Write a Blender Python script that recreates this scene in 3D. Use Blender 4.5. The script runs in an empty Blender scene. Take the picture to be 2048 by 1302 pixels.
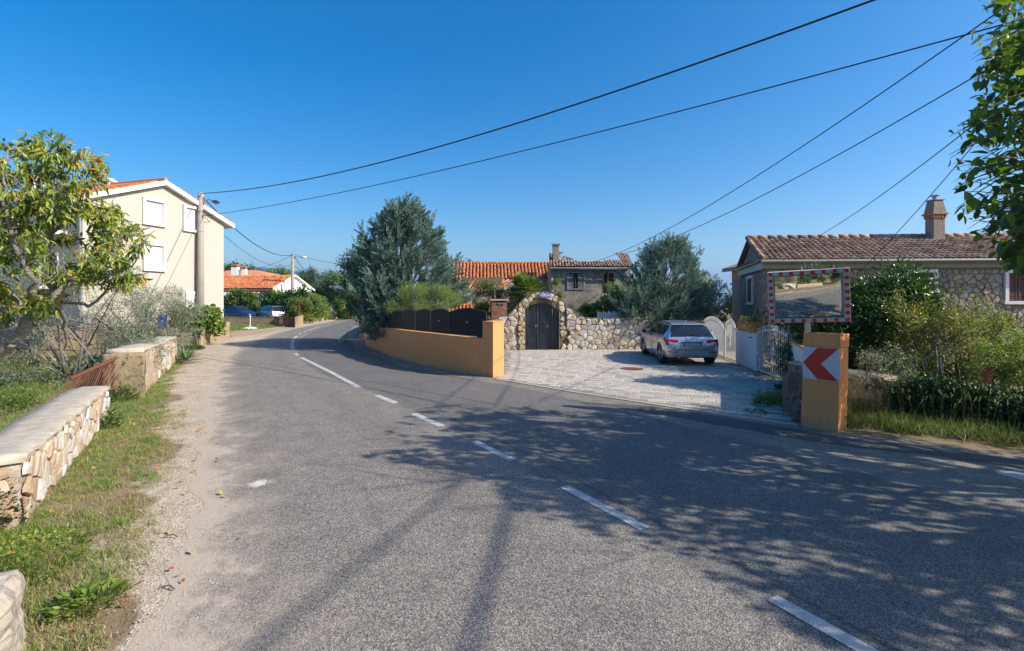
import bpy, math, random
import numpy as np
from mathutils import Vector, Matrix
R = math.radians
S = bpy.context.scene
C = S.collection
random.seed(7)
rng = np.random.default_rng(7)

# ------------------------------------------------------------------ camera, sky, sun, exposure
F, CX, HY, H = 1000.0, 1024.0, 600.0, 2.2        # focal length in photo pixels, principal column, horizon row, eye height
cam_d = bpy.data.cameras.new('camera'); cam = bpy.data.objects.new('camera', cam_d); C.objects.link(cam)
cam.location = (0, 0, H); cam.rotation_euler = (R(90), 0, 0)
cam_d.sensor_width = 36; cam_d.lens = 36 * F / 2048; cam_d.shift_y = -51 / 2048
cam_d.clip_end = 20000; cam_d.clip_start = 0.05
S.camera = cam
SUN_EL, SUN_AZ = R(35), math.atan2(-0.30, 0.954)   # direction towards the sun: mostly +X, a little behind the camera
sun_dir = Vector((math.cos(SUN_EL) * math.cos(SUN_AZ), math.cos(SUN_EL) * math.sin(SUN_AZ), math.sin(SUN_EL)))
W = bpy.data.worlds.new('World'); S.world = W; W.use_nodes = True
wn = W.node_tree; wn.nodes.clear()
sky = wn.nodes.new('ShaderNodeTexSky'); sky.sky_type = 'NISHITA'; sky.sun_disc = False
sky.sun_elevation = SUN_EL; sky.sun_rotation = math.pi / 2 - SUN_AZ
sky.altitude = 100; sky.air_density = 1.0; sky.dust_density = 1.6; sky.ozone_density = 2.6
hs = wn.nodes.new('ShaderNodeHueSaturation'); hs.inputs['Saturation'].default_value = 1.52; hs.inputs['Value'].default_value = 1.0
bg = wn.nodes.new('ShaderNodeBackground'); bg.inputs['Strength'].default_value = 0.123
wo = wn.nodes.new('ShaderNodeOutputWorld')
wn.links.new(sky.outputs[0], hs.inputs['Color']); wn.links.new(hs.outputs[0], bg.inputs[0]); wn.links.new(bg.outputs[0], wo.inputs[0])
sl = bpy.data.lights.new('sun', 'SUN'); sl.energy = 5.0; sl.angle = R(0.53); sl.color = (1, 0.91, 0.77)
so = bpy.data.objects.new('sun', sl); C.objects.link(so); so.rotation_euler = sun_dir.to_track_quat('Z', 'Y').to_euler()
S.view_settings.view_transform = 'Standard'; S.view_settings.look = 'None'; S.view_settings.gamma = 1
S.view_settings.use_curve_mapping = False; S.view_settings.exposure = 0.63
S.cycles.max_bounces = 6; S.cycles.diffuse_bounces = 3; S.cycles.glossy_bounces = 3; S.cycles.transmission_bounces = 4
S.cycles.transparent_max_bounces = 8; S.cycles.volume_bounces = 0; S.cycles.sample_clamp_indirect = 6
S.cycles.use_denoising = True; S.cycles.caustics_reflective = False; S.cycles.caustics_refractive = False

# ------------------------------------------------------------------ helpers
def P(px, py, Y): return Vector(((px - CX) * Y / F, Y, H - (py - HY) * Y / F))
def G(px, py, z=0.0):
    Y = (H - z) * F / (py - HY); return Vector(((px - CX) * Y / F, Y, z))
def onw(px, py, p, d):
    """point of the vertical plane through p with direction d seen at a pixel"""
    u = (px - CX) / F; t = (u * p[1] - p[0]) / (d[0] - u * d[1]); Y = p[1] + d[1] * t
    return Vector((p[0] + d[0] * t, Y, H - (py - HY) * Y / F))
def lerp(a, b, t): return a + (b - a) * t
def tag(o, label=None, cat=None, group=None, kind=None):
    if label: o['label'] = label
    if cat: o['category'] = cat
    if group: o['group'] = group
    if kind: o['kind'] = kind
    return o
def thing(name, label, cat, loc=(0, 0, 0), rz=0, group=None):
    o = bpy.data.objects.new(name, None); C.objects.link(o); o.location = loc; o.rotation_euler = (0, 0, rz)
    return tag(o, label, cat, group)
def copy_tree(o, parent=None):
    c = o.copy(); C.objects.link(c); c.parent = parent
    for ch in [x for x in KIDS.get(o.name, [])]:
        k = copy_tree(ch, c); KIDS.setdefault(c.name, []).append(k)
    return c
KIDS = {}
def link(o, parent):
    C.objects.link(o)
    if parent is not None:
        o.parent = parent; KIDS.setdefault(parent.name, []).append(o)
        w = WORLDP.get(parent.name)
        if w: o.matrix_parent_inverse = w
    return o
WORLDP = {}
def wthing(name, label, cat, loc, group=None, rz=0):
    """thing whose parts are given in world coordinates"""
    t = thing(name, label, cat, loc, rz, group)
    WORLDP[t.name] = (Matrix.Translation(loc) @ Matrix.Rotation(rz, 4, 'Z')).inverted()
    return t
class MB:
    def __init__(s): s.v = []; s.f = []; s.m = []; s.cm = 0
    def add(s, vs, fs, m=None):
        o = len(s.v); s.v += [tuple(p) for p in vs]; s.f += [tuple(i + o for i in f) for f in fs]; s.m += [s.cm if m is None else m] * len(fs); return s
    def frame(s, o, a, b, c, m=None):
        """box from corner o with edge vectors a, b, c"""
        o, a, b, c = Vector(o), Vector(a), Vector(b), Vector(c)
        vs = [o, o + a, o + a + b, o + b, o + c, o + a + c, o + a + b + c, o + b + c]
        fs = [(0, 3, 2, 1), (4, 5, 6, 7), (0, 1, 5, 4), (1, 2, 6, 5), (2, 3, 7, 6), (3, 0, 4, 7)]
        if a.cross(b).dot(c) < 0: fs = [f[::-1] for f in fs]
        return s.add(vs, fs, m)
    def box(s, cx, cy, cz, sx, sy, sz, rz=0, m=None):
        M = Matrix.Rotation(rz, 3, 'Z'); a, b = M @ Vector((sx, 0, 0)), M @ Vector((0, sy, 0))
        return s.frame(Vector((cx, cy, cz)) - a / 2 - b / 2 - Vector((0, 0, sz / 2)), a, b, (0, 0, sz), m)
    def beam(s, p, q, w, h, m=None):
        p, q = Vector(p), Vector(q); d = (q - p); u = d.normalized()
        sd = u.cross(Vector((0, 0, 1)));
        if sd.length < 1e-3: sd = Vector((1, 0, 0))
        sd.normalize(); up = sd.cross(u)
        return s.frame(p - sd * w / 2 - up * h / 2, d, sd * w, up * h, m)
    def tube(s, pts, rad, n=6, cap=True, m=None):
        pts = [Vector(p) for p in pts]; k = len(pts)
        if not hasattr(rad, '__len__'): rad = [rad] * k
        vs = []; prev = None
        for i, p in enumerate(pts):
            t = (pts[min(i + 1, k - 1)] - pts[max(i - 1, 0)]).normalized()
            if prev is None: a = t.orthogonal().normalized()
            else:
                a = prev - t * prev.dot(t); a = a.normalized() if a.length > 1e-5 else t.orthogonal().normalized()
            prev = a; b = t.cross(a)
            for j in range(n):
                an = 2 * math.pi * j / n; vs.append(p + (a * math.cos(an) + b * math.sin(an)) * rad[i])
        fs = []
        for i in range(k - 1):
            for j in range(n):
                j2 = (j + 1) % n; fs.append((i * n + j, i * n + j2, (i + 1) * n + j2, (i + 1) * n + j))
        if cap: fs += [tuple(range(n))[::-1], tuple((k - 1) * n + j for j in range(n))]
        return s.add(vs, fs, m)
    def lathe(s, c, prof, n=16, m=None, axis=(0, 0, 1), cap=True):
        c = Vector(c); ax = Vector(axis).normalized(); a = ax.orthogonal().normalized(); b = ax.cross(a); vs = []; fs = []
        for r, z in prof:
            for j in range(n):
                an = 2 * math.pi * j / n; vs.append(c + ax * z + (a * math.cos(an) + b * math.sin(an)) * r)
        k = len(prof)
        for i in range(k - 1):
            for j in range(n):
                j2 = (j + 1) % n; fs.append((i * n + j, i * n + j2, (i + 1) * n + j2, (i + 1) * n + j))
        if cap: fs += [tuple(range(n))[::-1], tuple((k - 1) * n + j for j in range(n))]
        return s.add(vs, fs, m)
    def prism(s, poly, ext, m=None):
        """planar polygon (3D points) extruded by the vector ext"""
        poly = [Vector(p) for p in poly]; e = Vector(ext); n = len(poly)
        nn = Vector((0, 0, 0))
        for i in range(n): nn += poly[i].cross(poly[(i + 1) % n])
        vs = poly + [p + e for p in poly]; fs = [tuple(range(n)), tuple(range(2 * n - 1, n - 1, -1))]
        fs += [(i, i + n, (i + 1) % n + n, (i + 1) % n) for i in range(n)]
        if nn.dot(e) > 0: fs = [f[::-1] for f in fs]
        return s.add(vs, fs, m)
    def mesh(s, name, mats, smooth=False):
        me = bpy.data.meshes.new(name); me.from_pydata(s.v, [], s.f)
        for mt in (mats if isinstance(mats, (list, tuple)) else [mats]): me.materials.append(mt)
        if any(s.m): me.polygons.foreach_set('material_index', s.m)
        if smooth: me.polygons.foreach_set('use_smooth', [True] * len(s.f))
        me.update(); return me
    def build(s, name, mats, parent=None, smooth=False, bevel=0):
        o = bpy.data.objects.new(name, s.mesh(name, mats, smooth)); link(o, parent)
        if bevel:
            b = o.modifiers.new('bevel', 'BEVEL'); b.width = bevel; b.segments = 2; b.limit_method = 'ANGLE'; b.angle_limit = R(40)
        return o
def pieces(name, mbs, mat, parent, smooth=False, limit=300, label=None):
    """single pieces as parts, what is past the limit joined as one part"""
    for mb in mbs[:limit]: mb.build(name, mat, parent, smooth)
    if len(mbs) > limit:
        j = MB()
        for mb in mbs[limit:]: j.add(mb.v, mb.f)
        tag(j.build(name, mat, parent, smooth), kind='stuff')
def npmesh(name, V, Fq, mat, parent=None, smooth=False):
    """V (n,3), Fq (m,k) arrays"""
    me = bpy.data.meshes.new(name); m, k = Fq.shape
    me.vertices.add(len(V)); me.vertices.foreach_set('co', np.ascontiguousarray(V, dtype=np.float32).ravel())
    me.loops.add(m * k); me.loops.foreach_set('vertex_index', np.ascontiguousarray(Fq, dtype=np.int32).ravel())
    me.polygons.add(m); me.polygons.foreach_set('loop_start', np.arange(0, m * k, k, dtype=np.int32))
    if smooth: me.polygons.foreach_set('use_smooth', np.ones(m, dtype=bool))
    me.materials.append(mat); me.update(calc_edges=True)
    o = bpy.data.objects.new(name, me); link(o, parent); return o

# ------------------------------------------------------------------ materials
class NT:
    def __init__(s, name):
        s.mat = bpy.data.materials.new(name); s.mat.use_nodes = True; s.t = s.mat.node_tree; s.t.nodes.clear()
        s.out = s.n('ShaderNodeOutputMaterial'); s.b = s.n('ShaderNodeBsdfPrincipled'); s.l(s.b.outputs[0], s.out.inputs[0])
    def n(s, t, **k):
        nd = s.t.nodes.new(t)
        for a, b in k.items(): setattr(nd, a, b)
        return nd
    def l(s, a, b): s.t.links.new(a, b)
    def val(s, nd, **k):
        for a, b in k.items(): nd.inputs[a.replace('_', ' ')].default_value = b
        return nd
    def coord(s, kind='Object', scale=None):
        c = s.n('ShaderNodeTexCoord').outputs[kind]
        if scale:
            mp = s.n('ShaderNodeMapping'); mp.inputs['Scale'].default_value = scale; s.l(c, mp.inputs[0]); c = mp.outputs[0]
        return c
    def noise(s, co, scale, detail=4, rough=0.55, dist=0):
        nd = s.n('ShaderNodeTexNoise'); nd.inputs['Scale'].default_value = scale; nd.inputs['Detail'].default_value = detail
        nd.inputs['Roughness'].default_value = rough; nd.inputs['Distortion'].default_value = dist
        if co: s.l(co, nd.inputs['Vector'])
        return nd.outputs[0]
    def voro(s, co, scale, feature='F1', out=0):
        nd = s.n('ShaderNodeTexVoronoi', feature=feature); nd.inputs['Scale'].default_value = scale
        if co: s.l(co, nd.inputs['Vector'])
        return nd.outputs[out]
    def ramp(s, fac, stops, interp='LINEAR'):
        r = s.n('ShaderNodeValToRGB'); r.color_ramp.interpolation = interp; e = r.color_ramp.elements
        while len(e) < len(stops): e.new(0.5)
        for i, (p, c) in enumerate(stops):
            e[i].position = p; e[i].color = (c, c, c, 1) if isinstance(c, (int, float)) else (*c, 1)
        s.l(fac, r.inputs[0]); return r.outputs[0]
    def mix(s, fac, a, b, blend='MIX'):
        m = s.n('ShaderNodeMix', data_type='RGBA', blend_type=blend)
        for i, x in ((0, fac), (6, a), (7, b)):
            if isinstance(x, (int, float)): m.inputs[i].default_value = x if i == 0 else (x, x, x, 1)
            elif isinstance(x, tuple): m.inputs[i].default_value = (*x, 1)
            else: s.l(x, m.inputs[i])
        return m.outputs[2]
    def math(s, op, a, b=0.0, clamp=False):
        m = s.n('ShaderNodeMath', operation=op, use_clamp=clamp)
        for i, x in ((0, a), (1, b)):
            if isinstance(x, (int, float)): m.inputs[i].default_value = x
            else: s.l(x, m.inputs[i])
        return m.outputs[0]
    def rand(s):
        """a number for each piece, whether it is an object or an island of a joined mesh"""
        a = s.n('ShaderNodeObjectInfo').outputs['Random']; b = s.n('ShaderNodeNewGeometry').outputs['Random Per Island']
        return s.math('FRACT', s.math('ADD', a, b))
    def bump(s, h, strength=0.4, dist=0.01, prev=None):
        b = s.n('ShaderNodeBump'); b.inputs['Strength'].default_value = strength; b.inputs['Distance'].default_value = dist
        s.l(h, b.inputs['Height'])
        if prev is not None: s.l(prev, b.inputs['Normal'])
        return b.outputs[0]
    def fin(s, color=None, rough=0.8, metallic=0.0, normal=None, spec=None, coat=None):
        for k, x in (('Base Color', color), ('Roughness', rough), ('Metallic', metallic), ('Normal', normal), ('Specular IOR Level', spec), ('Coat Weight', coat)):
            if x is None: continue
            i = s.b.inputs[k]
            if isinstance(x, tuple): i.default_value = (*x, 1)
            elif isinstance(x, (int, float)): i.default_value = x
            else: s.l(x, i)
        return s.mat
def simple(name, c, rough=0.7, metallic=0.0, var=0.25, scale=6, bump=0.2, bscale=40, bdist=0.004, spec=None, c2=None, detail=5):
    """colour with soft irregular variation, fine relief"""
    t = NT(name); co = t.coord()
    c2 = c2 or tuple(x * (1 - var) for x in c)
    f = t.ramp(t.noise(co, scale, detail, 0.65), [(0.3, 0.0), (0.7, 1.0)])
    col = t.mix(f, c, c2)
    nb = t.bump(t.noise(co, bscale, 4), bump, bdist) if bump else None
    return t.fin(col, rough, metallic, nb, spec)
def stained(name, c, streak=.16, base=(.30, .24, .18), bh=.22, speck=.5):
    """rendered wall: rain streaks, blotches, splashed dirt along the foot, small chips"""
    t = NT(name); co = t.coord(); sv = t.coord('Object', (5, 5, .45)); sp = t.n('ShaderNodeSeparateXYZ'); t.l(t.coord(), sp.inputs[0])
    col = t.mix(t.ramp(t.noise(co, .9, 5, .6), [(.3, 0.), (.7, 1.)]), c, tuple(x * (1 - streak * .7) for x in c))
    col = t.mix(t.ramp(t.noise(sv, 1.6, 6, .7), [(.5, 0.), (.72, streak * 2.2)]), col, tuple(x * .62 for x in c))
    ft = t.math('SUBTRACT', t.math('ADD', sp.outputs[2], t.math('MULTIPLY', t.noise(co, 4, 5, .7), .5)), .25)
    col = t.mix(t.ramp(ft, [(.0, .75), (bh, 0.)]), col, base)
    col = t.mix(t.ramp(t.noise(co, 22, 5, .8), [(.66, 0.), (.70, speck)]), col, tuple(x * .45 for x in c))
    return t.fin(col, .93, 0, t.bump(t.noise(co, 60, 5, .7), .45, .005), .2)
def piecemat(name, cols, rough=0.85, scale=8, var=0.35, bump=0.5, bscale=30, bdist=0.008, dirt=None, spec=0.3):
    """one of several colours for each piece, mottled"""
    t = NT(name); co = t.coord(); k = len(cols)
    base = t.ramp(t.rand(), [(i / k, c) for i, c in enumerate(cols)], 'LINEAR' if k < 3 else 'CONSTANT')
    f = t.ramp(t.noise(co, scale, 5, 0.7), [(0.3, 1.0 - var), (0.7, 1.0)])
    col = t.mix(1.0, base, f, 'MULTIPLY')
    if dirt:
        g = t.ramp(t.noise(co, dirt[1], 4, 0.6), [(dirt[2], 0.0), (dirt[2] + 0.15, 1.0)]); col = t.mix(g, col, dirt[0])
    return t.fin(col, rough, 0, t.bump(t.noise(co, bscale, 5, 0.6), bump, bdist), spec)
def leafmat(name, stops, rough=0.5, trans=0.3, spec=0.4, patch=None, mixr=(.7, 1.0)):
    """leaf colours spread over single leaves, light passing through"""
    t = NT(name); r = t.n('ShaderNodeNewGeometry').outputs['Random Per Island']
    if patch:                                          # whole limbs turned: colours shift over the crown
        r = t.math('ADD', t.math('MULTIPLY', r, mixr[0]), t.math('MULTIPLY', t.math('SUBTRACT', t.noise(t.coord(), patch, 3), 0.35), mixr[1]), True)
    col = t.ramp(r, stops)
    t.fin(col, rough, 0, None, spec)
    tr = t.n('ShaderNodeBsdfTranslucent'); t.l(t.mix(1.0, col, (1.5, 1.5, 0.6), 'MULTIPLY'), tr.inputs[0])
    mx = t.n('ShaderNodeMixShader'); mx.inputs[0].default_value = trans
    t.l(t.b.outputs[0], mx.inputs[1]); t.l(tr.outputs[0], mx.inputs[2]); t.l(mx.outputs[0], t.out.inputs[0])
    return t.mat
M = {}
M['bark'] = simple('bark', (.19, .15, .12), .95, var=.55, scale=14, bump=.9, bscale=35, bdist=.02)
M['bark_grey'] = simple('bark_grey', (.30, .27, .24), .95, var=.5, scale=14, bump=.9, bscale=35, bdist=.02)
M['white'] = simple('white_paint', (.78, .78, .77), .55, var=.08, scale=3, bump=.05)
M['white_metal'] = simple('white_metal', (.72, .73, .75), .4, var=.1, scale=5, bump=.05)
M['metal'] = simple('grey_metal', (.36, .38, .40), .4, .6, var=.2)
M['dark_metal'] = simple('dark_metal', (.03, .032, .036), .5, .3, var=.3)
M['black'] = simple('black_rubber', (.012, .012, .013), .75, var=.3, bump=.1)
M['wood'] = simple('old_wood', (.38, .26, .15), .85, var=.4, scale=12)
M['rust'] = simple('rusty_iron', (.20, .07, .045), .85, var=.5, scale=18, bump=.5)
M['red_paint'] = simple('red_paint', (.62, .03, .025), .5, var=.12)
M['terracotta'] = simple('terracotta', (.52, .21, .10), .85, var=.25)
M['dark'] = simple('dark_interior', (.02, .018, .016), .95, bump=0)
# ------------------------------------------------------------------ plants
LEAF4 = (np.array([[0, 0, 0], [.5, .42, .08], [0, 1, 0], [-.5, .42, .08]], float), np.array([[0, 1, 2], [0, 2, 3]]))
LEAF8 = (np.array([[0, 0, 0], [.34, .18, .05], [.5, .42, .07], [.3, .75, .02], [0, 1.0, -.12], [-.3, .75, .02], [-.5, .42, .07], [-.34, .18, .05], [0, .45, -.02]], float),
         np.array([[8, 0, 1], [8, 1, 2], [8, 2, 3], [8, 3, 4], [8, 4, 5], [8, 5, 6], [8, 6, 7], [8, 7, 0]]))
SLIM = (np.array([[0, 0, 0], [.5, .35, .1], [.4, .7, -.03], [0, 1, -.2], [-.4, .7, -.03], [-.5, .35, .1]], float),
        np.array([[0, 1, 5], [1, 2, 5], [2, 4, 5], [2, 3, 4]]))
BLADE = (np.array([[-.5, 0, 0], [.5, 0, 0], [.38, .5, .06], [-.38, .5, .06], [0, 1, -.12]], float), np.array([[0, 1, 2], [0, 2, 3], [3, 2, 4]]))
def unit(a): return a / np.maximum(np.linalg.norm(a, axis=-1, keepdims=True), 1e-9)
def rdir(n): return unit(rng.normal(size=(n, 3)))
def leaves(pos, dirs, ln, wd, tmpl=LEAF4, up=None):
    """leaf shapes at pos along dirs; arrays"""
    n = len(pos); d = unit(dirs); u = rdir(n) if up is None else unit(up + rng.normal(size=(n, 3)) * .35)
    x = unit(np.cross(d, u)); z = np.cross(x, d)
    ln = np.broadcast_to(ln, (n,)); wd = np.broadcast_to(wd, (n,)); T, Q = tmpl
    V = pos[:, None, :] + T[None, :, 0, None] * wd[:, None, None] * x[:, None, :] + T[None, :, 1, None] * ln[:, None, None] * d[:, None, :] + T[None, :, 2, None] * ln[:, None, None] * z[:, None, :]
    k = len(T); Fq = Q[None] + (np.arange(n) * k)[:, None, None]
    return V.reshape(-1, 3), Fq.reshape(-1, 3)
def cat_(parts):
    V = []; Fq = []; o = 0
    for v, f in parts: V.append(v); Fq.append(f + o); o += len(v)
    return np.vstack(V), np.vstack(Fq)
def curve_pts(p, d, L, n, wig=.25, rise=0.0):
    pts = [Vector(p)]; d = Vector(d).normalized()
    for i in range(n):
        d = (d + Vector((random.gauss(0, wig), random.gauss(0, wig), random.gauss(0, wig) + rise))).normalized(); pts.append(pts[-1] + d * (L / n))
    return pts
def clump_pts(centers, rads, n):
    """n points in lumps, denser towards each lump's skin"""
    k = len(centers); w = np.array([r[0] * r[1] * r[2] for r in rads]) ** .67; idx = rng.choice(k, n, p=w / w.sum())
    d = rdir(n); rr = rng.uniform(.35, 1, n) ** .5
    return np.array(centers)[idx] + d * np.array(rads)[idx] * rr[:, None], d
def bush(name, label, cat, base, size, mat, nl=9000, leaf=(.08, .035), lumps=40, tmpl=LEAF4, group=None, stems=7, up=.35, seed=1, lump=.28, keep=None, parent=None, bark='bark', droop=0, density_in=.5, stemr=.03, low=.12, crown='crown', cat_parts=True):
    """foliage in many uneven lumps carried by branching stems. size = (rx, ry, height)"""
    global rng; rng = np.random.default_rng(seed); random.seed(seed)
    rx, ry, h = size; base = Vector(base)
    t = wthing(name, label, cat, base, group) if parent is None else parent
    cs = []; rs = []
    for i in range(lumps):
        a = random.uniform(0, 2 * math.pi); v = random.uniform(low, 1); prof = math.sqrt(max(.04, 1 - (abs(v - .45) / .6) ** 2.2))
        q = random.uniform(density_in, 1)
        r = lump * random.uniform(.55, 1.25) * min(rx, ry, h * .6)
        cs.append([base.x + math.cos(a) * (rx - r * .6) * prof * q, base.y + math.sin(a) * (ry - r * .6) * prof * q, base.z + v * (h - r * .7)]); rs.append([r * 1.15, r * 1.15, r * .85])
    cl_n = max(1, nl // 9)
    pc, dc = clump_pts(cs, rs, cl_n)
    pos = np.repeat(pc, 9, 0) + rng.normal(size=(cl_n * 9, 3)) * leaf[0] * .8
    dr = np.repeat(dc, 9, 0) + rng.normal(size=(cl_n * 9, 3)) * .7; dr[:, 2] += up - droop
    ok = pos[:, 2] > base.z + .02
    if keep is not None: ok &= keep(pos)
    pos, dr = pos[ok], dr[ok]; n = len(pos)
    V, Fq = leaves(pos, dr, leaf[0] * rng.uniform(.6, 1.3, n), leaf[1] * rng.uniform(.7, 1.3, n), tmpl, np.array([[.3, -.3, 1.0]]))
    npmesh(crown, V, Fq, mat, t)
    mb = MB()
    for i in range(stems):
        a = 2 * math.pi * i / stems + random.uniform(-.3, .3)
        tgt = Vector(cs[random.randrange(len(cs))]); b0 = base + Vector((math.cos(a), math.sin(a), 0)) * min(rx, ry) * .08
        mid = b0.lerp(tgt, .5) + Vector((random.uniform(-.1, .1), random.uniform(-.1, .1), .1)) * h
        pts = [b0, b0.lerp(mid, .5) + Vector((random.uniform(-.04, .04), 0, 0)), mid, tgt]; mb.tube(pts, [stemr, stemr * .8, stemr * .55, stemr * .2], 5)
        for k in range(3):
            t2 = Vector(cs[random.randrange(len(cs))])
            if (t2 - mid).length < max(rx, ry, h * .6): mb.tube([mid, mid.lerp(t2, .6) + Vector((0, 0, .05)), t2], [stemr * .5, stemr * .35, stemr * .12], 4)
    if stems: mb.build('trunk' if h > 2.2 else 'stem', M[bark], t, True)
    return t
def juniper(name, label, base, size, mat, plumes=420, seed=3, lean=0, per=260, group=None, cat='conifer', keep=None, plen=1.0):
    """many feathery pointed sprays rising outward from a hidden trunk"""
    global rng; rng = np.random.default_rng(seed); random.seed(seed)
    rx, ry, h = size; base = Vector(base); t = wthing(name, label, cat, base, group)
    P0 = []; D = []; L = []
    for i in range(plumes):
        v = random.random() ** 1.05; a = random.uniform(0, 2 * math.pi); prof = (1 - v ** 1.9) ** .6 * (0.62 + .38 * min(1, v / .3))
        q = random.uniform(.55, .95) if random.random() < .85 else random.uniform(.1, .5)
        wob = 1 + .22 * math.sin(3 * a + 7 * v) + random.uniform(-.14, .14)
        p = Vector((base.x + math.cos(a) * rx * prof * q * wob + lean * v, base.y + math.sin(a) * ry * prof * q * wob, base.z + .04 * h + v * h * .85))
        out = .95 - .55 * v
        d = Vector((math.cos(a) * out, math.sin(a) * out, random.uniform(.35, .95) + .5 * v)).normalized()
        l = random.uniform(.45, 1.0) * (.19 * h) * plen
        P0.append(p); D.append(d); L.append(l)
    P0 = np.array([tuple(p) for p in P0]); D = np.array([tuple(p) for p in D]); L = np.array(L)
    n = plumes * per; ix = np.repeat(np.arange(plumes), per); s = rng.uniform(0, 1, n) ** .85
    # each plume is a foxtail: fat below, pointed at its end, with a few side tufts
    s = rng.uniform(0, 1, n); ax = D[ix]; rd = rdir(n); rd = unit(rd - ax * (rd * ax).sum(1, keepdims=True))
    tuft = rng.integers(0, 5, n); tk = ix * 5 + tuft; td = rdir(plumes * 5)[tk]; td = unit(td - ax * (td * ax).sum(1, keepdims=True)); ts = rng.uniform(.1, .7, plumes * 5)[tk]
    prof = (1 - s) ** .65 * (s + .12) ** .35; side = tuft < 3; u = rng.uniform(0, 1, n); rr_ = rng.uniform(0, 1, n) ** .5
    a1 = P0[ix] + ax * (s * L[ix])[:, None] + rd * (L[ix] * .15 * prof * rr_)[:, None]
    a2 = P0[ix] + ax * (ts * L[ix])[:, None] + (td * .62 + ax * .78) * (u * L[ix] * .42)[:, None] + rd * (L[ix] * .07 * (1 - u) ** .5 * rr_)[:, None]
    pos = np.where(side[:, None], a2, a1); dr = np.where(side[:, None], td * .6 + ax, ax) + rd * .45 + rng.normal(size=(n, 3)) * .14
    V, Fq = leaves(pos, dr, rng.uniform(.045, .08, n) * h / 5, rng.uniform(.016, .024, n) * h / 5, LEAF4, rd)
    npmesh('crown', V, Fq, mat, t)
    mb = MB(); mb.tube([base - Vector((0, 0, .1)), base + Vector((lean * .3, 0, h * .35)), base + Vector((lean * .8, 0, h * .8))], [.04 * h * .6, .028 * h * .6, .01 * h], 8)
    for i in range(0, plumes, 6):
        b = base + Vector((0, 0, random.uniform(.08, .7) * h * (P0[i][2] - base.z) / h + .1)); mb.tube([b, Vector(P0[i]).lerp(b, .4) - Vector((0, 0, .1)), P0[i]], [.03, .022, .012], 4)
    mb.build('trunk', M['bark'], t, True); return t
def rosette(name, label, base, r, h, mat, n=60, trunk=0.0, dead=0, seed=1, group=None, w=.035, lean=(0, 0), cat='yucca', tilt=(-.1, 1.2)):
    """sword leaved plant: blades all round, some hanging dead below"""
    global rng; rng = np.random.default_rng(seed); random.seed(seed); base = Vector(base); t = wthing(name, label, cat, base, group)
    top = base + Vector((lean[0], lean[1], trunk)); vs = []; fs = []
    def blade(p, a, el, L, wd, bend, out_v, out_f):
        o = len(out_v); d = Vector((math.cos(a) * math.cos(el), math.sin(a) * math.cos(el), math.sin(el))); sd = Vector((-math.sin(a), math.cos(a), 0)); q = Vector(p); k = 5
        for i in range(k + 1):
            f = i / k; ww = wd * (.6 + .9 * f if f < .35 else 1 - (f - .35) / .65 * .97)
            out_v += [tuple(q - sd * ww / 2 + Vector((0, 0, ww * .25))), tuple(q), tuple(q + sd * ww / 2 + Vector((0, 0, ww * .25)))]
            d = (d + Vector((0, 0, -bend / k))).normalized(); q = q + d * (L / k)
        for i in range(k):
            b = o + i * 3; out_f += [(b, b + 1, b + 4, b + 3), (b + 1, b + 2, b + 5, b + 4)]
    for i in range(n):
        el = random.uniform(tilt[0], tilt[1]); blade(top + Vector((0, 0, random.uniform(-.06, .06) * h)), random.uniform(0, 6.28), el, r * random.uniform(.75, 1.1), w * random.uniform(.8, 1.2), random.uniform(.1, .7) * (1.3 - el), vs, fs)
    npmesh('leaf_crown', np.array(vs), np.array(fs), mat, t)
    if dead:
        vs = []; fs = []
        for i in range(dead): blade(top - Vector((0, 0, random.uniform(.02, .6) * max(trunk, .2))), random.uniform(0, 6.28), random.uniform(-.9, .1), r * random.uniform(.6, 1), w * .9, random.uniform(.5, 1.3), vs, fs)
        npmesh('dead_leaf_skirt', np.array(vs), np.array(fs), M['straw'], t)
    if trunk > .1: MB().tube([base, base.lerp(top, .5) + Vector((.03, 0, 0)), top], [.09, .075, .06], 8).build('trunk', M['bark_grey'], t, True)
    return t
def grass_patch(name, label, polyfn, n, bbox, mat, hgt=(.05, .14), wd=.007, seed=5, clump=.6, z=0.0, kind='stuff', cat='grass', tuft=14):
    global rng; rng = np.random.default_rng(seed)
    x0, y0, x1, y1 = bbox; k = max(1, n // tuft); c = np.stack([rng.uniform(x0, x1, k), rng.uniform(y0, y1, k)], 1)
    ok = polyfn(c[:, 0], c[:, 1]); c = c[ok]; k = len(c)
    hs_ = rng.uniform(hgt[0], hgt[1], k) * (1 + .0 * k)
    p = np.repeat(c, tuft, 0) + rng.normal(size=(k * tuft, 2)) * .035 * (1 + hgt[1] * 3); m = len(p)
    pos = np.column_stack([p, np.full(m, z)]); dr = rng.normal(size=(m, 3)) * .5; dr[:, 2] = rng.uniform(.5, 1.4, m)
    V, Fq = leaves(pos, dr, np.repeat(hs_, tuft) * rng.uniform(.6, 1.2, m), wd * rng.uniform(.7, 1.4, m), BLADE)
    return tag(npmesh(name, V, Fq, mat), label, cat, kind=kind)
def snoise(x, y, s, seed=0):
    """cheap smooth noise 0..1"""
    r = np.random.default_rng(seed); v = 0
    for i in range(6):
        a = r.uniform(0, 6.28); f = s * r.uniform(.5, 1.9); v = v + np.sin((x * math.cos(a) + y * math.sin(a)) * f + r.uniform(0, 6.28))
    return v / 6 * .5 + .5
g = lambda *a: a
M['straw'] = leafmat('dead_leaves', [(0, (.42, .30, .16)), (.5, (.30, .19, .10)), (1, (.50, .38, .22))], .8, .15)
M['grass'] = leafmat('grass_blades', [(0, (.08, .15, .025)), (.45, (.13, .24, .035)), (.82, (.21, .31, .06)), (.93, (.38, .34, .14)), (1, (.42, .35, .18))], .6, .3)
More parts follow.
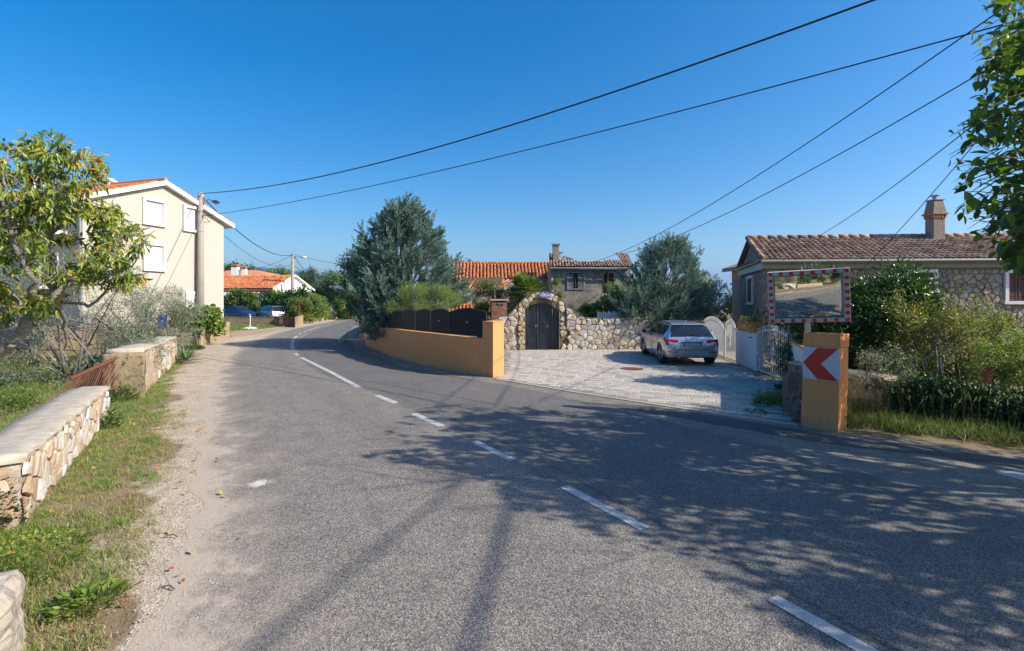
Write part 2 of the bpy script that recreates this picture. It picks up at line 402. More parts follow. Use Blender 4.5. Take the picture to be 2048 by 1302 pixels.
M['weedgrass'] = leafmat('weedy_grass', [(0, (.05, .10, .02)), (.45, (.10, .18, .03)), (.7, (.17, .22, .05)), (.8, (.30, .26, .12)), (1, (.40, .33, .19))], .7, .3)
M['drygrass'] = leafmat('dry_grass', [(0, (.30, .24, .12)), (.5, (.20, .24, .07)), (1, (.45, .36, .22))], .8, .25)
M['juniper'] = leafmat('juniper_needles', [(0, (.07, .125, .10)), (.35, (.15, .235, .19)), (.7, (.26, .36, .30)), (.97, (.40, .50, .43)), (1, (.42, .24, .13))], .65, .05, .2, patch=3.2, mixr=(.35, 1.3))
M['peach'] = leafmat('peach_leaves', [(0, (.055, .10, .012)), (.35, (.11, .18, .02)), (.58, (.22, .28, .03)), (.76, (.38, .36, .05)), (.90, (.46, .24, .06)), (1, (.40, .07, .04))], .4, .3, .5, patch=1.3)
M['olive'] = leafmat('olive_leaves', [(0, (.075, .10, .055)), (.5, (.14, .17, .105)), (.8, (.25, .28, .20)), (1, (.38, .40, .32))], .5, .15, .4)
M['mulberry'] = leafmat('broad_leaves', [(0, (.04, .085, .014)), (.5, (.08, .15, .022)), (.9, (.14, .23, .035)), (1, (.24, .32, .05))], .35, .45, .5)
M['laurel'] = leafmat('laurel_leaves', [(0, (.018, .05, .012)), (.5, (.035, .09, .018)), (.9, (.06, .14, .03)), (1, (.14, .20, .04))], .28, .2, .6)
M['yellowgreen'] = leafmat('thin_tree_leaves', [(0, (.04, .075, .012)), (.45, (.09, .135, .02)), (.75, (.20, .23, .035)), (.92, (.36, .27, .05)), (1, (.38, .13, .04))], .5, .35, .4, patch=.9)
M['hedge'] = leafmat('green_leaves', [(0, (.035, .08, .015)), (.5, (.07, .14, .022)), (.85, (.13, .21, .035)), (1, (.24, .28, .05))], .5, .3, .4)
M['darkgreen'] = leafmat('dark_leaves', [(0, (.018, .045, .012)), (.5, (.035, .085, .018)), (.9, (.07, .13, .025)), (1, (.16, .20, .04))], .5, .25, .4)
M['fern'] = leafmat('tamarisk_sprays', [(0, (.10, .16, .03)), (.6, (.19, .27, .06)), (1, (.30, .36, .10))], .6, .35)
M['oleander'] = leafmat('oleander_leaves', [(0, (.05, .10, .03)), (.5, (.10, .16, .04)), (.8, (.17, .17, .06)), (.93, (.32, .14, .07)), (1, (.45, .16, .10))], .5, .3, patch=.8)
M['vine'] = leafmat('vine_leaves', [(0, (.06, .12, .015)), (.55, (.13, .21, .025)), (.85, (.26, .32, .05)), (1, (.45, .38, .07))], .5, .35, patch=1.5)
M['yucca'] = leafmat('yucca_blades', [(0, (.05, .10, .045)), (.5, (.10, .17, .07)), (.9, (.18, .25, .10)), (1, (.40, .36, .15))], .45, .2)
M['palm'] = leafmat('palm_fronds', [(0, (.035, .08, .02)), (.6, (.08, .15, .03)), (.9, (.16, .23, .05)), (1, (.45, .40, .10))], .45, .3)
M['ivy'] = leafmat('ivy_leaves', [(0, (.015, .04, .010)), (.6, (.03, .08, .016)), (.93, (.07, .13, .022)), (1, (.16, .15, .05))], .45, .15)
# ------------------------------------------------------------------ setting: ground, road, shoulders, sea, hills
def spline(pts, n):
    """Catmull-Rom through 2D points"""
    pts = [Vector((*p, 0)) for p in pts]; out = []; k = len(pts)
    for i in range(k - 1):
        a, b, c, d = pts[max(i - 1, 0)], pts[i], pts[i + 1], pts[min(i + 2, k - 1)]
        for j in range(n):
            t = j / n; out.append(.5 * ((2 * b) + (c - a) * t + (2 * a - 5 * b + 4 * c - d) * t * t + (3 * b - a - 3 * c + d) * t ** 3))
    out.append(pts[-1]); return [(p.x, p.y) for p in out]
def g2(px, py): p = G(px, py); return (p.x, p.y)
LE = [(14, -28), (4.6, -10), (.5, -2), g2(285, 1302), g2(345, 1150), g2(383, 1000), g2(398, 900), g2(410, 800), g2(432, 740), g2(482, 692), g2(562, 662), g2(622, 650), g2(655, 644), (-20.2, 62), (-20, 90)]
RE = [(22, -26), (12.6, -9), (8.2, -.6), g2(2048, 1033), g2(1720, 946), g2(1480, 880), g2(1200, 810), g2(1000, 768), g2(815, 738), g2(712, 698), g2(692, 671), g2(703, 656), g2(718, 646), (-15.6, 62), (-15.4, 90)]
# the two edges are paired row by row along the road's run
LEs = spline(LE, 14); REs = spline(RE, 14)
def dist_road(x, y):
    """signed distance outside the left edge (positive = on the verge side)"""
    a = np.array(LEs); best = np.full(np.shape(x), 1e9); sg = np.zeros(np.shape(x))
    for i in range(len(a) - 1):
        p, q = a[i], a[i + 1]; d = q - p; L = d @ d
        t = np.clip(((x - p[0]) * d[0] + (y - p[1]) * d[1]) / L, 0, 1); ex = x - p[0] - t * d[0]; ey = y - p[1] - t * d[1]
        r = np.hypot(ex, ey); s = np.sign(d[0] * ey - d[1] * ex); m = r < best; best = np.where(m, r, best); sg = np.where(m, s, sg)
    return best * sg
def sheet(name, poly, z, mat, kind='structure', sub=0):
    mb = MB(); mb.add([(x, y, z) for x, y in poly], [tuple(range(len(poly)))]); o = mb.build(name, mat); return tag(o, kind=kind)
def rough_line(pts, amp, step=.12, seed=0):
    r = random.Random(seed); out = []
    for i in range(len(pts) - 1):
        a, b = Vector((*pts[i], 0)), Vector((*pts[i + 1], 0)); L = (b - a).length; n = max(1, int(L / step)); nn = Vector((-(b - a).y, (b - a).x, 0)).normalized() if L else Vector()
        for j in range(n): p = a.lerp(b, j / n) + nn * r.uniform(-amp, amp) * min(1, .3 + j); out.append((p.x, p.y))
    out.append(pts[-1]); return out

def ground_mat():
    t = NT('soil_and_turf'); co = t.coord()
    n1 = t.noise(co, .35, 6, .6); n2 = t.noise(co, 3.0, 6, .7); n3 = t.noise(co, 45, 4, .7)
    soil = t.mix(t.ramp(n2, [(.35, 0.), (.65, 1.)]), (.30, .22, .14), (.20, .14, .085))
    turf = t.mix(t.ramp(n3, [(.35, 0.), (.65, 1.)]), (.12, .16, .045), (.22, .20, .10))
    col = t.mix(t.ramp(n1, [(.40, 0.), (.60, .7)]), soil, turf)
    return t.fin(col, .95, 0, t.bump(n3, .6, .03), .1)
def gravel_mat(name='gravel', a=(.50, .42, .33), b=(.38, .31, .23)):
    t = NT(name); co = t.coord(); n = t.noise(co, 2.2, 6, .7); st = t.voro(co, 70, 'F1', 1); d = t.voro(co, 70, 'F1', 0); fine = t.noise(co, 160, 3, .7)
    col = t.mix(t.ramp(n, [(.35, 0.), (.65, 1.)]), a, b)
    bw = t.n('ShaderNodeRGBToBW'); t.l(st, bw.inputs[0]); col = t.mix(1.0, col, t.ramp(bw.outputs[0], [(.2, .75), (.8, 1.25)]), 'MULTIPLY')
    col = t.mix(t.ramp(fine, [(.35, .35), (.6, 0.)]), col, (.12, .09, .07))
    return t.fin(col, .95, 0, t.bump(d, .7, .01), .15)
def asphalt_mat(name, main, edge=True, coarse=1.0):
    t = NT(name); co = t.coord(); uv = t.n('ShaderNodeUVMap').outputs[0]
    sp = t.n('ShaderNodeSeparateXYZ'); t.l(uv, sp.inputs[0]); U, V = sp.outputs[0], sp.outputs[1]
    big = t.noise(co, .55, 5, .6); mid = t.noise(co, 2.6, 6, .7)
    wob = t.math('MULTIPLY', t.math('SUBTRACT', t.noise(co, 1.3, 3), .5), .02)
    Uw = t.math('ADD', U, wob)
    if edge:   # left lane worn pale, right lane newer and bluish; wheel tracks
        lane = t.ramp(Uw, [(0, 0.), (.495, 0.), (.503, 1.), (1, 1.)])
        base = t.mix(lane, (.335, .295, .25), (.195, .185, .172))
        tr = t.ramp(Uw, [(0, 0.), (.10, .5), (.17, 0.), (.3, .0), (.36, .55), (.44, 0.), (.56, .0), (.64, .5), (.72, 0.), (.82, 0.), (.9, .4), (1, 0.)])
        base = t.mix(t.math('MULTIPLY', tr, .5), base, (.15, .143, .135))
    else: base = t.mix(t.ramp(mid, [(.3, 0.), (.7, 1.)]), main, tuple(x * .8 for x in main))
    base = t.mix(t.ramp(big, [(.35, 0.), (.7, .35)]), base, (.34, .31, .275) if edge else tuple(x * 1.15 for x in main))
    base = t.mix(t.ramp(mid, [(.45, 0.), (.70, .45)]), base, (.12, .115, .11))
    # aggregate: pale chips in dark binder
    chip = t.voro(co, 95 * coarse, 'F1', 0); cc = t.voro(co, 95 * coarse, 'F1', 1); bw = t.n('ShaderNodeRGBToBW'); t.l(cc, bw.inputs[0])
    chips = t.ramp(chip, [(.25, 1.0), (.60, 0.)])
    bright = t.ramp(bw.outputs[0], [(.25, .52), (.5, 1.0), (.85, 1.55)])
    col = t.mix(1.0, base, bright, 'MULTIPLY')
    col = t.mix(t.math('MULTIPLY', t.math('SUBTRACT', 1.0, chips), .50), col, (.05, .047, .045))
    pits = t.ramp(t.noise(co, 75, 3, .6), [(.36, .8), (.46, 0.)]); col = t.mix(pits, col, (.022, .021, .02))
    if edge:
        # grit washed over the left margin
        ed = t.math('ADD', t.math('MULTIPLY', U, 7.0), t.math('MULTIPLY', t.math('SUBTRACT', t.noise(co, 1.4, 7, .75), .5), 3.0))
        gm = t.math('MAXIMUM', t.ramp(t.math('MULTIPLY', ed, .25), [(.03, 1.0), (.12, .32), (.26, 0.)]), t.ramp(t.math('ADD', U, t.math('MULTIPLY', t.math('SUBTRACT', t.noise(co, 9, 4, .7), .5), .05)), [(.012, 1.), (.05, 0.)]))
        gr = t.ramp(t.noise(co, 38, 5, .75), [(.40, 0.), (.60, 1.)]); gm2 = t.math('MULTIPLY', gm, t.math('ADD', t.math('MULTIPLY', gr, .35), .65))
        col = t.mix(gm2, col, (.47, .39, .305))
        # long seam crack beside the centre line, tar stains
        cr = t.math('ABSOLUTE', t.math('SUBTRACT', t.math('ADD', U, t.math('MULTIPLY', t.math('SUBTRACT', t.noise(co, 3.5, 6, .7), .5), .016)), .545))
        col = t.mix(t.ramp(cr, [(.0004, .6), (.0012, 0.)]), col, (.03, .028, .026))
        cr2 = t.math('ABSOLUTE', t.math('SUBTRACT', t.math('ADD', U, t.math('MULTIPLY', t.math('SUBTRACT', t.noise(co, 1.9, 6, .7), .5), .08)), .23))
        col = t.mix(t.ramp(cr2, [(.0002, .25), (.0007, 0.)]), col, (.05, .05, .045))
        spots = t.ramp(t.voro(co, 1.7, 'F1', 0), [(.025, .7), (.05, 0.)]); col = t.mix(spots, col, (.05, .048, .045))
    nb = t.bump(chip, .65, .005); nb = t.bump(t.noise(co, 14, 4), .25, .012, nb)
    return t.fin(col, .82, 0, nb, .35)
M['ground'] = ground_mat(); M['gravel'] = gravel_mat(); M['sand'] = gravel_mat('sandy_soil', (.50, .36, .24), (.38, .26, .17))
def shoulder_mat():
    t = NT('gravel_into_soil'); co = t.coord(); sp = t.n('ShaderNodeSeparateXYZ'); t.l(t.n('ShaderNodeUVMap').outputs[0], sp.inputs[0]); U = sp.outputs[0]
    n = t.noise(co, 2.2, 6, .7); st = t.voro(co, 60, 'F1', 1); d = t.voro(co, 60, 'F1', 0); bw = t.n('ShaderNodeRGBToBW'); t.l(st, bw.inputs[0])
    g_ = t.mix(t.ramp(n, [(.35, 0.), (.65, 1.)]), (.52, .44, .345), (.40, .325, .245)); g_ = t.mix(1.0, g_, t.ramp(bw.outputs[0], [(.2, .70), (.8, 1.25)]), 'MULTIPLY'); g_ = t.mix(t.ramp(t.noise(co, 90, 3, .7), [(.36, .5), (.46, 0.)]), g_, (.14, .11, .08))
    f = t.math('ADD', U, t.math('MULTIPLY', t.math('SUBTRACT', t.noise(co, 3.0, 6, .75), .5), 1.3)); fine = t.noise(co, 45, 4, .7)
    soil = t.mix(t.ramp(t.noise(co, 3, 6, .7), [(.35, 0.), (.65, 1.)]), (.30, .22, .14), (.20, .14, .085))
    col = t.mix(t.ramp(f, [(.55, 0.), (.75, 1.)]), g_, soil); return t.fin(col, .95, 0, t.bump(d, .7, .01, t.bump(fine, .5, .02)), .12)
M['shoulder'] = shoulder_mat()
M['asphalt'] = asphalt_mat('asphalt', (.12, .12, .12)); M['apron'] = asphalt_mat('old_asphalt', (.36, .32, .268), False, 1.3)
M['patch'] = asphalt_mat('new_asphalt_strip', (.12, .118, .115), False, 1.0)

# ground sheet: level by the camera, falling away to the sea far off
def ground_z(x, y):
    z = -0.012
    if y > 130: z -= (y - 130) ** 1.0 * .11
    return z
xs = [-2500, -1200, -600, -300, -160, -90, -60, -40, -30, -20, -10, 0, 10, 20, 30, 50, 90, 160, 300, 600, 1200, 2500]
ys = [-120, -60, -30, -10, 0, 10, 20, 30, 45, 60, 90, 130, 170, 250, 400, 500]
mb = MB(); vs = [(x, y, ground_z(x, y) - (5 if y > 450 else 0)) for y in ys for x in xs]; nx = len(xs)
mb.add(vs, [(j * nx + i, j * nx + i + 1, (j + 1) * nx + i + 1, (j + 1) * nx + i) for j in range(len(ys) - 1) for i in range(nx - 1)])
tag(mb.build('ground', M['ground']), kind='structure')
# sea
t = NT('sea_water'); nb = t.bump(t.noise(t.coord(), .15, 4), .4, .5); M['sea'] = t.fin((.02, .10, .20), .18, 0, nb)
sheet('sea', [(-4500, 300), (4500, 300), (4500, 4200), (-4500, 4200)], -30, M['sea'])
# hills across the water
def ridge(x, seed, base):
    r = random.Random(seed); v = base
    for k in range(7): v += math.sin(x * .0011 * (1.7 ** k) + r.uniform(0, 6)) * base * .35 / (1.5 ** k)
    return v
hm = simple('far_hillside', (.055, .075, .05), .95, var=.3, scale=.01, bump=0)
for (Y0, prof) in ((2900, [(-4200, 60), (-2100, 120), (-1700, 175), (-1520, 196), (-1400, 192), (-1270, 170), (-1150, 160), (-950, 100), (-500, 70), (0, 45), (900, 30), (3800, 25)]),
                   (2300, [(-3600, 40), (-1500, 25), (-1250, 60), (-1090, 88), (-980, 95), (-880, 80), (-700, 45), (-300, 30), (300, 15), (2500, 10)])):
    mb = MB(); vs = []; xs2 = np.linspace(prof[0][0], prof[-1][0], 160)
    hh = np.interp(xs2, [p[0] for p in prof], [p[1] for p in prof]); hh = hh + (snoise(xs2, xs2 * 0, .02, 4) - .5) * 9 + (snoise(xs2, xs2 * 0, .08, 5) - .5) * 4
    for k, (dy, fr) in enumerate(((-260, 0), (-190, .28), (-110, .6), (-45, .9), (0, 1.0), (120, .8))):
        for i, x in enumerate(xs2): vs.append((x, Y0 + dy + 25 * math.sin(x * .02 + k), -31 + (hh[i] + 31) * (fr + .05 * math.sin(x * .045 + 2 * k) * (0 < fr < 1))))
    n = len(xs2); mb.add(vs, [(k * n + i, k * n + i + 1, (k + 1) * n + i + 1, (k + 1) * n + i) for k in range(5) for i in range(n - 1)])
    tag(mb.build('hills', hm, smooth=True), kind='structure')

# road surface
nc = 14; mb = MB(); rows = len(LEs); vs = []; uvs = []; acc = 0
for i in range(rows):
    a, b = LEs[i], REs[i]
    if i: acc += math.hypot((a[0] + b[0] - LEs[i - 1][0] - REs[i - 1][0]) / 2, (a[1] + b[1] - LEs[i - 1][1] - REs[i - 1][1]) / 2)
    for j in range(nc):
        f = j / (nc - 1); ex = random.uniform(-.025, .025) if j == nc - 1 else ((.10 * math.sin(a[1] * 2.7) * math.sin(a[1] * 1.1 + 2) + .06 * math.sin(a[1] * 7.3)) if j == 0 else 0)
        vs.append((a[0] + (b[0] - a[0]) * f + ex, a[1] + (b[1] - a[1]) * f, .0015 + .038 * math.sin(math.pi * f))); uvs.append((f, acc))
fs = [(i * nc + j, i * nc + j + 1, (i + 1) * nc + j + 1, (i + 1) * nc + j) for i in range(rows - 1) for j in range(nc - 1)]
mb.add(vs, fs); road = mb.build('road', M['asphalt'], smooth=True); tag(road, kind='structure')
ul = road.data.uv_layers.new(name='UVMap')
for lp in road.data.loops: ul.data[lp.index].uv = uvs[lp.vertex_index]
def road_z(x, y):
    # crown height under a marking
    best = 1e9; f = .5
    for i in range(rows):
        a, b = Vector(LEs[i]), Vector(REs[i]); d = b - a; t_ = (Vector((x, y)) - a).dot(d) / d.length_squared; e = ((a + d * t_) - Vector((x, y))).length
        if e < best: best = e; f = t_
    return .0015 + .038 * math.sin(math.pi * min(1, max(0, f)))
# gravel shoulder between the road and the grass on the left
inner = LEs[28:]; outer = []
for i, p in enumerate(inner):
    q = inner[min(i + 8, len(inner) - 1)]; o = inner[max(i - 8, 0)]; d = Vector((q[0] - o[0], q[1] - o[1], 0)).normalized(); nrm = Vector((-d.y, d.x, 0))
    if nrm.x > 0: nrm = -nrm
    y = p[1]; w = np.interp(y, [0, 3, 5, 8, 12, 16, 20, 26, 34, 45, 60], [.35, .32, .42, .5, .75, 1.15, 1.6, 1.9, 3.0, 1.6, 1.0]) * .62 + .18 * math.sin(y * 2.3) * math.sin(y * .9 + 1)
    outer.append((p[0] + nrm.x * w * 1.3, p[1] + nrm.y * w * 1.3))
mb = MB(); n = len(inner); mb.add([(x + .25, y, 0.0) for x, y in inner] + [(x, y, -.003) for x, y in outer] + [(o_[0] + (o_[0] - i_[0]) * .9, o_[1] + (o_[1] - i_[1]) * .9, -.009) for i_, o_ in zip(inner, outer)], [(k * n + i, k * n + i + 1, (k + 1) * n + i + 1, (k + 1) * n + i) for k in range(2) for i in range(n - 1)])
gs = tag(mb.build('gravel_shoulder', M['shoulder']), kind='structure'); ul = gs.data.uv_layers.new(name='UVMap')
for lp in gs.data.loops: k = lp.vertex_index // n; ul.data[lp.index].uv = ((0, .55, 1)[k], 0)
# sandy driveway mouth at the far left of the bend
sheet('sandy_drive', rough_line([g2(449, 676), g2(520, 668), g2(590, 655), g2(608, 651), g2(560, 656), g2(500, 662), g2(449, 665)], .1, .4), .006, M['sand'])
# smooth old asphalt between the road and the walls on the right
ap = [g2(1000, 768), g2(1200, 810), g2(1480, 880), g2(1720, 946), g2(2048, 1033), (8.2, -.6), (12.6, -9), (22, -26), (27, -24), (17, -6), (12.2, 3.0), (9.2, 5.9), g2(2048, 912), g2(1940, 897), g2(1840, 882), g2(1690, 868), g2(1600, 851), g2(1455, 829), g2(1300, 806), g2(1150, 783), g2(986, 756), g2(880, 739), g2(790, 716), g2(733, 691), (-9.6, 31), (-11.8, 40), g2(712, 646), g2(703, 656), g2(692, 671), g2(712, 698), g2(815, 738)]
apo = sheet('asphalt_apron', rough_line(ap, .03, .3, 4), .0, M['apron'])
# darker strip along the gutter by the paving and the orange pillar
st = [g2(1180, 806), g2(1300, 812), g2(1450, 834), g2(1600, 860), g2(1690, 876), g2(1850, 893), g2(2048, 922), g2(2048, 938), g2(1850, 909), g2(1690, 893), g2(1560, 872), g2(1450, 852), g2(1300, 826)]
sheet('gutter_strip', rough_line(st, .03, .2, 8), .004, M['patch'])
# painted markings: worn white paint, each a marking of its own
def paint_mat():
    t = NT('road_paint'); co = t.coord(); n = t.noise(co, 60, 5, .8); n2 = t.noise(co, 6, 4, .6)
    w = t.ramp(t.math('ADD', n, t.math('MULTIPLY', n2, .5)), [(.58, 0.), (.74, 1.)]); chip = t.voro(co, 120, 'F1', 0)
    col = t.mix(t.math('MULTIPLY', w, .6), (.66, .66, .63), (.20, .19, .18)); return t.fin(col, .75, 0, t.bump(chip, .5, .004))
M['paint'] = paint_mat()
def mark(pix, w0, group, label=None, lift=.0045):
    pts = [Vector((*g2(*p), 0)) for p in pix]; mb = MB(); L = []; Rr = []
    fine = []
    for i in range(len(pts) - 1):
        n = max(2, int((pts[i + 1] - pts[i]).length / .25))
        fine += [pts[i].lerp(pts[i + 1], j / n) for j in range(n)]
    fine.append(pts[-1])
    for i, p in enumerate(fine):
        d = (fine[min(i + 1, len(fine) - 1)] - fine[max(i - 1, 0)]).normalized(); nr = Vector((-d.y, d.x, 0)); ww = w0 / 2 * random.uniform(.95, 1.04)
        for s_, K in ((-1, L), (1, Rr)): q = p + nr * ww * s_; K.append((q.x, q.y, road_z(q.x, q.y) + lift))
    n = len(fine); mb.add(L + Rr, [(i, i + 1, n + i + 1, n + i) for i in range(n - 1)]); tag(mb.build('centre_line_marking', M['paint']), kind='structure')
for seg in [[(1545, 1207), (1760, 1330)], [(1128, 980), (1290, 1066)], [(948, 888), (1026, 927)], [(828, 832), (884, 857)], [(753, 794), (792, 810)], [(602, 717), (660, 746), (718, 778)],
            [(590, 709), (597, 713)], [(585, 700), (584, 690), (587, 679), (594, 673)], [(598, 670), (602, 667.5)], [(607, 665.5), (611, 663.5)], [(614, 662), (640, 654)], [(644, 652.6), (647, 651.8)], [(652, 650), (664, 647.6)], [(670, 646.5), (690, 643.5)]]:
    mark(seg, .125 if seg[0][0] > 900 else .14, None)
a = g2(1988, 946); b = g2(2120, 972); mb = MB(); mb.add([(a[0], a[1], .005), (b[0] - .15, b[1] - .2, .005), (b[0] + .2, b[1] + .05, .005), (a[0] + .35, a[1] + .06, .005)], [(0, 1, 2, 3)]); tag(mb.build('side_road_marking', M['paint']), kind='structure')

# driveway paving: slabs laid singly
PV = [(-.5, 14.05), g2(1150, 783), g2(1300, 806), g2(1455, 829), (5.05, 8.95), (5.45, 9.9), (6.65, 12.2), (7.15, 13.1), (7.9, 18.5), (8.4, 22.4), (4, 22.3), (-.35, 22.0)]
sheet('driveway_paving', PV, .004, simple('paving_joint_sand', (.26, .23, .19), .95, var=.3, scale=5))
def inpoly(x, y, poly):
    c = False; n = len(poly); j = n - 1
    for i in range(n):
        xi, yi = poly[i]; xj, yj = poly[j]
        if (yi > y) != (yj > y) and x < (xj - xi) * (y - yi) / (yj - yi) + xi: c = not c
        j = i
    return c
pav = bpy.data.objects['driveway_paving']
slabs = []; a = R(-24); ux = Vector((math.cos(a), math.sin(a), 0)); uy = Vector((-math.sin(a), math.cos(a), 0)); o = Vector((3.5, 14, 0)); r_ = random.Random(3); row = 0; yy = -11
while yy < 11:
    hgt_ = .20; xx = -13 + r_.uniform(0, .4)
    while xx < 13:
        wd_ = r_.choice([.30, .40, .40, .50]); c = o + ux * (xx + wd_ / 2) + uy * (yy + hgt_ / 2)
        cs = [o + ux * (xx + .004) + uy * (yy + .004), o + ux * (xx + wd_ - .004) + uy * (yy + .004), o + ux * (xx + wd_ - .004) + uy * (yy + hgt_ - .004), o + ux * (xx + .004) + uy * (yy + hgt_ - .004)]
        if all(inpoly(q.x, q.y, PV) for q in cs):
            h0 = .012 + r_.uniform(-.002, .002); mb = MB(); e = .006
            q2 = [c + (q - c) * (1 - e / .1) for q in cs]
            mb.add([(q.x, q.y, .004) for q in cs] + [(q.x, q.y, h0 + r_.uniform(-.001, .001)) for q in q2], [(4, 5, 6, 7), (0, 1, 5, 4), (1, 2, 6, 5), (2, 3, 7, 6), (3, 0, 4, 7)])
            slabs.append((c.y, mb))
        xx += wd_
    yy += hgt_
slabs.sort(key=lambda q: q[0])
M['paver'] = piecemat('paving_slab', [(.50, .45, .385), (.44, .40, .355), (.53, .475, .40), (.37, .345, .315), (.47, .42, .36), (.51, .465, .41)], .85, 4, .3, .3, 60, .004)
pieces('paver', [m for _, m in slabs], M['paver'], pav)
# pale kerb line along the mouth of the driveway
kb = MB(); pts = [(-.45, 13.9), g2(1150, 785), g2(1300, 808), g2(1455, 831), (5.02, 8.8)]
for i in range(4):
    p, q = Vector((*pts[i], 0)), Vector((*pts[i + 1], 0)); kb.beam(p + Vector((0, 0, .0)), q + Vector((0, 0, .0)), .09, .034)
tag(kb.build('kerb_strip', simple('pale_kerb', (.46, .41, .35), .9)), kind='structure')
# garden earth: red soil patches on the left
rs = NT('red_soil'); co = rs.coord(); M['redsoil'] = rs.fin(rs.mix(rs.ramp(rs.noise(co, 5, 5, .7), [(.3, 0.), (.7, 1.)]), (.33, .11, .05), (.20, .09, .045)), .95, 0, rs.bump(rs.noise(co, 40, 4, .7), .8, .03))
sheet('garden_soil', rough_line([(-20, 19.5), (-12.6, 18.6), (-12.4, 15.3), (-20, 15.6)], .3, .5), .002, M['redsoil'])
sheet('concrete_garden_path', rough_line([(-20, 14.9), (-11.2, 14.6), (-11.0, 15.2), (-20, 15.6)], .05, .5), .02, simple('old_concrete', (.38, .35, .31), .9, var=.3))
# ------------------------------------------------------------------ building helpers
class WF:
    """a wall's own frame: origin, horizontal run u, outward normal n"""
    def __init__(s, p, q):
        s.o = Vector((p[0], p[1], p[2] if len(p) > 2 else 0)); d = Vector((q[0] - p[0], q[1] - p[1], 0)); s.L = d.length; s.u = d.normalized(); s.n = Vector((s.u.y, -s.u.x, 0))
    def __call__(s, a, z, d=0): return s.o + s.u * a + s.n * d + Vector((0, 0, z))
    def px(s, px, py): q = onw(px, py, s.o, s.u); return ((q - s.o).dot(s.u), q.z - s.o.z)
    def box(s, mb, a0, z0, a1, z1, d0, d1, m=None): return mb.frame(s(a0, z0, d0), s.u * (a1 - a0), s.n * (d1 - d0), Vector((0, 0, z1 - z0)), m)
def frame_on(w, a0, z0, a1, z1, t, d, mat, parent, name='window_frame', sill=0, d0=0.0):
    mb = MB(); w.box(mb, a0 - t, z0, a0, z1, d0, d); w.box(mb, a1, z0, a1 + t, z1, d0, d); w.box(mb, a0 - t, z1, a1 + t, z1 + t, d0, d); w.box(mb, a0 - t - sill, z0 - t, a1 + t + sill, z0, d0, d + sill * .6)
    return mb.build(name, mat, parent)
def voro_stones(w, s0, s1, z0, z1, size, inside, depth, seed, gap=.02, d0=0.0, asp=1.0, jit=.8, drop=.14):
    r = random.Random(seed); sites = []
    nx, nz = max(1, int((s1 - s0) / size / asp)), max(1, int((z1 - z0) / size))
    for j in range(-1, nz + 1):
        for i in range(-1, nx + 1):
            if r.random() < drop: continue
            sites.append((s0 + (i + .5 + (.5 if j % 2 else 0) + r.uniform(-.5, .5) * jit) * (s1 - s0) / nx, z0 + (j + .5 + r.uniform(-.5, .5) * jit) * (z1 - z0) / nz))
    out = []
    for k, (a, b) in enumerate(sites):
        if not inside(a, b): continue
        B = size * 1.6; poly = [(a - B, b - B), (a + B, b - B), (a + B, b + B), (a - B, b + B)]
        for (c, d) in sites:
            if (c, d) == (a, b) or abs(c - a) > 3 * size * asp or abs(d - b) > 3 * size: continue
            mx, mz = (a + c) / 2, (b + d) / 2; nx_, nz_ = c - a, d - b; np_ = []
            for i in range(len(poly)):
                p, q = poly[i], poly[(i + 1) % len(poly)]; fp = (p[0] - mx) * nx_ + (p[1] - mz) * nz_; fq = (q[0] - mx) * nx_ + (q[1] - mz) * nz_
                if fp <= 0: np_.append(p)
                if (fp < 0 < fq) or (fq < 0 < fp): t = fp / (fp - fq); np_.append((p[0] + (q[0] - p[0]) * t, p[1] + (q[1] - p[1]) * t))
            poly = np_
            if len(poly) < 3: break
        if len(poly) < 3: continue
        pp = []
        for p in poly:
            t = 1.0
            while t > .1 and not inside(a + (p[0] - a) * t, b + (p[1] - b) * t): t -= .03
            pp.append((a + (p[0] - a) * t, b + (p[1] - b) * t))
        ca = sum(p[0] for p in pp) / len(pp); cb = sum(p[1] for p in pp) / len(pp)
        # drop near-duplicate corners
        q2 = []
        for p in pp:
            if not q2 or math.hypot(p[0] - q2[-1][0], p[1] - q2[-1][1]) > size * .12: q2.append(p)
        pp = q2
        if len(pp) < 3: continue
        rad = sum(math.hypot(p[0] - ca, p[1] - cb) for p in pp) / len(pp)
        if rad < size * .18: continue
        k1 = 1 - gap / rad; k2 = k1 * .80; dd = depth * r.uniform(.6, 1.25); tl = (r.uniform(-.12, .12), r.uniform(-.12, .12))
        mb = MB(); n = len(pp); vs = []
        for kk, dp in ((k1, 0.0), (k1 * .97, dd * .65), (k2, dd)):
            for p in pp:
                x = ca + (p[0] - ca) * kk; z = cb + (p[1] - cb) * kk; vs.append(w(x, z, d0 + dp * (1 if kk != k2 else 1 + tl[0] * (x - ca) / rad * 3 + tl[1] * (z - cb) / rad * 3)))
        vs.append(w(ca, cb, d0 + dd * 1.12))
        fs = []
        for lv in range(2):
            for i in range(n): j = (i + 1) % n; fs.append((lv * n + i, lv * n + j, (lv + 1) * n + j, (lv + 1) * n + i))
        fs += [(2 * n + i, 2 * n + (i + 1) % n, 3 * n) for i in range(n)]
        sgn = sum(pp[i][0] * pp[(i + 1) % n][1] - pp[(i + 1) % n][0] * pp[i][1] for i in range(n))
        if sgn < 0: fs = [f[::-1] for f in fs]
        mb.add(vs, fs); out.append(mb)
    return out
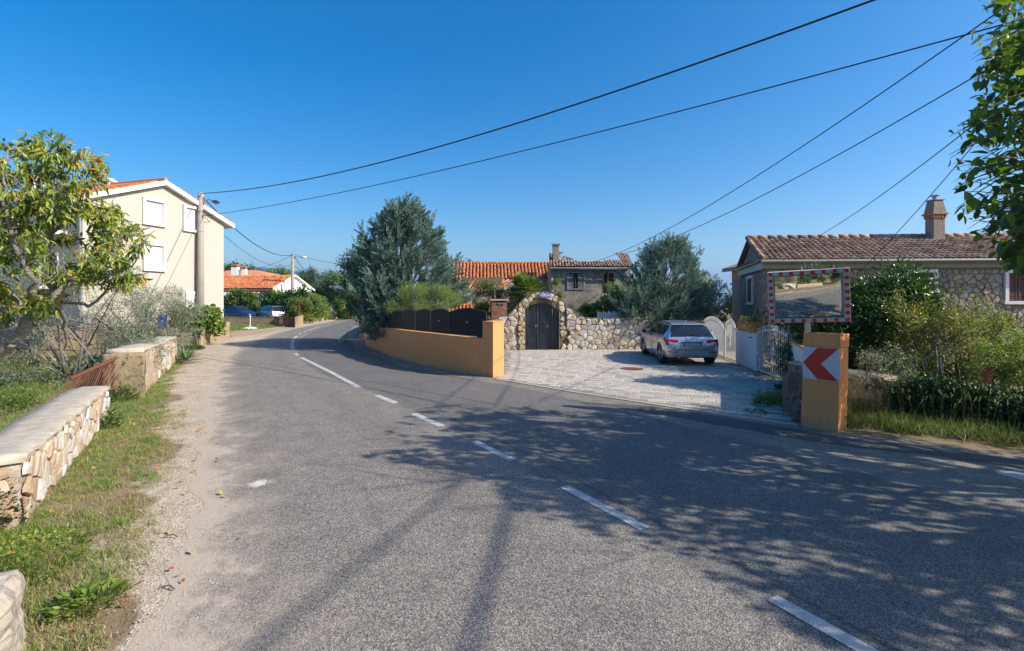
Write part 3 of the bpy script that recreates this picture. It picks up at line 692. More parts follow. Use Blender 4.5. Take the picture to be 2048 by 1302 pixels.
def tile_mb(L, wd, h, seg=5, th=.018, seed=0):
    """one barrel tile, narrow at its upper end, along +Y"""
    vs = []; fs = []
    for (y, k, z0) in ((0, 1.0, .02), (L, .82, 0)):
        for i in range(seg + 1):
            an = math.pi * i / seg; vs.append((-math.cos(an) * wd / 2 * k, y, math.sin(an) * h * k + z0))
    n = seg + 1
    fs += [(i, i + 1, n + i + 1, n + i)[::-1] for i in range(seg)]
    o = len(vs)
    for i in range(n): x, y, z = vs[i]; vs.append((x * .86, y, z - th))
    fs += [(i, o + i, o + i + 1, i + 1)[::-1] for i in range(seg)]
    return vs, fs
def tile_roof(parent, e0, e1, r0, r1, pitch, tl, mat, deckmat, skip=None, limit=300, jit=1.0, seed=2, h=.075, name='tile', lift=.0, deck=True):
    """rows of barrel tiles from the eave e0-e1 up to the ridge r0-r1"""
    e0, e1, r0, r1 = map(Vector, (e0, e1, r0, r1)); rr = random.Random(seed)
    nc_ = max(1, round((e1 - e0).length / pitch)); SL = ((r0 - e0).length + (r1 - e1).length) / 2; nr = max(1, int(SL / tl))
    V, Fc = tile_mb(tl * 1.18, pitch * .80, h * .9); base = None; out = []
    nrm = (e1 - e0).cross(r0 - e0).normalized()
    if nrm.z < 0: nrm = -nrm
    for j in range(nr):
        for i in range(nc_):
            if skip and skip((i + .5) / nc_, (j + .5) / nr): continue
            a = e0.lerp(e1, (i + .5) / nc_); b = r0.lerp(r1, (i + .5) / nc_); y = (b - a).normalized(); x = y.cross(nrm).normalized(); p = a + y * (j * tl + rr.uniform(-.012, .012) * jit) + nrm * (.045 + lift)
            out.append((j, i, Matrix(((x.x, y.x, nrm.x, p.x), (x.y, y.y, nrm.y, p.y), (x.z, y.z, nrm.z, p.z), (0, 0, 0, 1))) @ Matrix.Rotation(rr.uniform(-.05, .05) * jit, 4, 'Z') @ Matrix.Rotation(-.05 + rr.uniform(-.02, .02) * jit, 4, 'X')))
    me = None; k = 0; join = MB()
    for j, i, Mx in out:
        if k < limit:
            if me is None: b_ = MB(); b_.add(V, Fc); me = b_.mesh(name, mat, True)
            o = bpy.data.objects.new(name, me); link(o, parent); o.matrix_basis = Mx
            k += 1
        else: join.add([Mx @ Vector(v) for v in V], Fc)
    if join.v: tag(join.build(name, mat, parent, True), kind='stuff')
    if deck: mb = MB(); mb.frame(e0 - nrm * .02, e1 - e0, r0 - e0, nrm * .035); mb.build('roof_deck', deckmat, parent)
def hip(name, x): return x
M['tile_old'] = piecemat('old_clay_tile', [(.50, .27, .17), (.60, .40, .27), (.40, .21, .14), (.64, .48, .36), (.54, .30, .19), (.46, .35, .28), (.30, .19, .14)], .9, 9, .45, .4, 50, .005, dirt=((.10, .085, .07), 7, .55))
M['tile_orange'] = piecemat('orange_tile', [(.56, .19, .075), (.62, .23, .09), (.50, .15, .06), (.60, .25, .12)], .85, 3, .2, .3, 40, .005)
M['tile_deck'] = simple('roof_underlay', (.14, .07, .045), .95, var=.4)
M['stucco_cream'] = stained('cream_render', (.475, .435, .38), .06, (.36, .31, .25), .35, .12)
M['stucco_white'] = simple('white_render', (.74, .74, .72), .9, var=.08, scale=1.5, bump=.2, bscale=60)
M['shutter_white'] = None
t = NT('roller_shutter'); co = t.coord(); sp = t.n('ShaderNodeSeparateXYZ'); t.l(co, sp.inputs[0]); wv = t.math('SINE', t.math('MULTIPLY', sp.outputs[2], 2 * math.pi / .05)); M['shutter_white'] = t.fin((.68, .69, .70), .5, 0, t.bump(wv, .8, .012))
M['glass'] = (lambda t: t.fin((.03, .04, .05), .06, 0, None, .8))(NT('window_glass'))
M['brown_shutter'] = simple('brown_shutter', (.115, .028, .022), .6, var=.2)
# ------------------------------------------------------------------ cream three-storey house on the left
bh = wthing('cream_house', 'tall cream house with closed white shutters, behind the concrete pole', 'house', (-19.5, 22.7, 0))
Lc, Rc = Vector((-19.5, 22.7, 0)), Vector((-17.3, 30.0, 0)); gw = WF(Lc, Rc); bk = -gw.n * 12.5; EZ, PZ = 6.75, 8.22
mb = MB(); mb.prism([gw(0, -.2), gw(gw.L, -.2), gw(gw.L, EZ), gw(gw.L / 2, PZ), gw(0, EZ)], bk); mb.build('wall', M['stucco_cream'], bh)
# roof slabs: white fascia and soffit, thin edge of tiles above
sl_ = (PZ - EZ) / (gw.L / 2)
for s_, a_e, nm in ((-1, -.55, 'a'), (1, gw.L + .55, 'b')):
    pz = EZ - .55 * sl_; top = gw(gw.L / 2, PZ + .03, .28); ev = gw(a_e, pz + .03, .28); back = -gw.n * 13.4
    mb = MB(); mb.prism([ev, top, top + Vector((0, 0, .24)), ev + Vector((0, 0, .24))], back); f = mb.build('roof', M['white'], bh)
    e0, r0 = ev + Vector((0, 0, .25)), top + Vector((0, 0, .25)); U = (r0 - e0)
    j = MB(); n_ = 16; V_, F_ = tile_mb(.40, .20, .07, 4)
    nrm = U.cross(back).normalized(); nrm = nrm if nrm.z > 0 else -nrm; x = gw.n.copy() if False else (-gw.n); 
    for i in range(11):
        for q in range(3):
            y = U.normalized(); xx = y.cross(nrm); p = e0 + y * (i * .36) - gw.n * (.10 + q * .22) + nrm * .0
            Mx = Matrix(((xx.x, y.x, nrm.x, p.x), (xx.y, y.y, nrm.y, p.y), (xx.z, y.z, nrm.z, p.z), (0, 0, 0, 1))); j.add([Mx @ Vector(v) for v in V_], F_)
    tag(j.build('tile', M['tile_orange'], f, True), kind='stuff')
    mb = MB(); mb.frame(e0 - gw.n * .6, U, -gw.n * 12.6, nrm * .05); mb.build('roof_covering', M['tile_orange'], f)
mb = MB(); mb.tube([gw(gw.L / 2, PZ + .33, .22), gw(gw.L / 2, PZ + .33, -13)], .09, 8); mb.build('ridge_cap', M['tile_orange'], bh)
for (xa, ya, xb, yb) in ((289, 403, 324, 446), (369, 417, 394, 459), (290, 491, 324, 537)):
    a0, z1 = gw.px(xa, ya); a1, z0 = gw.px(xb, yb); z1 = gw.px((xa + xb) / 2, ya)[1]; z0 = gw.px((xa + xb) / 2, yb)[1]
    fr = frame_on(gw, a0, z0, a1, z1, .14, .13, M['white'], bh); mb = MB(); gw.box(mb, a0, z0, a1, z1, .0, .02); mb.build('shutter', M['shutter_white'], fr)
a0, z1 = gw.px(375, 588); a1, _ = gw.px(396, 588); fr = frame_on(gw, a0, .1, a1, z1, .14, .07, M['white'], bh, 'door_frame')
mb = MB(); gw.box(mb, a0, .1, a1, z1, 0, .03); dr = mb.build('door', M['white'], fr)
mb = MB(); gw.box(mb, a0 + .38, z1 - 1.5, a0 + .62, z1 - .25, .035, .05); mb.build('door_pane', M['glass'], fr)
# balcony side going back from the near corner
lw = WF(Lc + bk, Lc)
for z in (2.7, 5.2): mb = MB(); lw.box(mb, 2.0, z, lw.L - 1.0, z + .16, .003, 1.1); bs = mb.build('balcony', M['stucco_white'], bh); mb = MB(); lw.box(mb, 2.0, z + .16, lw.L - 1.0, z + 1.0, 1.0, 1.08); mb.build('parapet', M['stucco_cream'], bs)
for (a, z) in ((lw.L - 3.2, 3.0), (lw.L - 7.2, 3.0), (lw.L - 3.2, 5.4), (lw.L - 7.2, 5.4), (lw.L - 4, .5)):
    fr = frame_on(lw, a, z, a + 1.5, z + 1.25, .12, .05, M['white'], bh); mb = MB(); lw.box(mb, a, z, a + 1.5, z + 1.25, 0, .02); mb.build('pane', M['glass'], fr)
mb = MB(); mb.tube([gw(-.12, EZ - .15, .05), gw(-.12, EZ - .4, .02), gw(-.08, .2, .06)], .06, 8); mb.build('downspout', M['metal'], bh)
def chimney(parent, c, w_, h_, mat, cap=M['stucco_white'], base_z=0, sub='chimney'):
    mb = MB(); mb.box(c[0], c[1], base_z + h_ / 2, w_, w_ * .8, h_); ch = mb.build(sub, mat, parent)
    mb = MB(); z = base_z + h_
    for dx in (-1, 1): mb.box(c[0] + dx * w_ * .36, c[1], z + .1, w_ * .2, w_ * .7, .2)
    mb.box(c[0], c[1], z + .24, w_ * 1.25, w_ * 1.05, .08); mb.box(c[0], c[1], z + .33, w_ * .9, w_ * .8, .1); mb.build('chimney_cap', cap, ch)
c1 = P(215, 380, 27.5); chimney(bh, (c1.x, c1.y), .55, 1.6, M['stucco_cream'], base_z=6.9)
c1 = P(66, 380, 30); chimney(bh, (c1.x, c1.y), .6, 2.0, M['stucco_cream'], base_z=6.9)

# ------------------------------------------------------------------ stone house on the right
sh = wthing('stone_house', 'long low rubble stone house with weathered clay tiles and brown shutters, behind the bushes', 'house', (10.7, 21.0, 0))
EZ, RZ = 3.82, 5.15
A = Vector((10.72, 21.1, 0)); B = Vector((23.5, 20.0, 0)); Cb = Vector((12.6, 27.5, 0)); fw = WF(A, B); gwl = WF(Cb, A)
Db = B + (Cb - A)
mb = MB(); gd = Cb - A; mb.prism([A + Vector((0, 0, -.2)), Cb + Vector((0, 0, -.2)), Cb + Vector((0, 0, EZ)), A + gd / 2 + Vector((0, 0, RZ - .12)), A + Vector((0, 0, EZ))], B - A)
M['mortar'] = simple('lime_mortar', (.27, .23, .19), .95, var=.35, scale=4, bump=.8, bscale=30, bdist=.02)
wl = mb.build('wall', M['mortar'], sh)
M['stone_grey'] = piecemat('grey_brown_stone', [(.40, .33, .27), (.46, .38, .30), (.32, .28, .24), (.52, .39, .28), (.37, .30, .24), (.44, .40, .36)], .92, 7, .5, .9, 20, .02)
win_f = [fw.px(1826, 580) + fw.px(1866, 545), fw.px(2014, 602) + fw.px(2052, 546)]
win_g = [gwl.px(1498, 604) + gwl.px(1507, 556)]
def no_win(ws, zmax=3.5, amax=99):
    def f(a, z):
        if z > zmax or z < 0 or a < .02 or a > amax: return False
        for (a0, z0, a1, z1) in ws:
            if a0 - .15 < a < a1 + .15 and z0 - .15 < z < z1 + .15: return False
        return True
    return f
st = voro_stones(fw, .1, fw.L - .1, .1, EZ - .35, .195, no_win(win_f, EZ - .36), .05, 11, .014, asp=1.3)
st.sort(key=lambda m_: (m_.v[0][0] > 22.0) * 100 - m_.v[0][2])
pieces('stone', st, M['stone_grey'], wl)
def gtop(a): return EZ + (RZ - .25 - EZ) * (1 - abs(a - gwl.L / 2) / (gwl.L / 2)) if True else 0
st = voro_stones(gwl, .1, gwl.L - .1, .1, RZ, .195, lambda a, z: .05 < a < gwl.L - .05 and (z < EZ - .35 or (z > EZ + .08 and z < gtop(a) - .12)) and no_win(win_g, 9)(a, z), .04, 12, .014, asp=1.3)
tag_j = MB()
for m_ in st: tag_j.add(m_.v, m_.f)
tag(tag_j.build('gable_stonework', M['stone_grey'], wl), kind='stuff')
for (wf_, ws) in ((fw, win_f), (gwl, win_g)):
    for (a0, z0, a1, z1) in ws:
        fr = frame_on(wf_, a0, z0, a1, z1, .13, .10, M['white'], sh, sill=.04)
        mb = MB(); wf_.box(mb, a0, z0, a1, z1, 0, .02); mb.build('shutter_panel', M['brown_shutter'], fr)
        n = int((z1 - z0) / .09)
        for hf in (0, 1):
            x0, x1 = (a0 + .03, (a0 + a1) / 2 - .02) if hf == 0 else ((a0 + a1) / 2 + .02, a1 - .03)
            mb = MB(); wf_.box(mb, x0, z0 + .02, x0 + .06, z1 - .02, .02, .06); wf_.box(mb, x1 - .06, z0 + .02, x1, z1 - .02, .02, .06)
            for k in range(n): zz = z0 + .05 + k * (z1 - z0 - .1) / n; mb.frame(wf_(x0 + .06, zz, .025), wf_.u * (x1 - x0 - .12), wf_.n * .03 + Vector((0, 0, -.025)), Vector((0, 0, .05)))
            mb.build('louvre_shutter', M['brown_shutter'], fr)
M['gutter'] = simple('gutter_metal', (.20, .22, .21), .6, .2)
# cornice, gutter, gable band
up = Vector((0, 0, 1))
mb = MB(); fw.box(mb, -.12, EZ - .30, fw.L, EZ - .04, 0, .16); mb.build('cornice', simple('pale_cornice', (.34, .32, .25), .85), sh)
mb = MB(); mb.tube([fw(-.35, EZ - .02, .38), fw(fw.L, EZ - .02, .38)], .075, 8); mb.build('gutter', M['gutter'], sh)
mb = MB(); gwl.box(mb, -.1, EZ - .30, gwl.L + .1, EZ - .02, 0, .16); mb.build('gable_band', simple('white_band', (.62, .62, .60), .7), sh)
gut = MB(); gut.tube([gwl(-.2, EZ + .05, .26), gwl(gwl.L + .15, EZ + .05, .26)], .06, 8); gut = gut.build('gutter', M['metal'], sh)
j = MB(); V_, F_ = tile_mb(.34, .19, .07, 4)
for k in range(int(gwl.L / .21)):
    p = gwl(.05 + k * .21, EZ + .06, .34); y = -gwl.n * .94 + up * .34; y.normalize(); nm = (up - y * up.dot(y)).normalized(); xx = y.cross(nm)
    Mx = Matrix(((xx.x, y.x, nm.x, p.x), (xx.y, y.y, nm.y, p.y), (xx.z, y.z, nm.z, p.z), (0, 0, 0, 1))); b_ = MB(); b_.add([Mx @ Vector(v) for v in V_], F_); b_.build('tile', M['tile_old'], gut, True)
# roof
ov = fw.n * .34; g0 = -fw.u * .22
e0 = A + ov + g0 + up * (EZ - .0); e1 = B + ov + up * EZ; r0 = A + gd / 2 + g0 + up * RZ; r1 = B + gd / 2 + up * RZ
rf = MB(); rf.frame(e0 - up * .03, e1 - e0, r0 - e0, up * .04); rf_o = rf.build('roof', M['tile_deck'], sh)
tile_roof(rf_o, e0, e1, r0, r1, .235, .36, M['tile_old'], M['tile_deck'], seed=5, deck=False, h=.085)
b0 = Cb + g0 - (ov * .8) + up * (EZ + .02); b1 = Db - ov + up * EZ
mb = MB(); mb.frame(b0, r1 - r0, (r0 - b0), up * .06); mb.build('rear_roof', M['tile_old'], sh)
mb = MB()
for k in range(28):
    p = r0.lerp(r1, k / 28); q = r0.lerp(r1, (k + 1.08) / 28); mb.tube([p + up * .07, q + up * .075], [.125, .105], 8)
tag(mb.build('ridge_tile', M['tile_old'], rf_o, True), kind='stuff')
# barge edge tiles on the gable
mb = MB()
for k in range(10):
    p, q = e0.lerp(r0, k / 10), e0.lerp(r0, (k + 1.1) / 10); mb.tube([p + up * .09 - fw.u * .02, q + up * .075 - fw.u * .02], [.10, .085], 6)
tag(mb.build('verge_tile', M['tile_old'], rf_o, True), kind='stuff')
# chimney with flared cap
M['chim'] = simple('chimney_render', (.30, .25, .20), .95, var=.35, scale=5, bump=.7, bscale=20, bdist=.02)
cc_ = P(1870, 470, 23.2); cx_, cy_ = cc_.x, cc_.y
def frust(mb, cx, cy, z0, z1, a0, a1, b0, b1):
    vs = [(cx + sx * a / 2, cy + sy * b / 2, z) for z, a, b in ((z0, a0, b0), (z1, a1, b1)) for sx, sy in ((-1, -1), (1, -1), (1, 1), (-1, 1))]
    mb.add(vs, [(3, 2, 1, 0), (4, 5, 6, 7)] + [(i, (i + 1) % 4, 4 + (i + 1) % 4, 4 + i) for i in range(4)])
mb = MB(); frust(mb, cx_, cy_, 4.6, 5.98, .54, .54, .48, .48); ch = mb.build('chimney', M['chim'], sh, bevel=.02)
mb = MB(); frust(mb, cx_, cy_, 6.13, 6.21, .74, .74, .66, .66); frust(mb, cx_, cy_, 6.21, 6.80, .62, .44, .56, .40); frust(mb, cx_, cy_, 6.80, 6.84, .54, .54, .48, .48); mb.build('chimney_cap', M['chim'], ch, bevel=.015)
mb = MB()
for k in range(5):
    for sy in (-1, 1): mb.box(cx_ - .26 + k * .13, cy_ + sy * .25, 6.055, .07, .07, .15)
    for sx in (-1, 1): mb.box(cx_ + sx * .28, cy_ - .19 + k * .095, 6.055, .07, .05, .15)
mb.build('vent_bricks', M['terracotta'], ch); mb = MB(); mb.box(cx_, cy_, 6.055, .46, .38, .14); mb.build('flue_void', M['dark'], ch)
mb = MB(); mb.tube([(cx_, cy_, 6.8), (cx_, cy_, 7.0)], .10, 10); mb.tube([(cx_, cy_, 7.02), (cx_, cy_, 7.05)], .2, 10); mb.build('flue_pipe', M['metal'], ch)
# annex beyond the gable: pinkish lower wall, yellow band under its eave
an = wthing('pink_annex', 'narrow mauve rendered annex with a yellow band under its eave, left of the stone gable', 'house', (12.3, 27.4, 0))
a0 = P(1464, 600, 29.3); a1 = P(1487, 600, 27.9); aw = WF((a0.x, a0.y), (a1.x, a1.y)); mb = MB(); mb.prism([aw(0, -.1), aw(2.2, -.1), aw(2.2, 3.35), aw(0, 3.35)], -aw.n * 4); mb.build('wall', simple('mauve_render', (.40, .30, .27), .95, var=.12, scale=2), an)
mb = MB(); mb.prism([aw(-.03, 3.353), aw(2.2, 3.353), aw(2.2, 3.95), aw(-.03, 3.95)], -aw.n * 4.03); mb.build('eave_band', simple('ochre_render', (.58, .36, .13), .9), an)
mb = MB(); mb.frame(aw(-.4, 3.96, .4), aw.u * 2.8, -aw.n * 3 + up * 1.0, up * .1); mb.build('roof', M['tile_old'], an)
mb = MB(); mb.tube([aw(-.3, 3.9, .42), aw(1.6, 3.9, .42), aw(1.6, 3.5, .1), aw(1.6, .4, .1), aw(2.4, .2, .3)], .06, 8); mb.build('downspout', simple('blue_grey_pipe', (.17, .25, .33), .5), an)

# ------------------------------------------------------------------ orange roofed house and the ruin in the middle
oh = wthing('orange_roof_house', 'low house with a bright orange tiled roof, behind the palm and oleanders', 'house', (0, 32, 0))
ez, rz_ = 3.4, 4.58
E0, E1, R0, R1 = P(1012, 566, 30.5), P(1100, 558.5, 30.2), P(905, 528.5, 33.0), P(1101, 528.5, 33.0)
ow = WF((-4.3, 30.9), (2.3, 30.7)); mb = MB(); ow.box(mb, 0, -.1, ow.L, 3.3, -5, 0); mb.build('wall', simple('brown_render', (.40, .26, .19), .9, var=.2), oh)
ee0 = Vector((R0.x, 30.5, E1.z)); ro = MB(); ro.frame(Vector((R0.x + .6, 30.4, E1.z - .03)), Vector((R1.x - R0.x - .6, 0, 0)), Vector((0, 2.6, R1.z - E1.z)), up * .03); roof1 = ro.build('roof', M['tile_deck'], oh)
tile_roof(roof1, Vector((R0.x + .2, 30.4, E1.z)), Vector((R1.x, 30.4, E1.z)), R0, R1, .215, .34, M['tile_orange'], M['tile_deck'], deck=False, seed=9, h=.07, limit=290)
# lower wing coming forward on the left
f0, f1 = P(895, 590, 27.5), P(1003, 583, 27.5); tile_roof(oh, f0, f1, Vector((f0.x + .0, 30.42, E1.z - .02)), Vector((f1.x + 1.1, 30.42, E1.z - .02)), .215, .34, M['tile_orange'], M['tile_deck'], limit=250, seed=10, h=.07)
mb = MB(); q = f1 + up * .02; mb.beam(q + Vector((.1, -.1, .05)), Vector((f1.x + 1.2, 30.42, E1.z + .05)), .12, .14); mb.build('verge_board', M['stucco_white'], oh)
mb = MB()
for k in range(30): p = R0.lerp(R1, k / 30); q = R0.lerp(R1, (k + 1.05) / 30); mb.tube([p + up * .07, q + up * .075], [.10, .085], 6)
tag(mb.build('ridge_tile', M['tile_orange'], oh, True), kind='stuff')
mb = MB(); mb.tube([Vector((f1.x + 1, 30.3, E1.z - .05)), Vector((R1.x, 30.3, E1.z - .05))], .06, 6); mb.build('gutter', M['metal'], oh)
mb = MB(); mb.box(f0.x + 1.6, 28.9, 1.45, 3.6, 2.6, 2.8); mb.build('wing_wall', simple('wing_render', (.55, .42, .33), .9), oh)

ru = wthing('ruined_house', 'derelict grey rendered house with its tiled roof half fallen in and a broken shuttered window', 'house', (4, 29, 0))
rw = WF((2.22, 28.9), (6.9, 29.1)); rt = 4.05
def ruin_mat():
    t = NT('weathered_render'); co = t.coord(); n = t.noise(co, 1.1, 7, .68, .4); n2 = t.noise(co, 7, 6, .7)
    col = t.mix(t.ramp(n, [(.38, 0.), (.55, 1.)]), (.175, .155, .135), (.34, .30, .25)); col = t.mix(t.ramp(n2, [(.4, .6), (.6, 0.)]), col, (.10, .09, .08)); return t.fin(col, .97, 0, t.bump(n2, .6, .02))
M['ruin'] = ruin_mat(); mb = MB(); rw.box(mb, 0, -.1, rw.L, rt, -.5, 0); rw.box(mb, 0, -.1, .5, rt - .1, -5, -.5); rw.box(mb, rw.L - .5, -.1, rw.L, rt - .1, -5, -.5); mb.build('wall', M['ruin'], ru)
s_l = [rw.px(1106, 0)[0]]
def skip_r(u, v):
    top = .40 + .07 * math.sin(u * 9)
    if u < .16: top = 1.0 - u * 1.2
    elif u < .24: top = .62
    if u > .90: top = 1.0
    return v > top
re0, re1 = rw(-.1, rt + .02, .3), rw(rw.L + .1, rt + .02, .3); rr0, rr1 = rw(.15, rt + 1.0, -1.9), rw(rw.L + .1, rt + 1.0, -1.9)
tile_roof(ru, re0, re1, rr0, rr1, .175, .26, M['tile_old'], M['tile_deck'], skip_r, deck=False, jit=3.0, seed=8, h=.085)
mb = MB(); mb.frame(re0, re1 - re0, (rr0 - re0) * .38, up * .03); mb.frame(re0 + (rr0 - re0) * .38, (re1 - re0) * .14, (rr0 - re0) * .6, up * .03); mb.frame(re0 + (re1 - re0) * .9 + (rr0 - re0) * .38, (re1 - re0) * .1, (rr0 - re0) * .6, up * .03); mb.build('roof', M['tile_deck'], ru)
mb = MB(); mb.tube([rw(-.1, rt - .03, .36), rw(3.3, rt - .06, .36), rw(rw.L, rt - .02, .36)], .055, 6); mb.build('gutter', M['metal'], ru)
mb = MB(); mb.tube([rw(3.32, rt, .3), rw(3.32, rt - .3, .08), rw(3.34, .2, .08)], .04, 6); mb.build('downspout', M['rust'], ru)
k0 = rw.px(1105, 0)[0]; cbx = P(1111.5, 520, 29.6); mb = MB(); mb.box(cbx.x, cbx.y, 4.75, .36, .36, 1.5); ch = mb.build('chimney', M['ruin'], ru, bevel=.02); mb = MB(); mb.box(cbx.x, cbx.y, 5.48, .46, .46, .07); mb.build('chimney_cap', M['ruin'], ch)
for (xa, ya, xb, yb) in ((1119, 505.5, 1127, 506), (1127, 513, 1147, 519)): mb = MB(); mb.beam(P(xa, ya, 30), P(xb, yb, 29.6), .10, .07); mb.build('rafter', M['wood'], ru)
mb = MB(); mb.beam(P(1122, 524, 29.8), P(1131, 512, 29.9), .09, .09); mb.build('rafter', M['wood'], ru)
wa0, wz0 = rw.px(1136, 577); wa1, wz1 = rw.px(1168, 546); fr = frame_on(rw, wa0, wz0, wa1, wz1, .06, .05, simple('grey_wood', (.30, .29, .27), .9), ru)
mb = MB(); rw.box(mb, wa0, wz0, wa1, wz1, .0, .008); mb.build('window_void', M['dark'], fr)
gw_ = simple('faded_shutter', (.22, .23, .24), .9, var=.35)
for a_, b_ in ((wa0, wa0 + .30), (wa1 - .36, wa1)):
    mb = MB()
    for k in range(7): zz = wz0 + .03 + k * (wz1 - wz0 - .06) / 7; rw.box(mb, a_ + .02, zz, b_ - .02, zz + .09, .012, .035)
    rw.box(mb, a_, wz0, a_ + .04, wz1, .012, .05); rw.box(mb, b_ - .04, wz0, b_, wz1, .012, .05); mb.build('shutter', gw_, fr)
mb = MB(); mb.beam(rw(wa0 + .44, wz0 + .1, .03), rw(wa0 + .40, wz1 - .25, .03), .08, .02); mb.build('loose_board', M['wood'], fr)
da0, dz1 = rw.px(1208, 547); da1, _ = rw.px(1227, 547); mb = MB(); rw.box(mb, da0, 1.7, da1, dz1, .003, .02); dd_ = mb.build('balcony_door', M['dark'], ru)
mb = MB()
for k in range(8): rw.box(mb, da0 + .05, 2.1 + k * .13, da1 - .05, 2.19 + k * .13, .02, .04)
mb.build('door_louvre', simple('dark_louvre', (.09, .085, .10), .8), dd_)
ba0, _ = rw.px(1197, 0); mb = MB(); rw.box(mb, ba0, 1.62, rw.L, 1.78, .02, .95); bs = mb.build('balcony', M['ruin'], ru)
mb = MB()
for k in range(9): p = rw(ba0 + .03 + k * .2, 1.78, .92); mb.tube([p, p + up * .75], .012 if k else .022, 5)
mb.beam(rw(ba0, 2.54, .92), rw(rw.L, 2.54, .92), .04, .03); mb.beam(rw(ba0, 2.54, .92), rw(ba0, 2.54, .03), .04, .03); mb.build('railing', M['white_metal'], bs)

# ------------------------------------------------------------------ far houses down the road
fh = wthing('far_white_house', 'white gabled bungalow with an orange tiled roof and awning, beyond the parked cars', 'house', (-28, 58, 0))
Za, Zb = 57.0, 66.0
lw0 = P(447, 575, 57); cn = P(544, 576, 57); fw2 = WF((cn.x - 14, cn.y), (cn.x, cn.y)); gx = P(583, 573, 66); ap_ = P(567, 551, 61.5)
ezf, rzf = cn.z, ap_.z
gw2 = WF((cn.x, cn.y), (cn.x + .9, 66)); mid = gw2.L / 2
mb = MB(); mb.prism([gw2(0, -.1), gw2(gw2.L, -.1), gw2(gw2.L, ezf), gw2(mid, rzf), gw2(0, ezf)], -gw2.n * 14); mb.build('wall', M['stucco_white'], fh)
tile_roof(fh, gw2(-.3, ezf - .08, -13.5), gw2(-.3, ezf - .08, .25), gw2(mid, rzf + .05, -13.5), gw2(mid, rzf + .05, .25), .36, .55, M['tile_orange'], M['tile_deck'], seed=4, limit=0, h=.1)
mb = MB(); mb.beam(gw2(-.35, ezf - .1, .3), gw2(mid, rzf + .03, .3), .06, .2); mb.beam(gw2(mid, rzf + .03, .3), gw2(gw2.L + .3, ezf - .1, .3), .06, .2); mb.build('barge_board', M['white'], fh)
mb = MB(); fw2.box(mb, 0, ezf - .32, fw2.L, ezf - .12, 0, .28); mb.build('fascia', simple('plum_fascia', (.30, .06, .07), .7), fh)
mb = MB(); q = P(447, 580, 56); q2 = P(513, 580, 56); mb.frame(Vector((q.x - 2, 57, ezf - .45)), Vector((q2.x - q.x + 2, 0, 0)), Vector((0, -1.7, -.7)), up * .05); mb.frame(Vector((q.x - 2, 55.3, ezf - 1.16)), Vector((q2.x - q.x + 2, 0, 0)), Vector((0, -.02, 0)), up * -.25); mb.build('awning', simple('awning_cloth', (.62, .62, .60), .8), fh)
for k in range(4):
    a_ = fw2.L - 2.0 + k * .5; mb = MB(); fw2.box(mb, a_, 2.1, a_ + .36, 3.2, .0, .04); wn_ = mb.build('window', M['glass'], fh)
    mb = MB(); fw2.box(mb, a_ - .07, 2.0, a_, 3.3, .0, .06); mb.build('window_frame', M['white'], wn_)
fh2 = wthing('far_hip_roof_house', 'orange hipped roof with two white chimneys rising behind the white bungalow', 'house', (-36, 72, 0))
hp = [P(430, 556, 70), P(545, 556, 70), P(560, 549, 80), P(430, 549, 80)]; r_a, r_b = P(452, 541, 75), P(510, 540, 75)
mb = MB(); mb.add([hp[0], hp[1], hp[2], hp[3], r_a, r_b], [(0, 1, 5, 4), (1, 2, 5), (2, 3, 4, 5), (3, 0, 4)]); mb.build('roof', M['tile_orange'], fh2)
mb = MB(); mb.prism([hp[0] + Vector((.5, .5, 0)), hp[1] + Vector((-.5, .5, 0)), hp[2] + Vector((-.5, -.5, -0.0)), hp[3] + Vector((.5, -.5, 0))], Vector((0, 0, -5))); mb.build('wall', M['stucco_cream'], fh2)
for (xa, ya, w_) in ((471, 536, .85), (489, 540, .55)): c = P(xa, ya, 69); chimney(fh2, (c.x, c.y), w_, 1.5, M['stucco_white'], M['terracotta'], base_z=c.z - 1.4)
fh3 = wthing('far_overhang_house', 'small pink and white house with a flat overhanging eave, right of the second pole', 'house', (-30, 78, 0))
a = P(583, 592, 76); b = P(596, 592, 76); w3 = WF((a.x - 3, 76), (b.x, 76)); zt = P(590, 568, 76).z; mb = MB(); w3.box(mb, 0, -.1, w3.L, zt, -6, 0); mb.build('wall', simple('peach_render', (.55, .36, .25), .9), fh3)
mb = MB(); w3.box(mb, w3.L, -.1, w3.L + 1.0, zt - .2, -5, -.5); mb.build('side_wall', M['stucco_white'], fh3)
mb = MB(); mb.prism([w3(-.3, zt - .1, .6), w3(w3.L + 1.3, zt - .35, .6), w3(w3.L + 1.3, zt - .15, .6), w3(-.3, zt + .95, .6)], Vector((0, 6, 0))); mb.build('roof', M['tile_orange'], fh3); mb = MB(); mb.prism([w3(w3.L - .6, zt - .35, .9), w3(w3.L + 2.1, zt - .75, .9), w3(w3.L + 2.1, zt - .55, .9), w3(w3.L - .6, zt + .1, .9)], Vector((0, 6, 0))); mb.build('eave_slab', M['white'], fh3)
# ------------------------------------------------------------------ orange wall with black panels
M['orange'] = stained('orange_render', (.76, .325, .13), .12, (.42, .27, .16), .16, .55)
M['orange_worn'] = stained('worn_orange_render', (.86, .355, .135), .22, (.38, .24, .15), .20, .85)
wallpts = [Vector((*g2(x, y), 0)) for x, y in ((731, 690), (752, 700), (790, 716), (835, 728), (880, 738), (930, 747), (972, 752.5))]
tops = [650, 654, 659, 664, 669, 675, 678]
ow_ = wthing('orange_wall', 'curving low orange rendered wall beside the road, topped by black sheet panels', 'wall', wallpts[3])
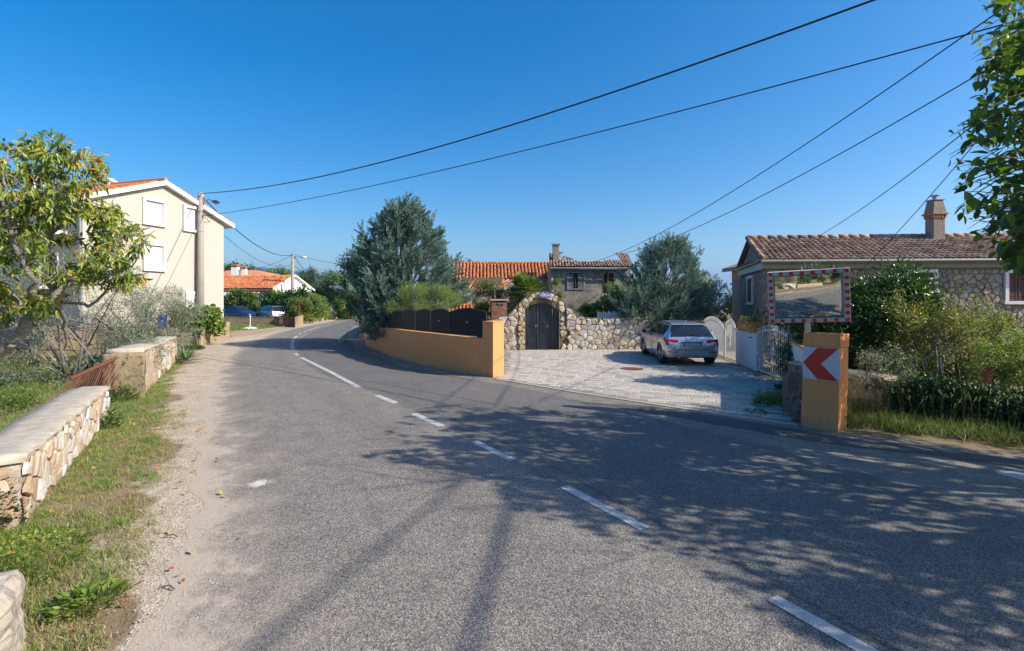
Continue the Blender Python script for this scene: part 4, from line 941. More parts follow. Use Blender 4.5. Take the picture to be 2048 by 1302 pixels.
# three rendered lengths with joints between
def strip(mb, pts, z0s, z1s, th, capz=None):
    n = len(pts); L = []; K = []
    for i, p in enumerate(pts):
        d = (pts[min(i + 1, n - 1)] - pts[max(i - 1, 0)]).normalized(); nr = Vector((-d.y, d.x, 0)); nr = nr if nr.x > 0 else -nr
        L.append(p); K.append(p + nr * th)
    vs = [p + up * z for p, z in zip(L, z0s)] + [p + up * z for p, z in zip(L, z1s)] + [p + up * z for p, z in zip(K, z1s)] + [p + up * z for p, z in zip(K, z0s)]
    fs = []
    for i in range(n - 1):
        for k in range(4): a_, b_ = k * n + i, ((k + 1) % 4) * n + i; fs.append((a_, a_ + 1, b_ + 1, b_))
    fs += [(0, n, 2 * n, 3 * n), (n - 1, 4 * n - 1, 3 * n - 1, 2 * n - 1)]
    mb.add(vs, fs)
zt = [P(0, tops[i], wallpts[i].y).z for i in range(7)]
for a_, b_ in ((0, 2), (2, 4), (4, 6)):
    pp = wallpts[a_:b_ + 1]; pp = [p.copy() for p in pp]; pp[-1] = pp[-1] + (pp[-2] - pp[-1]).normalized() * .008
    mb = MB(); strip(mb, pp, [-.1] * 3, zt[a_:b_ + 1], .28); mb.build('wall_section', M['orange'], ow_)
# end post
pL, pR, pB = Vector((*g2(965, 751), 0)), Vector((*g2(986, 755), 0)), Vector((*g2(1008, 751), 0))
mb = MB(); 
pd = pL + (pB - pR); mb.prism([pL + up * -.1, pR + up * -.1, pB + up * -.1, pd + up * -.1], up * 1.66)
ep = wthing('orange_gatepost', 'smooth square orange post at the end of the black panel wall, edge to the driveway', 'post', pR); mb.build('post_body', M['orange'], ep, bevel=.012)
mb = MB(); cpt = (pL + pR + pB + pd) / 4; mb.prism([cpt + (q - cpt) * 1.04 + up * 1.561 for q in (pL, pR, pB, pd)], up * .025); mb.build('post_cap', M['orange'], ep)
# black sheet metal panels with arched tops, standing a hand above the wall
fence = wthing('black_panel_fence', 'black sheet metal fence with shallow arched tops on the orange wall', 'fence', wallpts[4] + up)
M['sheet'] = simple('black_sheet', (.010, .011, .013), .6, 0, var=.5, scale=3, bump=.1, spec=.25); M['reed'] = simple('dark_weathered_sheet', (.020, .018, .016), .85, var=.6, scale=4, bump=.4)
def wall_at(px_):
    xs_ = [731, 752, 790, 835, 880, 930, 972]; i = max(0, min(5, next((k for k in range(6) if px_ <= xs_[k + 1]), 5))); f = (px_ - xs_[i]) / (xs_[i + 1] - xs_[i])
    lo, hi = wallpts[i], wallpts[i + 1]; q = onw(px_, 700, lo, hi - lo); return Vector((q.x, q.y, 0)), zt[i] + (zt[i + 1] - zt[i]) * f
for (xa, xb, ya, yb, arch, mt) in ((734, 767, 622, 622, 0, 'reed'), (768, 799, 622, 621, 0, 'reed'), (800, 824, 622, 622, 3.5, 'sheet'), (826, 855, 623, 622, 4, 'sheet'), (857, 891, 623, 622, 4.5, 'sheet'), (893, 967, 624, 624, 7, 'sheet')):
    (p, z0), (q, z1) = wall_at(xa), wall_at(xb); nr = Vector((-(q - p).y, (q - p).x, 0)).normalized(); nr = nr if nr.x > 0 else -nr; p += nr * .1; q += nr * .1
    lowp, lowq = z0 + .04, z1 + .04; tp, tq = P(0, ya, p.y).z, P(0, yb, q.y).z; pl = [p + up * lowp, q + up * lowq]; K = 10
    for k in range(K + 1): f = 1 - k / K; pl.append(p.lerp(q, f) + up * (tp + (tq - tp) * f + math.sin(math.pi * f) * arch * p.lerp(q, f).y / F))
    mb = MB(); mb.prism(pl, nr * .025); fp = mb.build('panel', M[mt], fence)
    fr = MB(); tp_pts = [v + nr * .0125 for v in pl[1:]] + [pl[0] + nr * .0125]
    fr.tube(tp_pts, .022, 5); fr.build('panel_frame', M['dark_metal'], fp)
    if arch > 4: mb = MB(); c = p.lerp(q, .52) + up * ((lowp + tp) / 2 + .05) - nr * .03; mb.lathe(c, [(.0, -.02), (.035, -.01), (.02, .02), (.0, .03)], 8, axis=-nr); mb.build('rosette', M['metal'], fp)
# pink wall end beyond
pk = G(722, 681); mb = MB(); mb.prism([Vector((-8.35, 27.3, -.1)), Vector((-7.95, 26.8, -.1)), Vector((-7.6, 27.1, -.1)), Vector((-8.0, 27.6, -.1))], up * 2.35)
tag(mb.build('pink_gatepost', simple('pink_render', (.46, .29, .25), .9)), 'tall dusty pink rendered post at the far end of the orange wall', 'post')
mb = MB(); strip(mb, [Vector((-8.45, 27.9, 0)), Vector((-10.2, 35, 0)), Vector((-12.0, 45, 0)), Vector((-13.0, 60, 0))], [-.1] * 4, [1.0] * 4, .25); tag(mb.build('roadside_wall', M['mortar']), 'low grey wall running up the shaded side of the road past the pink post', 'wall')
for (x, y, s_, nm) in ((-8.9, 26.2, .22, 0), (-8.6, 25.6, .16, 0)):
    mb = MB(); mb.lathe((x, y, 0), [(.0, -.02), (s_, .0), (s_ * .9, .1), (s_ * .4, .16), (0, .17)], 7); tag(mb.build('stone', M['stone_grey']), 'small loose stone at the foot of the pink post' + (', the nearer one' if s_ < .2 else ', the larger one'), 'stone')

# ------------------------------------------------------------------ stone wall with the arched gate
aw_ = WF((-.9, 21.95), (8.7, 22.45)); prof_px = [(985, 634), (1008, 631.5), (1018, 627), (1026, 620), (1034, 611), (1040, 604), (1047, 597), (1056, 590), (1066, 585.5), (1076, 583), (1085, 582), (1095, 583), (1105, 586), (1114, 591), (1122, 597.5), (1129, 606), (1134, 613), (1142, 617), (1152, 624), (1162, 631), (1172, 635.5), (1200, 636), (1240, 636.5), (1275, 637.5), (1300, 638)]
prof = [aw_.px(*p) for p in prof_px]
op_px = [(1119.5, 620), (1116, 612), (1110, 605.5), (1102, 600), (1093, 597), (1084, 596), (1075, 597), (1066, 601), (1058, 606.5), (1052.5, 613), (1049.5, 620)]
opn = [aw_.px(*p) for p in op_px]; oL, oR = opn[-1][0], opn[0][0]
def in_out(a, z):
    xs_ = [p[0] for p in prof]
    if a < xs_[0] or a > xs_[-1]: return False
    return z < np.interp(a, xs_, [p[1] for p in prof]) - .03
opoly = [(oL, -.1)] + opn[::-1] + [(oR, -.1)]
def in_open(a, z, g_=0.0): return inpoly(a, z, opoly) or (g_ and any(inpoly(a + dx, z + dz, opoly) for dx in (-g_, g_) for dz in (-g_, 0, g_)))
sw = wthing('stone_arch_wall', 'cream rubble stone wall rising into an arch over the dark gate', 'wall', aw_(3, 0))
core = [aw_(oR, -.1)] + [aw_(*p) for p in opn] + [aw_(oL, -.1), aw_(prof[0][0], -.1)] + [aw_(*p) for p in prof] + [aw_(prof[-1][0], -.1)]
M['joint'] = simple('dark_joint', (.16, .13, .10), .95, var=.4, scale=10)
mb = MB(); mb.prism(core, -aw_.n * .42); co_ = mb.build('wall_core', M['joint'], sw)
M['stone_cream'] = piecemat('cream_rubble', [(.62, .52, .40), (.66, .59, .48), (.56, .45, .32), (.68, .64, .57), (.52, .45, .38), (.64, .50, .34), (.60, .56, .50)], .9, 6, .35, .9, 18, .025)
M['stone_arch'] = piecemat('ochre_arch_stone', [(.62, .49, .32), (.68, .56, .38), (.55, .41, .26), (.70, .59, .43), (.62, .42, .22), (.58, .50, .38)], .9, 6, .3, .8, 18, .02)
cxa = aw_.px(1084, 0)[0]; ringw = .30
def in_ring(a, z):
    if in_open(a, z) or not in_out(a, z): return False
    if z < opn[0][1]: return (oL - ringw < a < oL - .0) or (oR < a < oR + ringw)
    return z < 3 and abs(a - cxa) < 1.12 and not (z < opn[0][1] + .3 and abs(a - cxa) > (oR - oL) / 2 + ringw)
ring = voro_stones(aw_, oL - .5, oR + .5, 0, 2.75, .20, in_ring, .035, 21, .010)
rest = voro_stones(aw_, 0, prof[-1][0], 0, 2.4, .205, lambda a, z: in_out(a, z) and not in_open(a, z) and not in_ring(a, z), .06, 22, .008, asp=1.2, jit=1.0)
print('stones', len(ring), len(rest))
pieces('arch_stone', ring, M['stone_arch'], co_, limit=120); pieces('stone', rest, M['stone_cream'], co_, limit=300)
# smooth reveal inside the arch
rv = MB(); pts_in = [(oR, 0)] + opn + [(oL, 0)]
for i in range(len(pts_in) - 1):
    p, q = aw_(*pts_in[i], .004), aw_(*pts_in[i + 1], .004); c = aw_(cxa, .9 if min(pts_in[i][1], pts_in[i + 1][1]) < 1.5 else 1.2)
    ip, iq = p + (c - p).normalized() * 0, q
    e = (aw_(cxa, (p.z + q.z) / 2) - (p + q) / 2).normalized() * .02; rv.frame(p, q - p, e, -aw_.n * .43)
rv.build('arch_reveal', simple('ochre_reveal', (.45, .34, .21), .9), sw)
# gate leaves
gt = wthing('arched_gate', 'dark blue-black double gate of upright boards with a wrought iron rosette', 'gate', aw_(cxa, 0, -.2))
M['gate'] = simple('gate_steel', (.014, .026, .045), .45, .1, var=.6, scale=3, bump=.15, spec=.6)
gtop = [aw_.px(x, y) for x, y in ((1050, 622), (1055, 616), (1063, 611), (1073, 607.5), (1084, 606.5), (1095, 607.5), (1104, 611), (1112, 617), (1118, 624))]
gx0, gx1 = oL + .02, oR - .02; n_ = 11; bw = (gx1 - gx0) / n_
def gz(a): return float(np.interp(a, [p[0] for p in gtop], [p[1] for p in gtop]))
for k in range(n_):
    a0 = gx0 + k * bw + .006; a1 = a0 + bw - .012; mb = MB(); d = -.20 + (.016 if k % 2 else 0)
    mb.prism([aw_(a0, .05, d), aw_(a1, .05, d), aw_(a1, gz(a1) - .04, d), aw_((a0 + a1) / 2, gz((a0 + a1) / 2) - .04, d), aw_(a0, gz(a0) - .04, d)], -aw_.n * .03); mb.build('board', M['gate'], gt)
fr = MB(); fr.tube([aw_(a, gz(a) - .02, -.195) for a in np.linspace(gx0, gx1, 14)], .03, 6); fr.tube([aw_(gx0, .03, -.2), aw_(gx1, .03, -.2)], .025, 5)
for a in (gx0, gx0 + bw * 4, gx1): fr.tube([aw_(a, .02, -.19), aw_(a, gz(a) - .02, -.19)], .028, 5)
fr.build('gate_frame', M['gate'], gt)
M['iron'] = simple('wrought_iron', (.10, .105, .115), .35, .6, var=.3); ir = MB(); c = aw_.px(1095, 653.5)
for k in range(12):
    an = k * math.pi / 6; rr = .23 if k % 2 else .15; pts = []
    for q in range(9): f = q / 8; th = an + .5 * f; pts.append(aw_(c[0] + math.cos(th) * rr * f, c[1] + math.sin(th) * rr * f, -.165))
    ir.tube(pts, .011, 4)
    for q in range(7): pass
    e = (c[0] + math.cos(an + .5) * rr, c[1] + math.sin(an + .5) * rr); ir.tube([aw_(e[0] + .03 * math.cos(t_), e[1] + .03 * math.sin(t_), -.16) for t_ in np.linspace(0, 5.5, 8)], .009, 4)
iro = ir.build('iron_rosette', M['iron'], gt); mb = MB(); mb.lathe(aw_(c[0], c[1], -.16), [(.0, 0), (.035, 0), (.03, .02), (0, .03)], 10, axis=aw_.n); mb.build('boss', simple('copper_boss', (.45, .25, .15), .4, .6), iro)
for cx2 in (1073, 1062):
    c = aw_.px(cx2, 652); mb = MB()
    for k in range(5): an = k * math.pi * .4 + .3; mb.tube([aw_(c[0] + .035 * math.cos(an) + .03 * math.cos(t_), c[1] + .035 * math.sin(an) + .03 * math.sin(t_), -.165) for t_ in np.linspace(0, 6.2, 9)], .006, 4)
    mb.build('iron_scroll', M['metal'] if cx2 == 1073 else M['dark_metal'], gt)
# name board over the arch
sg = wthing('name_board', 'small blue board lettered in white above the arched gate', 'sign', aw_(cxa, 2.4, .1))
a0, z0 = aw_.px(1079.5, 595.5); a1, z1 = aw_.px(1098.5, 584); mb = MB(); aw_.box(mb, a0, z0, a1, z1, .09, .11); mb.build('board_plate', simple('blue_enamel', (.010, .045, .30), .4, var=.1), sg)
def text(body, loc, size, rot, mat, parent, name='lettering', bold=0, align='CENTER'):
    cu = bpy.data.curves.new(name, 'FONT'); cu.body = body; cu.size = size; cu.align_x = align; cu.align_y = 'CENTER'; cu.extrude = .002; cu.offset = bold; cu.resolution_u = 2
    tmp = bpy.data.objects.new('tmp', cu); C.objects.link(tmp); tmp.location = loc; tmp.rotation_euler = rot; bpy.context.view_layer.update()
    dg = bpy.context.evaluated_depsgraph_get(); me = bpy.data.meshes.new_from_object(tmp.evaluated_get(dg)); me.transform(tmp.matrix_world); bpy.data.objects.remove(tmp)
    me.materials.clear(); me.materials.append(mat); o = bpy.data.objects.new(name, me); link(o, parent); return o
rz = math.atan2(aw_.u.y, aw_.u.x); wl_ = simple('white_lettering', (.8, .82, .85), .5, var=.02, bump=0); am = (a0 + a1) / 2; hh_ = z1 - z0
text('Villa  ***', aw_(am, z1 - hh_ * .22, .113), .09, (R(90), 0, rz), wl_, sg, bold=.001); text('LORNA', aw_(am, z1 - hh_ * .53, .113), .12, (R(90), 0, rz), wl_, sg, bold=.003); text('Z apartmani', aw_(am, z1 - hh_ * .83, .113), .06, (R(90), 0, rz), wl_, sg, bold=.001)

# brick barbecue chimney behind the wall
bq = wthing('brick_pier', 'squat brick barbecue chimney with a concrete cap and two dark vents, behind the stone wall', 'chimney', (-1, 23.4, 0))
b0 = P(983, 640, 23.3); b1 = P(1014, 640, 23.3); bw_ = WF((b0.x, 23.3), (b1.x, 23.4)); zt_ = P(0, 601, 23.3).z
mb = MB(); bw_.box(mb, .01, 0, bw_.L - .01, zt_, -.6, -.01); bc = mb.build('pier_core', M['joint'], bq)
M['brick'] = piecemat('brick', [(.36, .13, .085), (.42, .17, .11), (.28, .11, .08), (.24, .19, .17), (.45, .22, .15), (.33, .12, .08)], .9, 10, .3, .5)
rows_ = int(zt_ / .085)
for r__ in range(rows_):
    z = zt_ - (r__ + 1) * .085; off = (r__ % 2) * .1
    if z < .9: break
    a = -off
    while a < bw_.L:
        l, h_ = max(a + .006, 0), min(a + .19, bw_.L)
        vent = z > zt_ - .27 and ((bw_.L * .30 < (l + h_) / 2 < bw_.L * .48) or (bw_.L * .55 < (l + h_) / 2 < bw_.L * .72))
        if h_ - l > .03 and not vent: mb = MB(); bw_.box(mb, l, z + .006, h_, z + .079, -.09, random.uniform(-.003, .004)); mb.build('brick', M['brick'], bc)
        a += .2
    for side in (0, 1):
        mb = MB(); x0 = -.004 if side == 0 else bw_.L - .04; bw_.box(mb, x0, z + .006, x0 + .045, z + .079, -.58, -.10); mb.build('brick', M['brick'], bc)
mb = MB(); bw_.box(mb, -.07, zt_, bw_.L + .07, zt_ + .07, -.67, .07); mb.build('cap', simple('cap_concrete', (.48, .40, .30), .9), bq)
for q_ in (.3, .55): mb = MB(); bw_.box(mb, bw_.L * q_, zt_ - .25, bw_.L * (q_ + .17), zt_ - .06, -.02, -.008); mb.build('vent', M['dark'], bq)

# ------------------------------------------------------------------ white gates, white wall, planters
GW = WF((8.25, 20.9), (7.28, 13.05)); M['whitewall'] = simple('white_wall_paint', (.72, .72, .72), .9, var=.10, scale=1.2, bump=.3, bscale=50)
def gatepanel(name, label, w, a0, a1, z0, zs, zt2, ch=True, group='white wrought gates'):
    g_ = wthing(name, label, 'gate', w((a0 + a1) / 2, 0), group); n = max(6, int((a1 - a0) / .125))
    def zc(a): return zs + (zt2 - zs) * math.sin(math.pi * (a - a0) / (a1 - a0)) ** .8
    for k in range(1, n):
        a = a0 + (a1 - a0) * k / n; mb = MB(); mb.tube([w(a, z0, 0), w(a, zc(a) + .10, 0)], .0085, 5); mb.lathe(w(a, zc(a) + .10, 0), [(.004, 0), (.018, .015), (.012, .035), (.0, .06)], 5); mb.build('bar', M['white_metal'], g_)
    mb = MB()
    for a in (a0 + .02, a1 - .02): mb.tube([w(a, z0 - .05, 0), w(a, zc(a), 0)], .024, 6)
    mb.tube([w(a0, z0, 0), w(a1, z0, 0)], .022, 6); mb.tube([w(a, zc(a), 0) for a in np.linspace(a0, a1, 14)], .022, 6); mb.build('gate_frame', M['white_metal'], g_)
    mb = MB(); ca, cz = (a0 + a1) / 2, (z0 + zt2) / 2 + .02
    for s_ in (-1, 1):
        for sc, zz in ((1, 0), (.75, .13), (.75, -.13), (.5, .22), (.5, -.22)):
            mb.tube([w(ca + s_ * (.075 * sc + .055 * sc * math.cos(t_)), cz + zz + .07 * sc * math.sin(t_), .012) for t_ in np.linspace(0, 6.0, 11)], .009, 4)
        mb.tube([w(ca + s_ * .02 * math.sin(t_ * 3), cz - .26 + .52 * t_ / 6.28, .012) for t_ in np.linspace(0, 6.28, 12)], .009, 4)
    mb.build('scroll_ornament', M['white_metal'], g_); return g_
def at_px(px_, py_=700): return GW.px(px_, py_)[0]
def aG(px_): return GW.px(px_, 700)[0]
A0, A1, A2, A3, A4 = -1.2, aG(1449), aG(1473), aG(1512), aG(1587)
gatepanel('white_gate', 'white railing gate leaf partly hidden by the rear of the silver car', GW, A0, A1 - .02, .06, 1.08, 1.38)
gatepanel('white_gate', 'narrow white railing gate leaf between the silver car and the white wall', GW, A1 + .02, A2, .06, 1.08, 1.38)
gatepanel('white_gate', 'white railing gate between the white wall and the orange pillar with the chevron', GW, A3 + .02, A4, .06, 1.12, 1.34)
ww = wthing('white_wall', 'white rendered garden wall with an orange coping, below the flower trough', 'wall', GW((A2 + A3) / 2, 0))
mb = MB(); GW.box(mb, A2 + .03, -.1, A3 - .0, 1.16, -.22, 0); mb.build('wall_body', M['whitewall'], ww); mb = MB(); GW.box(mb, A2, 1.16, A3 + .03, 1.215, -.27, .05); mb.build('coping', M['orange'], ww)
PW = WF((7.24, 12.95), (5.75, 9.35)); w2 = wthing('white_wall', 'short white wall under an orange coping stepping down behind the orange pillar', 'wall', PW(1, 0))
mb = MB(); PW.box(mb, 0, -.1, PW.L, 1.12, -.22, 0); mb.build('wall_body', M['whitewall'], w2); mb = MB(); PW.box(mb, -.03, 1.12, PW.L, 1.175, -.27, .05); mb.build('coping', M['orange'], w2)
def trough(name, label, w, a0, a1, z, dn, dh, seed):
    t_ = wthing(name, label, 'planter', w((a0 + a1) / 2, z, dn), 'orange flower troughs'); mb = MB(); L = a1 - a0; th = .035
    w.box(mb, a0, z, a1, z + .04, dn - .14, dn + .14)
    w.box(mb, a0, z + .04, a1, z + dh, dn + .14 - th, dn + .14); w.box(mb, a0, z + .04, a1, z + dh, dn - .14, dn - .14 + th); w.box(mb, a0, z + .04, a0 + th, z + dh, dn - .14 + th, dn + .14 - th); w.box(mb, a1 - th, z + .04, a1, z + dh, dn - .14 + th, dn + .14 - th)
    mb.build('trough', M['orange'], t_, bevel=.008); mb = MB(); w.box(mb, a0 + th, z + .04, a1 - th, z + dh - .03, dn - .14 + th, dn + .14 - th); mb.build('soil', M['redsoil'], t_)
    n = 900; r2 = np.random.default_rng(seed); a_ = r2.uniform(a0, a1, n); d_ = r2.uniform(-.16, .17, n) + dn; z_ = z + dh + r2.uniform(-.05, .13, n) - np.abs(d_ - dn) * .5
    pos = np.array([tuple(w(a, zz, d)) for a, zz, d in zip(a_, z_, d_)]); V, Fq = leaves(pos, rdir(n) + np.array([[0, 0, .6]]), .05, .035); npmesh('foliage', V, Fq, M['hedge'], t_)
    n = 60; ii = r2.integers(0, 900, n); V, Fq = leaves(np.repeat(pos[ii] + np.array([[0, 0, .035]]), 5, 0), rdir(n * 5) + np.array([[0, 0, .5]]), .022, .02); npmesh('flowers', V, Fq, M['petal'], t_); return t_
M['petal'] = leafmat('pink_petals', [(0, (.70, .10, .25)), (.6, (.75, .18, .40)), (1, (.80, .12, .10))], .6, .3)
b0_, b1_ = aG(1476), aG(1508)
trough('flower_trough', 'orange trough of pink flowers on the white wall between the gates', GW, A2 + .25, A3 - .12, 1.216, -.1, .30, 4)
c = P(1408, 650, 22.2); TW = WF((c.x - .5, 22.3), (c.x + .6, 22.1)); trough('flower_trough', 'orange trough of rust coloured plants just behind the roof of the silver car', TW, 0, 1.1, 1.0, .0, .32, 6)
mb = MB(); TW.box(mb, -.2, -.1, 1.3, 1.0, -.2, .2); tag(mb.build('trough_pedestal', M['mortar']), 'low masonry ledge carrying the flower trough behind the silver car', 'ledge')
# gnarled stone stump
def rocky(name, label, cat, c, r, h, mat, seed=1, n=14, rings=9, parent=None, sq=1.0, am=.16):
    rr = random.Random(seed); vs = []; fs = []; ph = [rr.uniform(0, 6) for _ in range(6)]
    for k in range(rings):
        f = k / (rings - 1)
        for i in range(n):
            a = 2 * math.pi * i / n; q = 1 + am * math.sin(3 * a + ph[0] + 2 * f) + am * .6 * math.sin(5 * a + ph[1] - 5 * f) + rr.uniform(-am, am) * .5; cap = 1 if f < .85 else (.85 if k < rings - 1 else .45)
            vs.append((c[0] + r * q * cap * math.cos(a), c[1] + r * sq * q * cap * math.sin(a), c[2] - .05 + (h + .05) * min(1, f * 1.05) + rr.uniform(-.02, .02)))
    fs = [(k * n + i, k * n + (i + 1) % n, (k + 1) * n + (i + 1) % n, (k + 1) * n + i) for k in range(rings - 1) for i in range(n)] + [tuple((rings - 1) * n + i for i in range(n))]
    mb = MB(); mb.add(vs, fs); o = mb.build(name, mat, parent, smooth=False); return tag(o, label, cat) if label else o
M['rock_dark'] = simple('lichened_rock', (.20, .17, .15), .95, var=.6, scale=9, bump=1.0, bscale=14, bdist=.06)
rocky('stone_stump', 'gnarled grey brown stone stump wedged between the white gate and the orange pillar', 'rock', (5.46, 9.72, 0), .15, .80, M['rock_dark'], 4, sq=1.6)
rocky('stone_stump', 'low dark stone footing lying in front of the gnarled stump beside the pillar', 'rock', (5.26, 9.15, 0), .09, .36, M['rock_dark'], 6, sq=1.4)

# ------------------------------------------------------------------ orange pillar with the chevron, mirror on its post
pa, pb = Vector((*g2(1601, 852), 0)), Vector((*g2(1676, 866), 0)); pw = WF(pa, pb); PT = 1.63
pl = wthing('orange_pillar', 'worn orange rendered pillar at the road edge carrying a chevron plate', 'pillar', (pa + pb) / 2)
mb = MB(); mb.prism([pw(0, -.1), pw(pw.L, -.1), pw(pw.L, -.1, -.38), pw(0, -.1, -.38)], up * (PT - .28)); 
# slight taper: shaft in two rendered lengths
mb2 = MB(); lean_ = .035
def pbox(mb, z0, z1, g_=0.0):
    q = [pw(-g_ + lean_ * z0 * .9, z0, g_), pw(pw.L + g_ - .0 + lean_ * z0 * .6, z0, g_), pw(pw.L + g_ + lean_ * z0 * .6, z0, -.38 - g_), pw(-g_ + lean_ * z0 * .9, z0, -.38 - g_)]
    t_ = [p + pw.u * lean_ * (z1 - z0) * k + up * (z1 - z0) for p, k in zip(q, (.9, .6, .6, .9))]; mb.add(q + t_, [(3, 2, 1, 0), (4, 5, 6, 7), (0, 1, 5, 4), (1, 2, 6, 5), (2, 3, 7, 6), (3, 0, 4, 7)])
mb = MB(); pbox(mb, -.05, 1.40); mb.build('pillar_shaft', M['orange_worn'], pl, bevel=.012)
mb = MB(); pbox(mb, 1.404, PT, .006); mb.build('pillar_head', M['orange_worn'], pl, bevel=.012)
cv = wthing('chevron_sign', 'square white plate with a red arrow pointing left, fixed on the orange pillar', 'road sign', pw(pw.L / 2, 1.1, .03)); zc0, zc1 = .845, 1.40; o_ = lean_ * 1.0
mb = MB(); pw.box(mb, .012 + o_, zc0, pw.L + o_ - .0, zc1, .012, .022); mb.build('plate', simple('worn_white_plate', (.62, .60, .62), .45, var=.12, scale=8), cv)
x0, x1 = .016 + o_, pw.L + o_ - .02; zm = (zc0 + zc1) / 2; mb = MB()
mb.prism([pw(x0, zm, .0225), pw(lerp(x0, x1, .42), zc1 - .008, .0225), pw(x1, zc1 - .008, .0225), pw(lerp(x0, x1, .52), zm, .0225), pw(x1, zc0 + .008, .0225), pw(lerp(x0, x1, .42), zc0 + .008, .0225)], pw.n * .002); mb.build('red_arrow', simple('red_film', (.60, .012, .012), .35, var=.12, scale=8), cv)
for (a, z) in ((.1, .97), (.1, 1.27), (.36, 1.1)): mb = MB(); mb.lathe(pw(a, z, .023), [(.0, 0), (.009, 0), (.006, .005), (0, .006)], 8, axis=pw.n); mb.build('bolt', M['metal'], cv)
# mirror
mc = P(1615.5, 592, 8.95); nrm_m = Vector((-.447, -.894, -.15)).normalized()
uM = Vector((-nrm_m.y, nrm_m.x, 0)).normalized(); uM = uM if uM.x > 0 else -uM; vM = nrm_m.cross(uM).normalized(); vM = vM if vM.z > 0 else -vM
rl = R(2.4); uM, vM = uM * math.cos(rl) + vM * math.sin(rl), vM * math.cos(rl) - uM * math.sin(rl)
mr = wthing('traffic_mirror', 'rectangular convex traffic mirror in a red and white framed housing above the orange pillar', 'traffic mirror', mc)
Wm, Hm = 1.26, .94; t_ = NT('mirror_glass'); M['mirror'] = t_.fin((.82, .84, .80), .015, 1.0)
gx_, gy_ = 24, 18; vs = []; Rm = 2.6
for j in range(gy_ + 1):
    for i in range(gx_ + 1):
        a = (i / gx_ - .5) * (Wm - .19); b = (j / gy_ - .5) * (Hm - .19); d = -(a * a + b * b) / (2 * Rm) + .10; vs.append(mc + uM * a + vM * b + nrm_m * (d - .04))
mb = MB(); mb.add(vs, [(j * (gx_ + 1) + i, j * (gx_ + 1) + i + 1, (j + 1) * (gx_ + 1) + i + 1, (j + 1) * (gx_ + 1) + i) for j in range(gy_) for i in range(gx_)]); mb.build('mirror_glass', M['mirror'], mr, True)
mb = MB(); fwid = .095
def mbx(mb, a0, b0, a1, b1, d0, d1, m=None): mb.frame(mc + uM * a0 + vM * b0 + nrm_m * d0, uM * (a1 - a0), vM * (b1 - b0), nrm_m * (d1 - d0), m)
hW, hH = Wm / 2, Hm / 2
mbx(mb, -hW, -hH, -hW + fwid, hH, -.04, .075); mbx(mb, hW - fwid, -hH, hW, hH, -.04, .075); mbx(mb, -hW + fwid, hH - fwid * .85, hW - fwid, hH, -.04, .075); mbx(mb, -hW + fwid, -hH, hW - fwid, -hH + fwid * .85, -.04, .075)
mfr = mb.build('mirror_frame', simple('frame_plastic', (.52, .52, .49), .5, var=.15, scale=6), mr, bevel=.012)
mb = MB(); mbx(mb, -hW + .02, -hH + .02, hW - .02, hH - .02, -.10, -.042); mb.build('mirror_back', M['dark_metal'], mr)
def red_sq(a, b, sa, sb): q = MB(); mbx(q, a - sa / 2, b - sb / 2, a + sa / 2, b + sb / 2, .0755, .079); q.build('red_block', M['red_paint'], mfr)
for k in range(8): red_sq(lerp(-hW + .05, hW - .05, k / 7), hH - fwid * .42, .062, .066); red_sq(lerp(-hW + .05, hW - .05, k / 7), -hH + fwid * .42, .062, .062)
for k in range(1, 7): red_sq(-hW + fwid / 2, lerp(-hH + .04, hH - .04, k / 7), .066, .06); red_sq(hW - fwid / 2, lerp(-hH + .04, hH - .04, k / 7), .066, .06)
pst = P(1620, 655, 8.72); mb = MB(); mb.box(pst.x + .17, pst.y + .36, 1.95, .075, .075, .95); mb.build('post', M['metal'], mr)

# manhole covers
for nm, (x, y), r_m, lb in (('manhole_cover', (1264, 738.5), .36, 'round rusty iron manhole cover in the paving behind the silver car'), ('manhole_cover', (1495, 760), .30, 'paving filled round manhole cover in the driveway near the white gate')):
    c = G(x, y); mb = MB(); mb.lathe((c.x, c.y, .008), [(r_m, 0), (r_m, .014), (r_m - .02, .016), (r_m - .03, .012), (0, .012)], 28)
    for k in range(6):
        for q in range(6):
            dx, dy = (k - 2.5) * r_m * .3, (q - 2.5) * r_m * .3
            if math.hypot(dx, dy) < r_m * .85: mb.box(c.x + dx, c.y + dy, .022, r_m * .16, r_m * .16, .006)
    tag(mb.build(nm, M['rust'] if r_m > .33 else simple('paving_cover', (.36, .35, .33), .8)), lb, 'manhole cover')
# ------------------------------------------------------------------ cars
def paint(name, c, metal=.55, rough=.28):
    t = NT(name); co = t.coord(); n = t.noise(co, 3, 4, .6); return t.fin(t.mix(t.ramp(n, [(.3, 0.), (.7, .25)]), c, tuple(x * .8 for x in c)), rough, metal, None, .5, .6)
M['carglass'] = (lambda t: t.fin((.012, .016, .02), .04, 0, None, .9))(NT('car_glass'))
M['tail'] = simple('tail_lamp', (.42, .008, .012), .15, var=.2, scale=30, bump=.1, spec=.8)
M['lamp'] = simple('lamp_clear', (.62, .64, .66), .1, .3, var=.3, scale=30, bump=0, spec=.8)
M['tyre'] = simple('tyre', (.018, .018, .019), .85, var=.3, bump=.3)
M['rim'] = simple('rim_metal', (.16, .16, .17), .35, .8, var=.2)
M['rimface'] = simple('rim_face', (.50, .50, .52), .3, .8, var=.1)
def interp_cols(st, keys, y):
    ys_ = [s[0] for s in st]; out = []
    for k in range(1, len(st[0])): out.append(float(np.interp(y, ys_, [s[k] for s in st])))
    return out
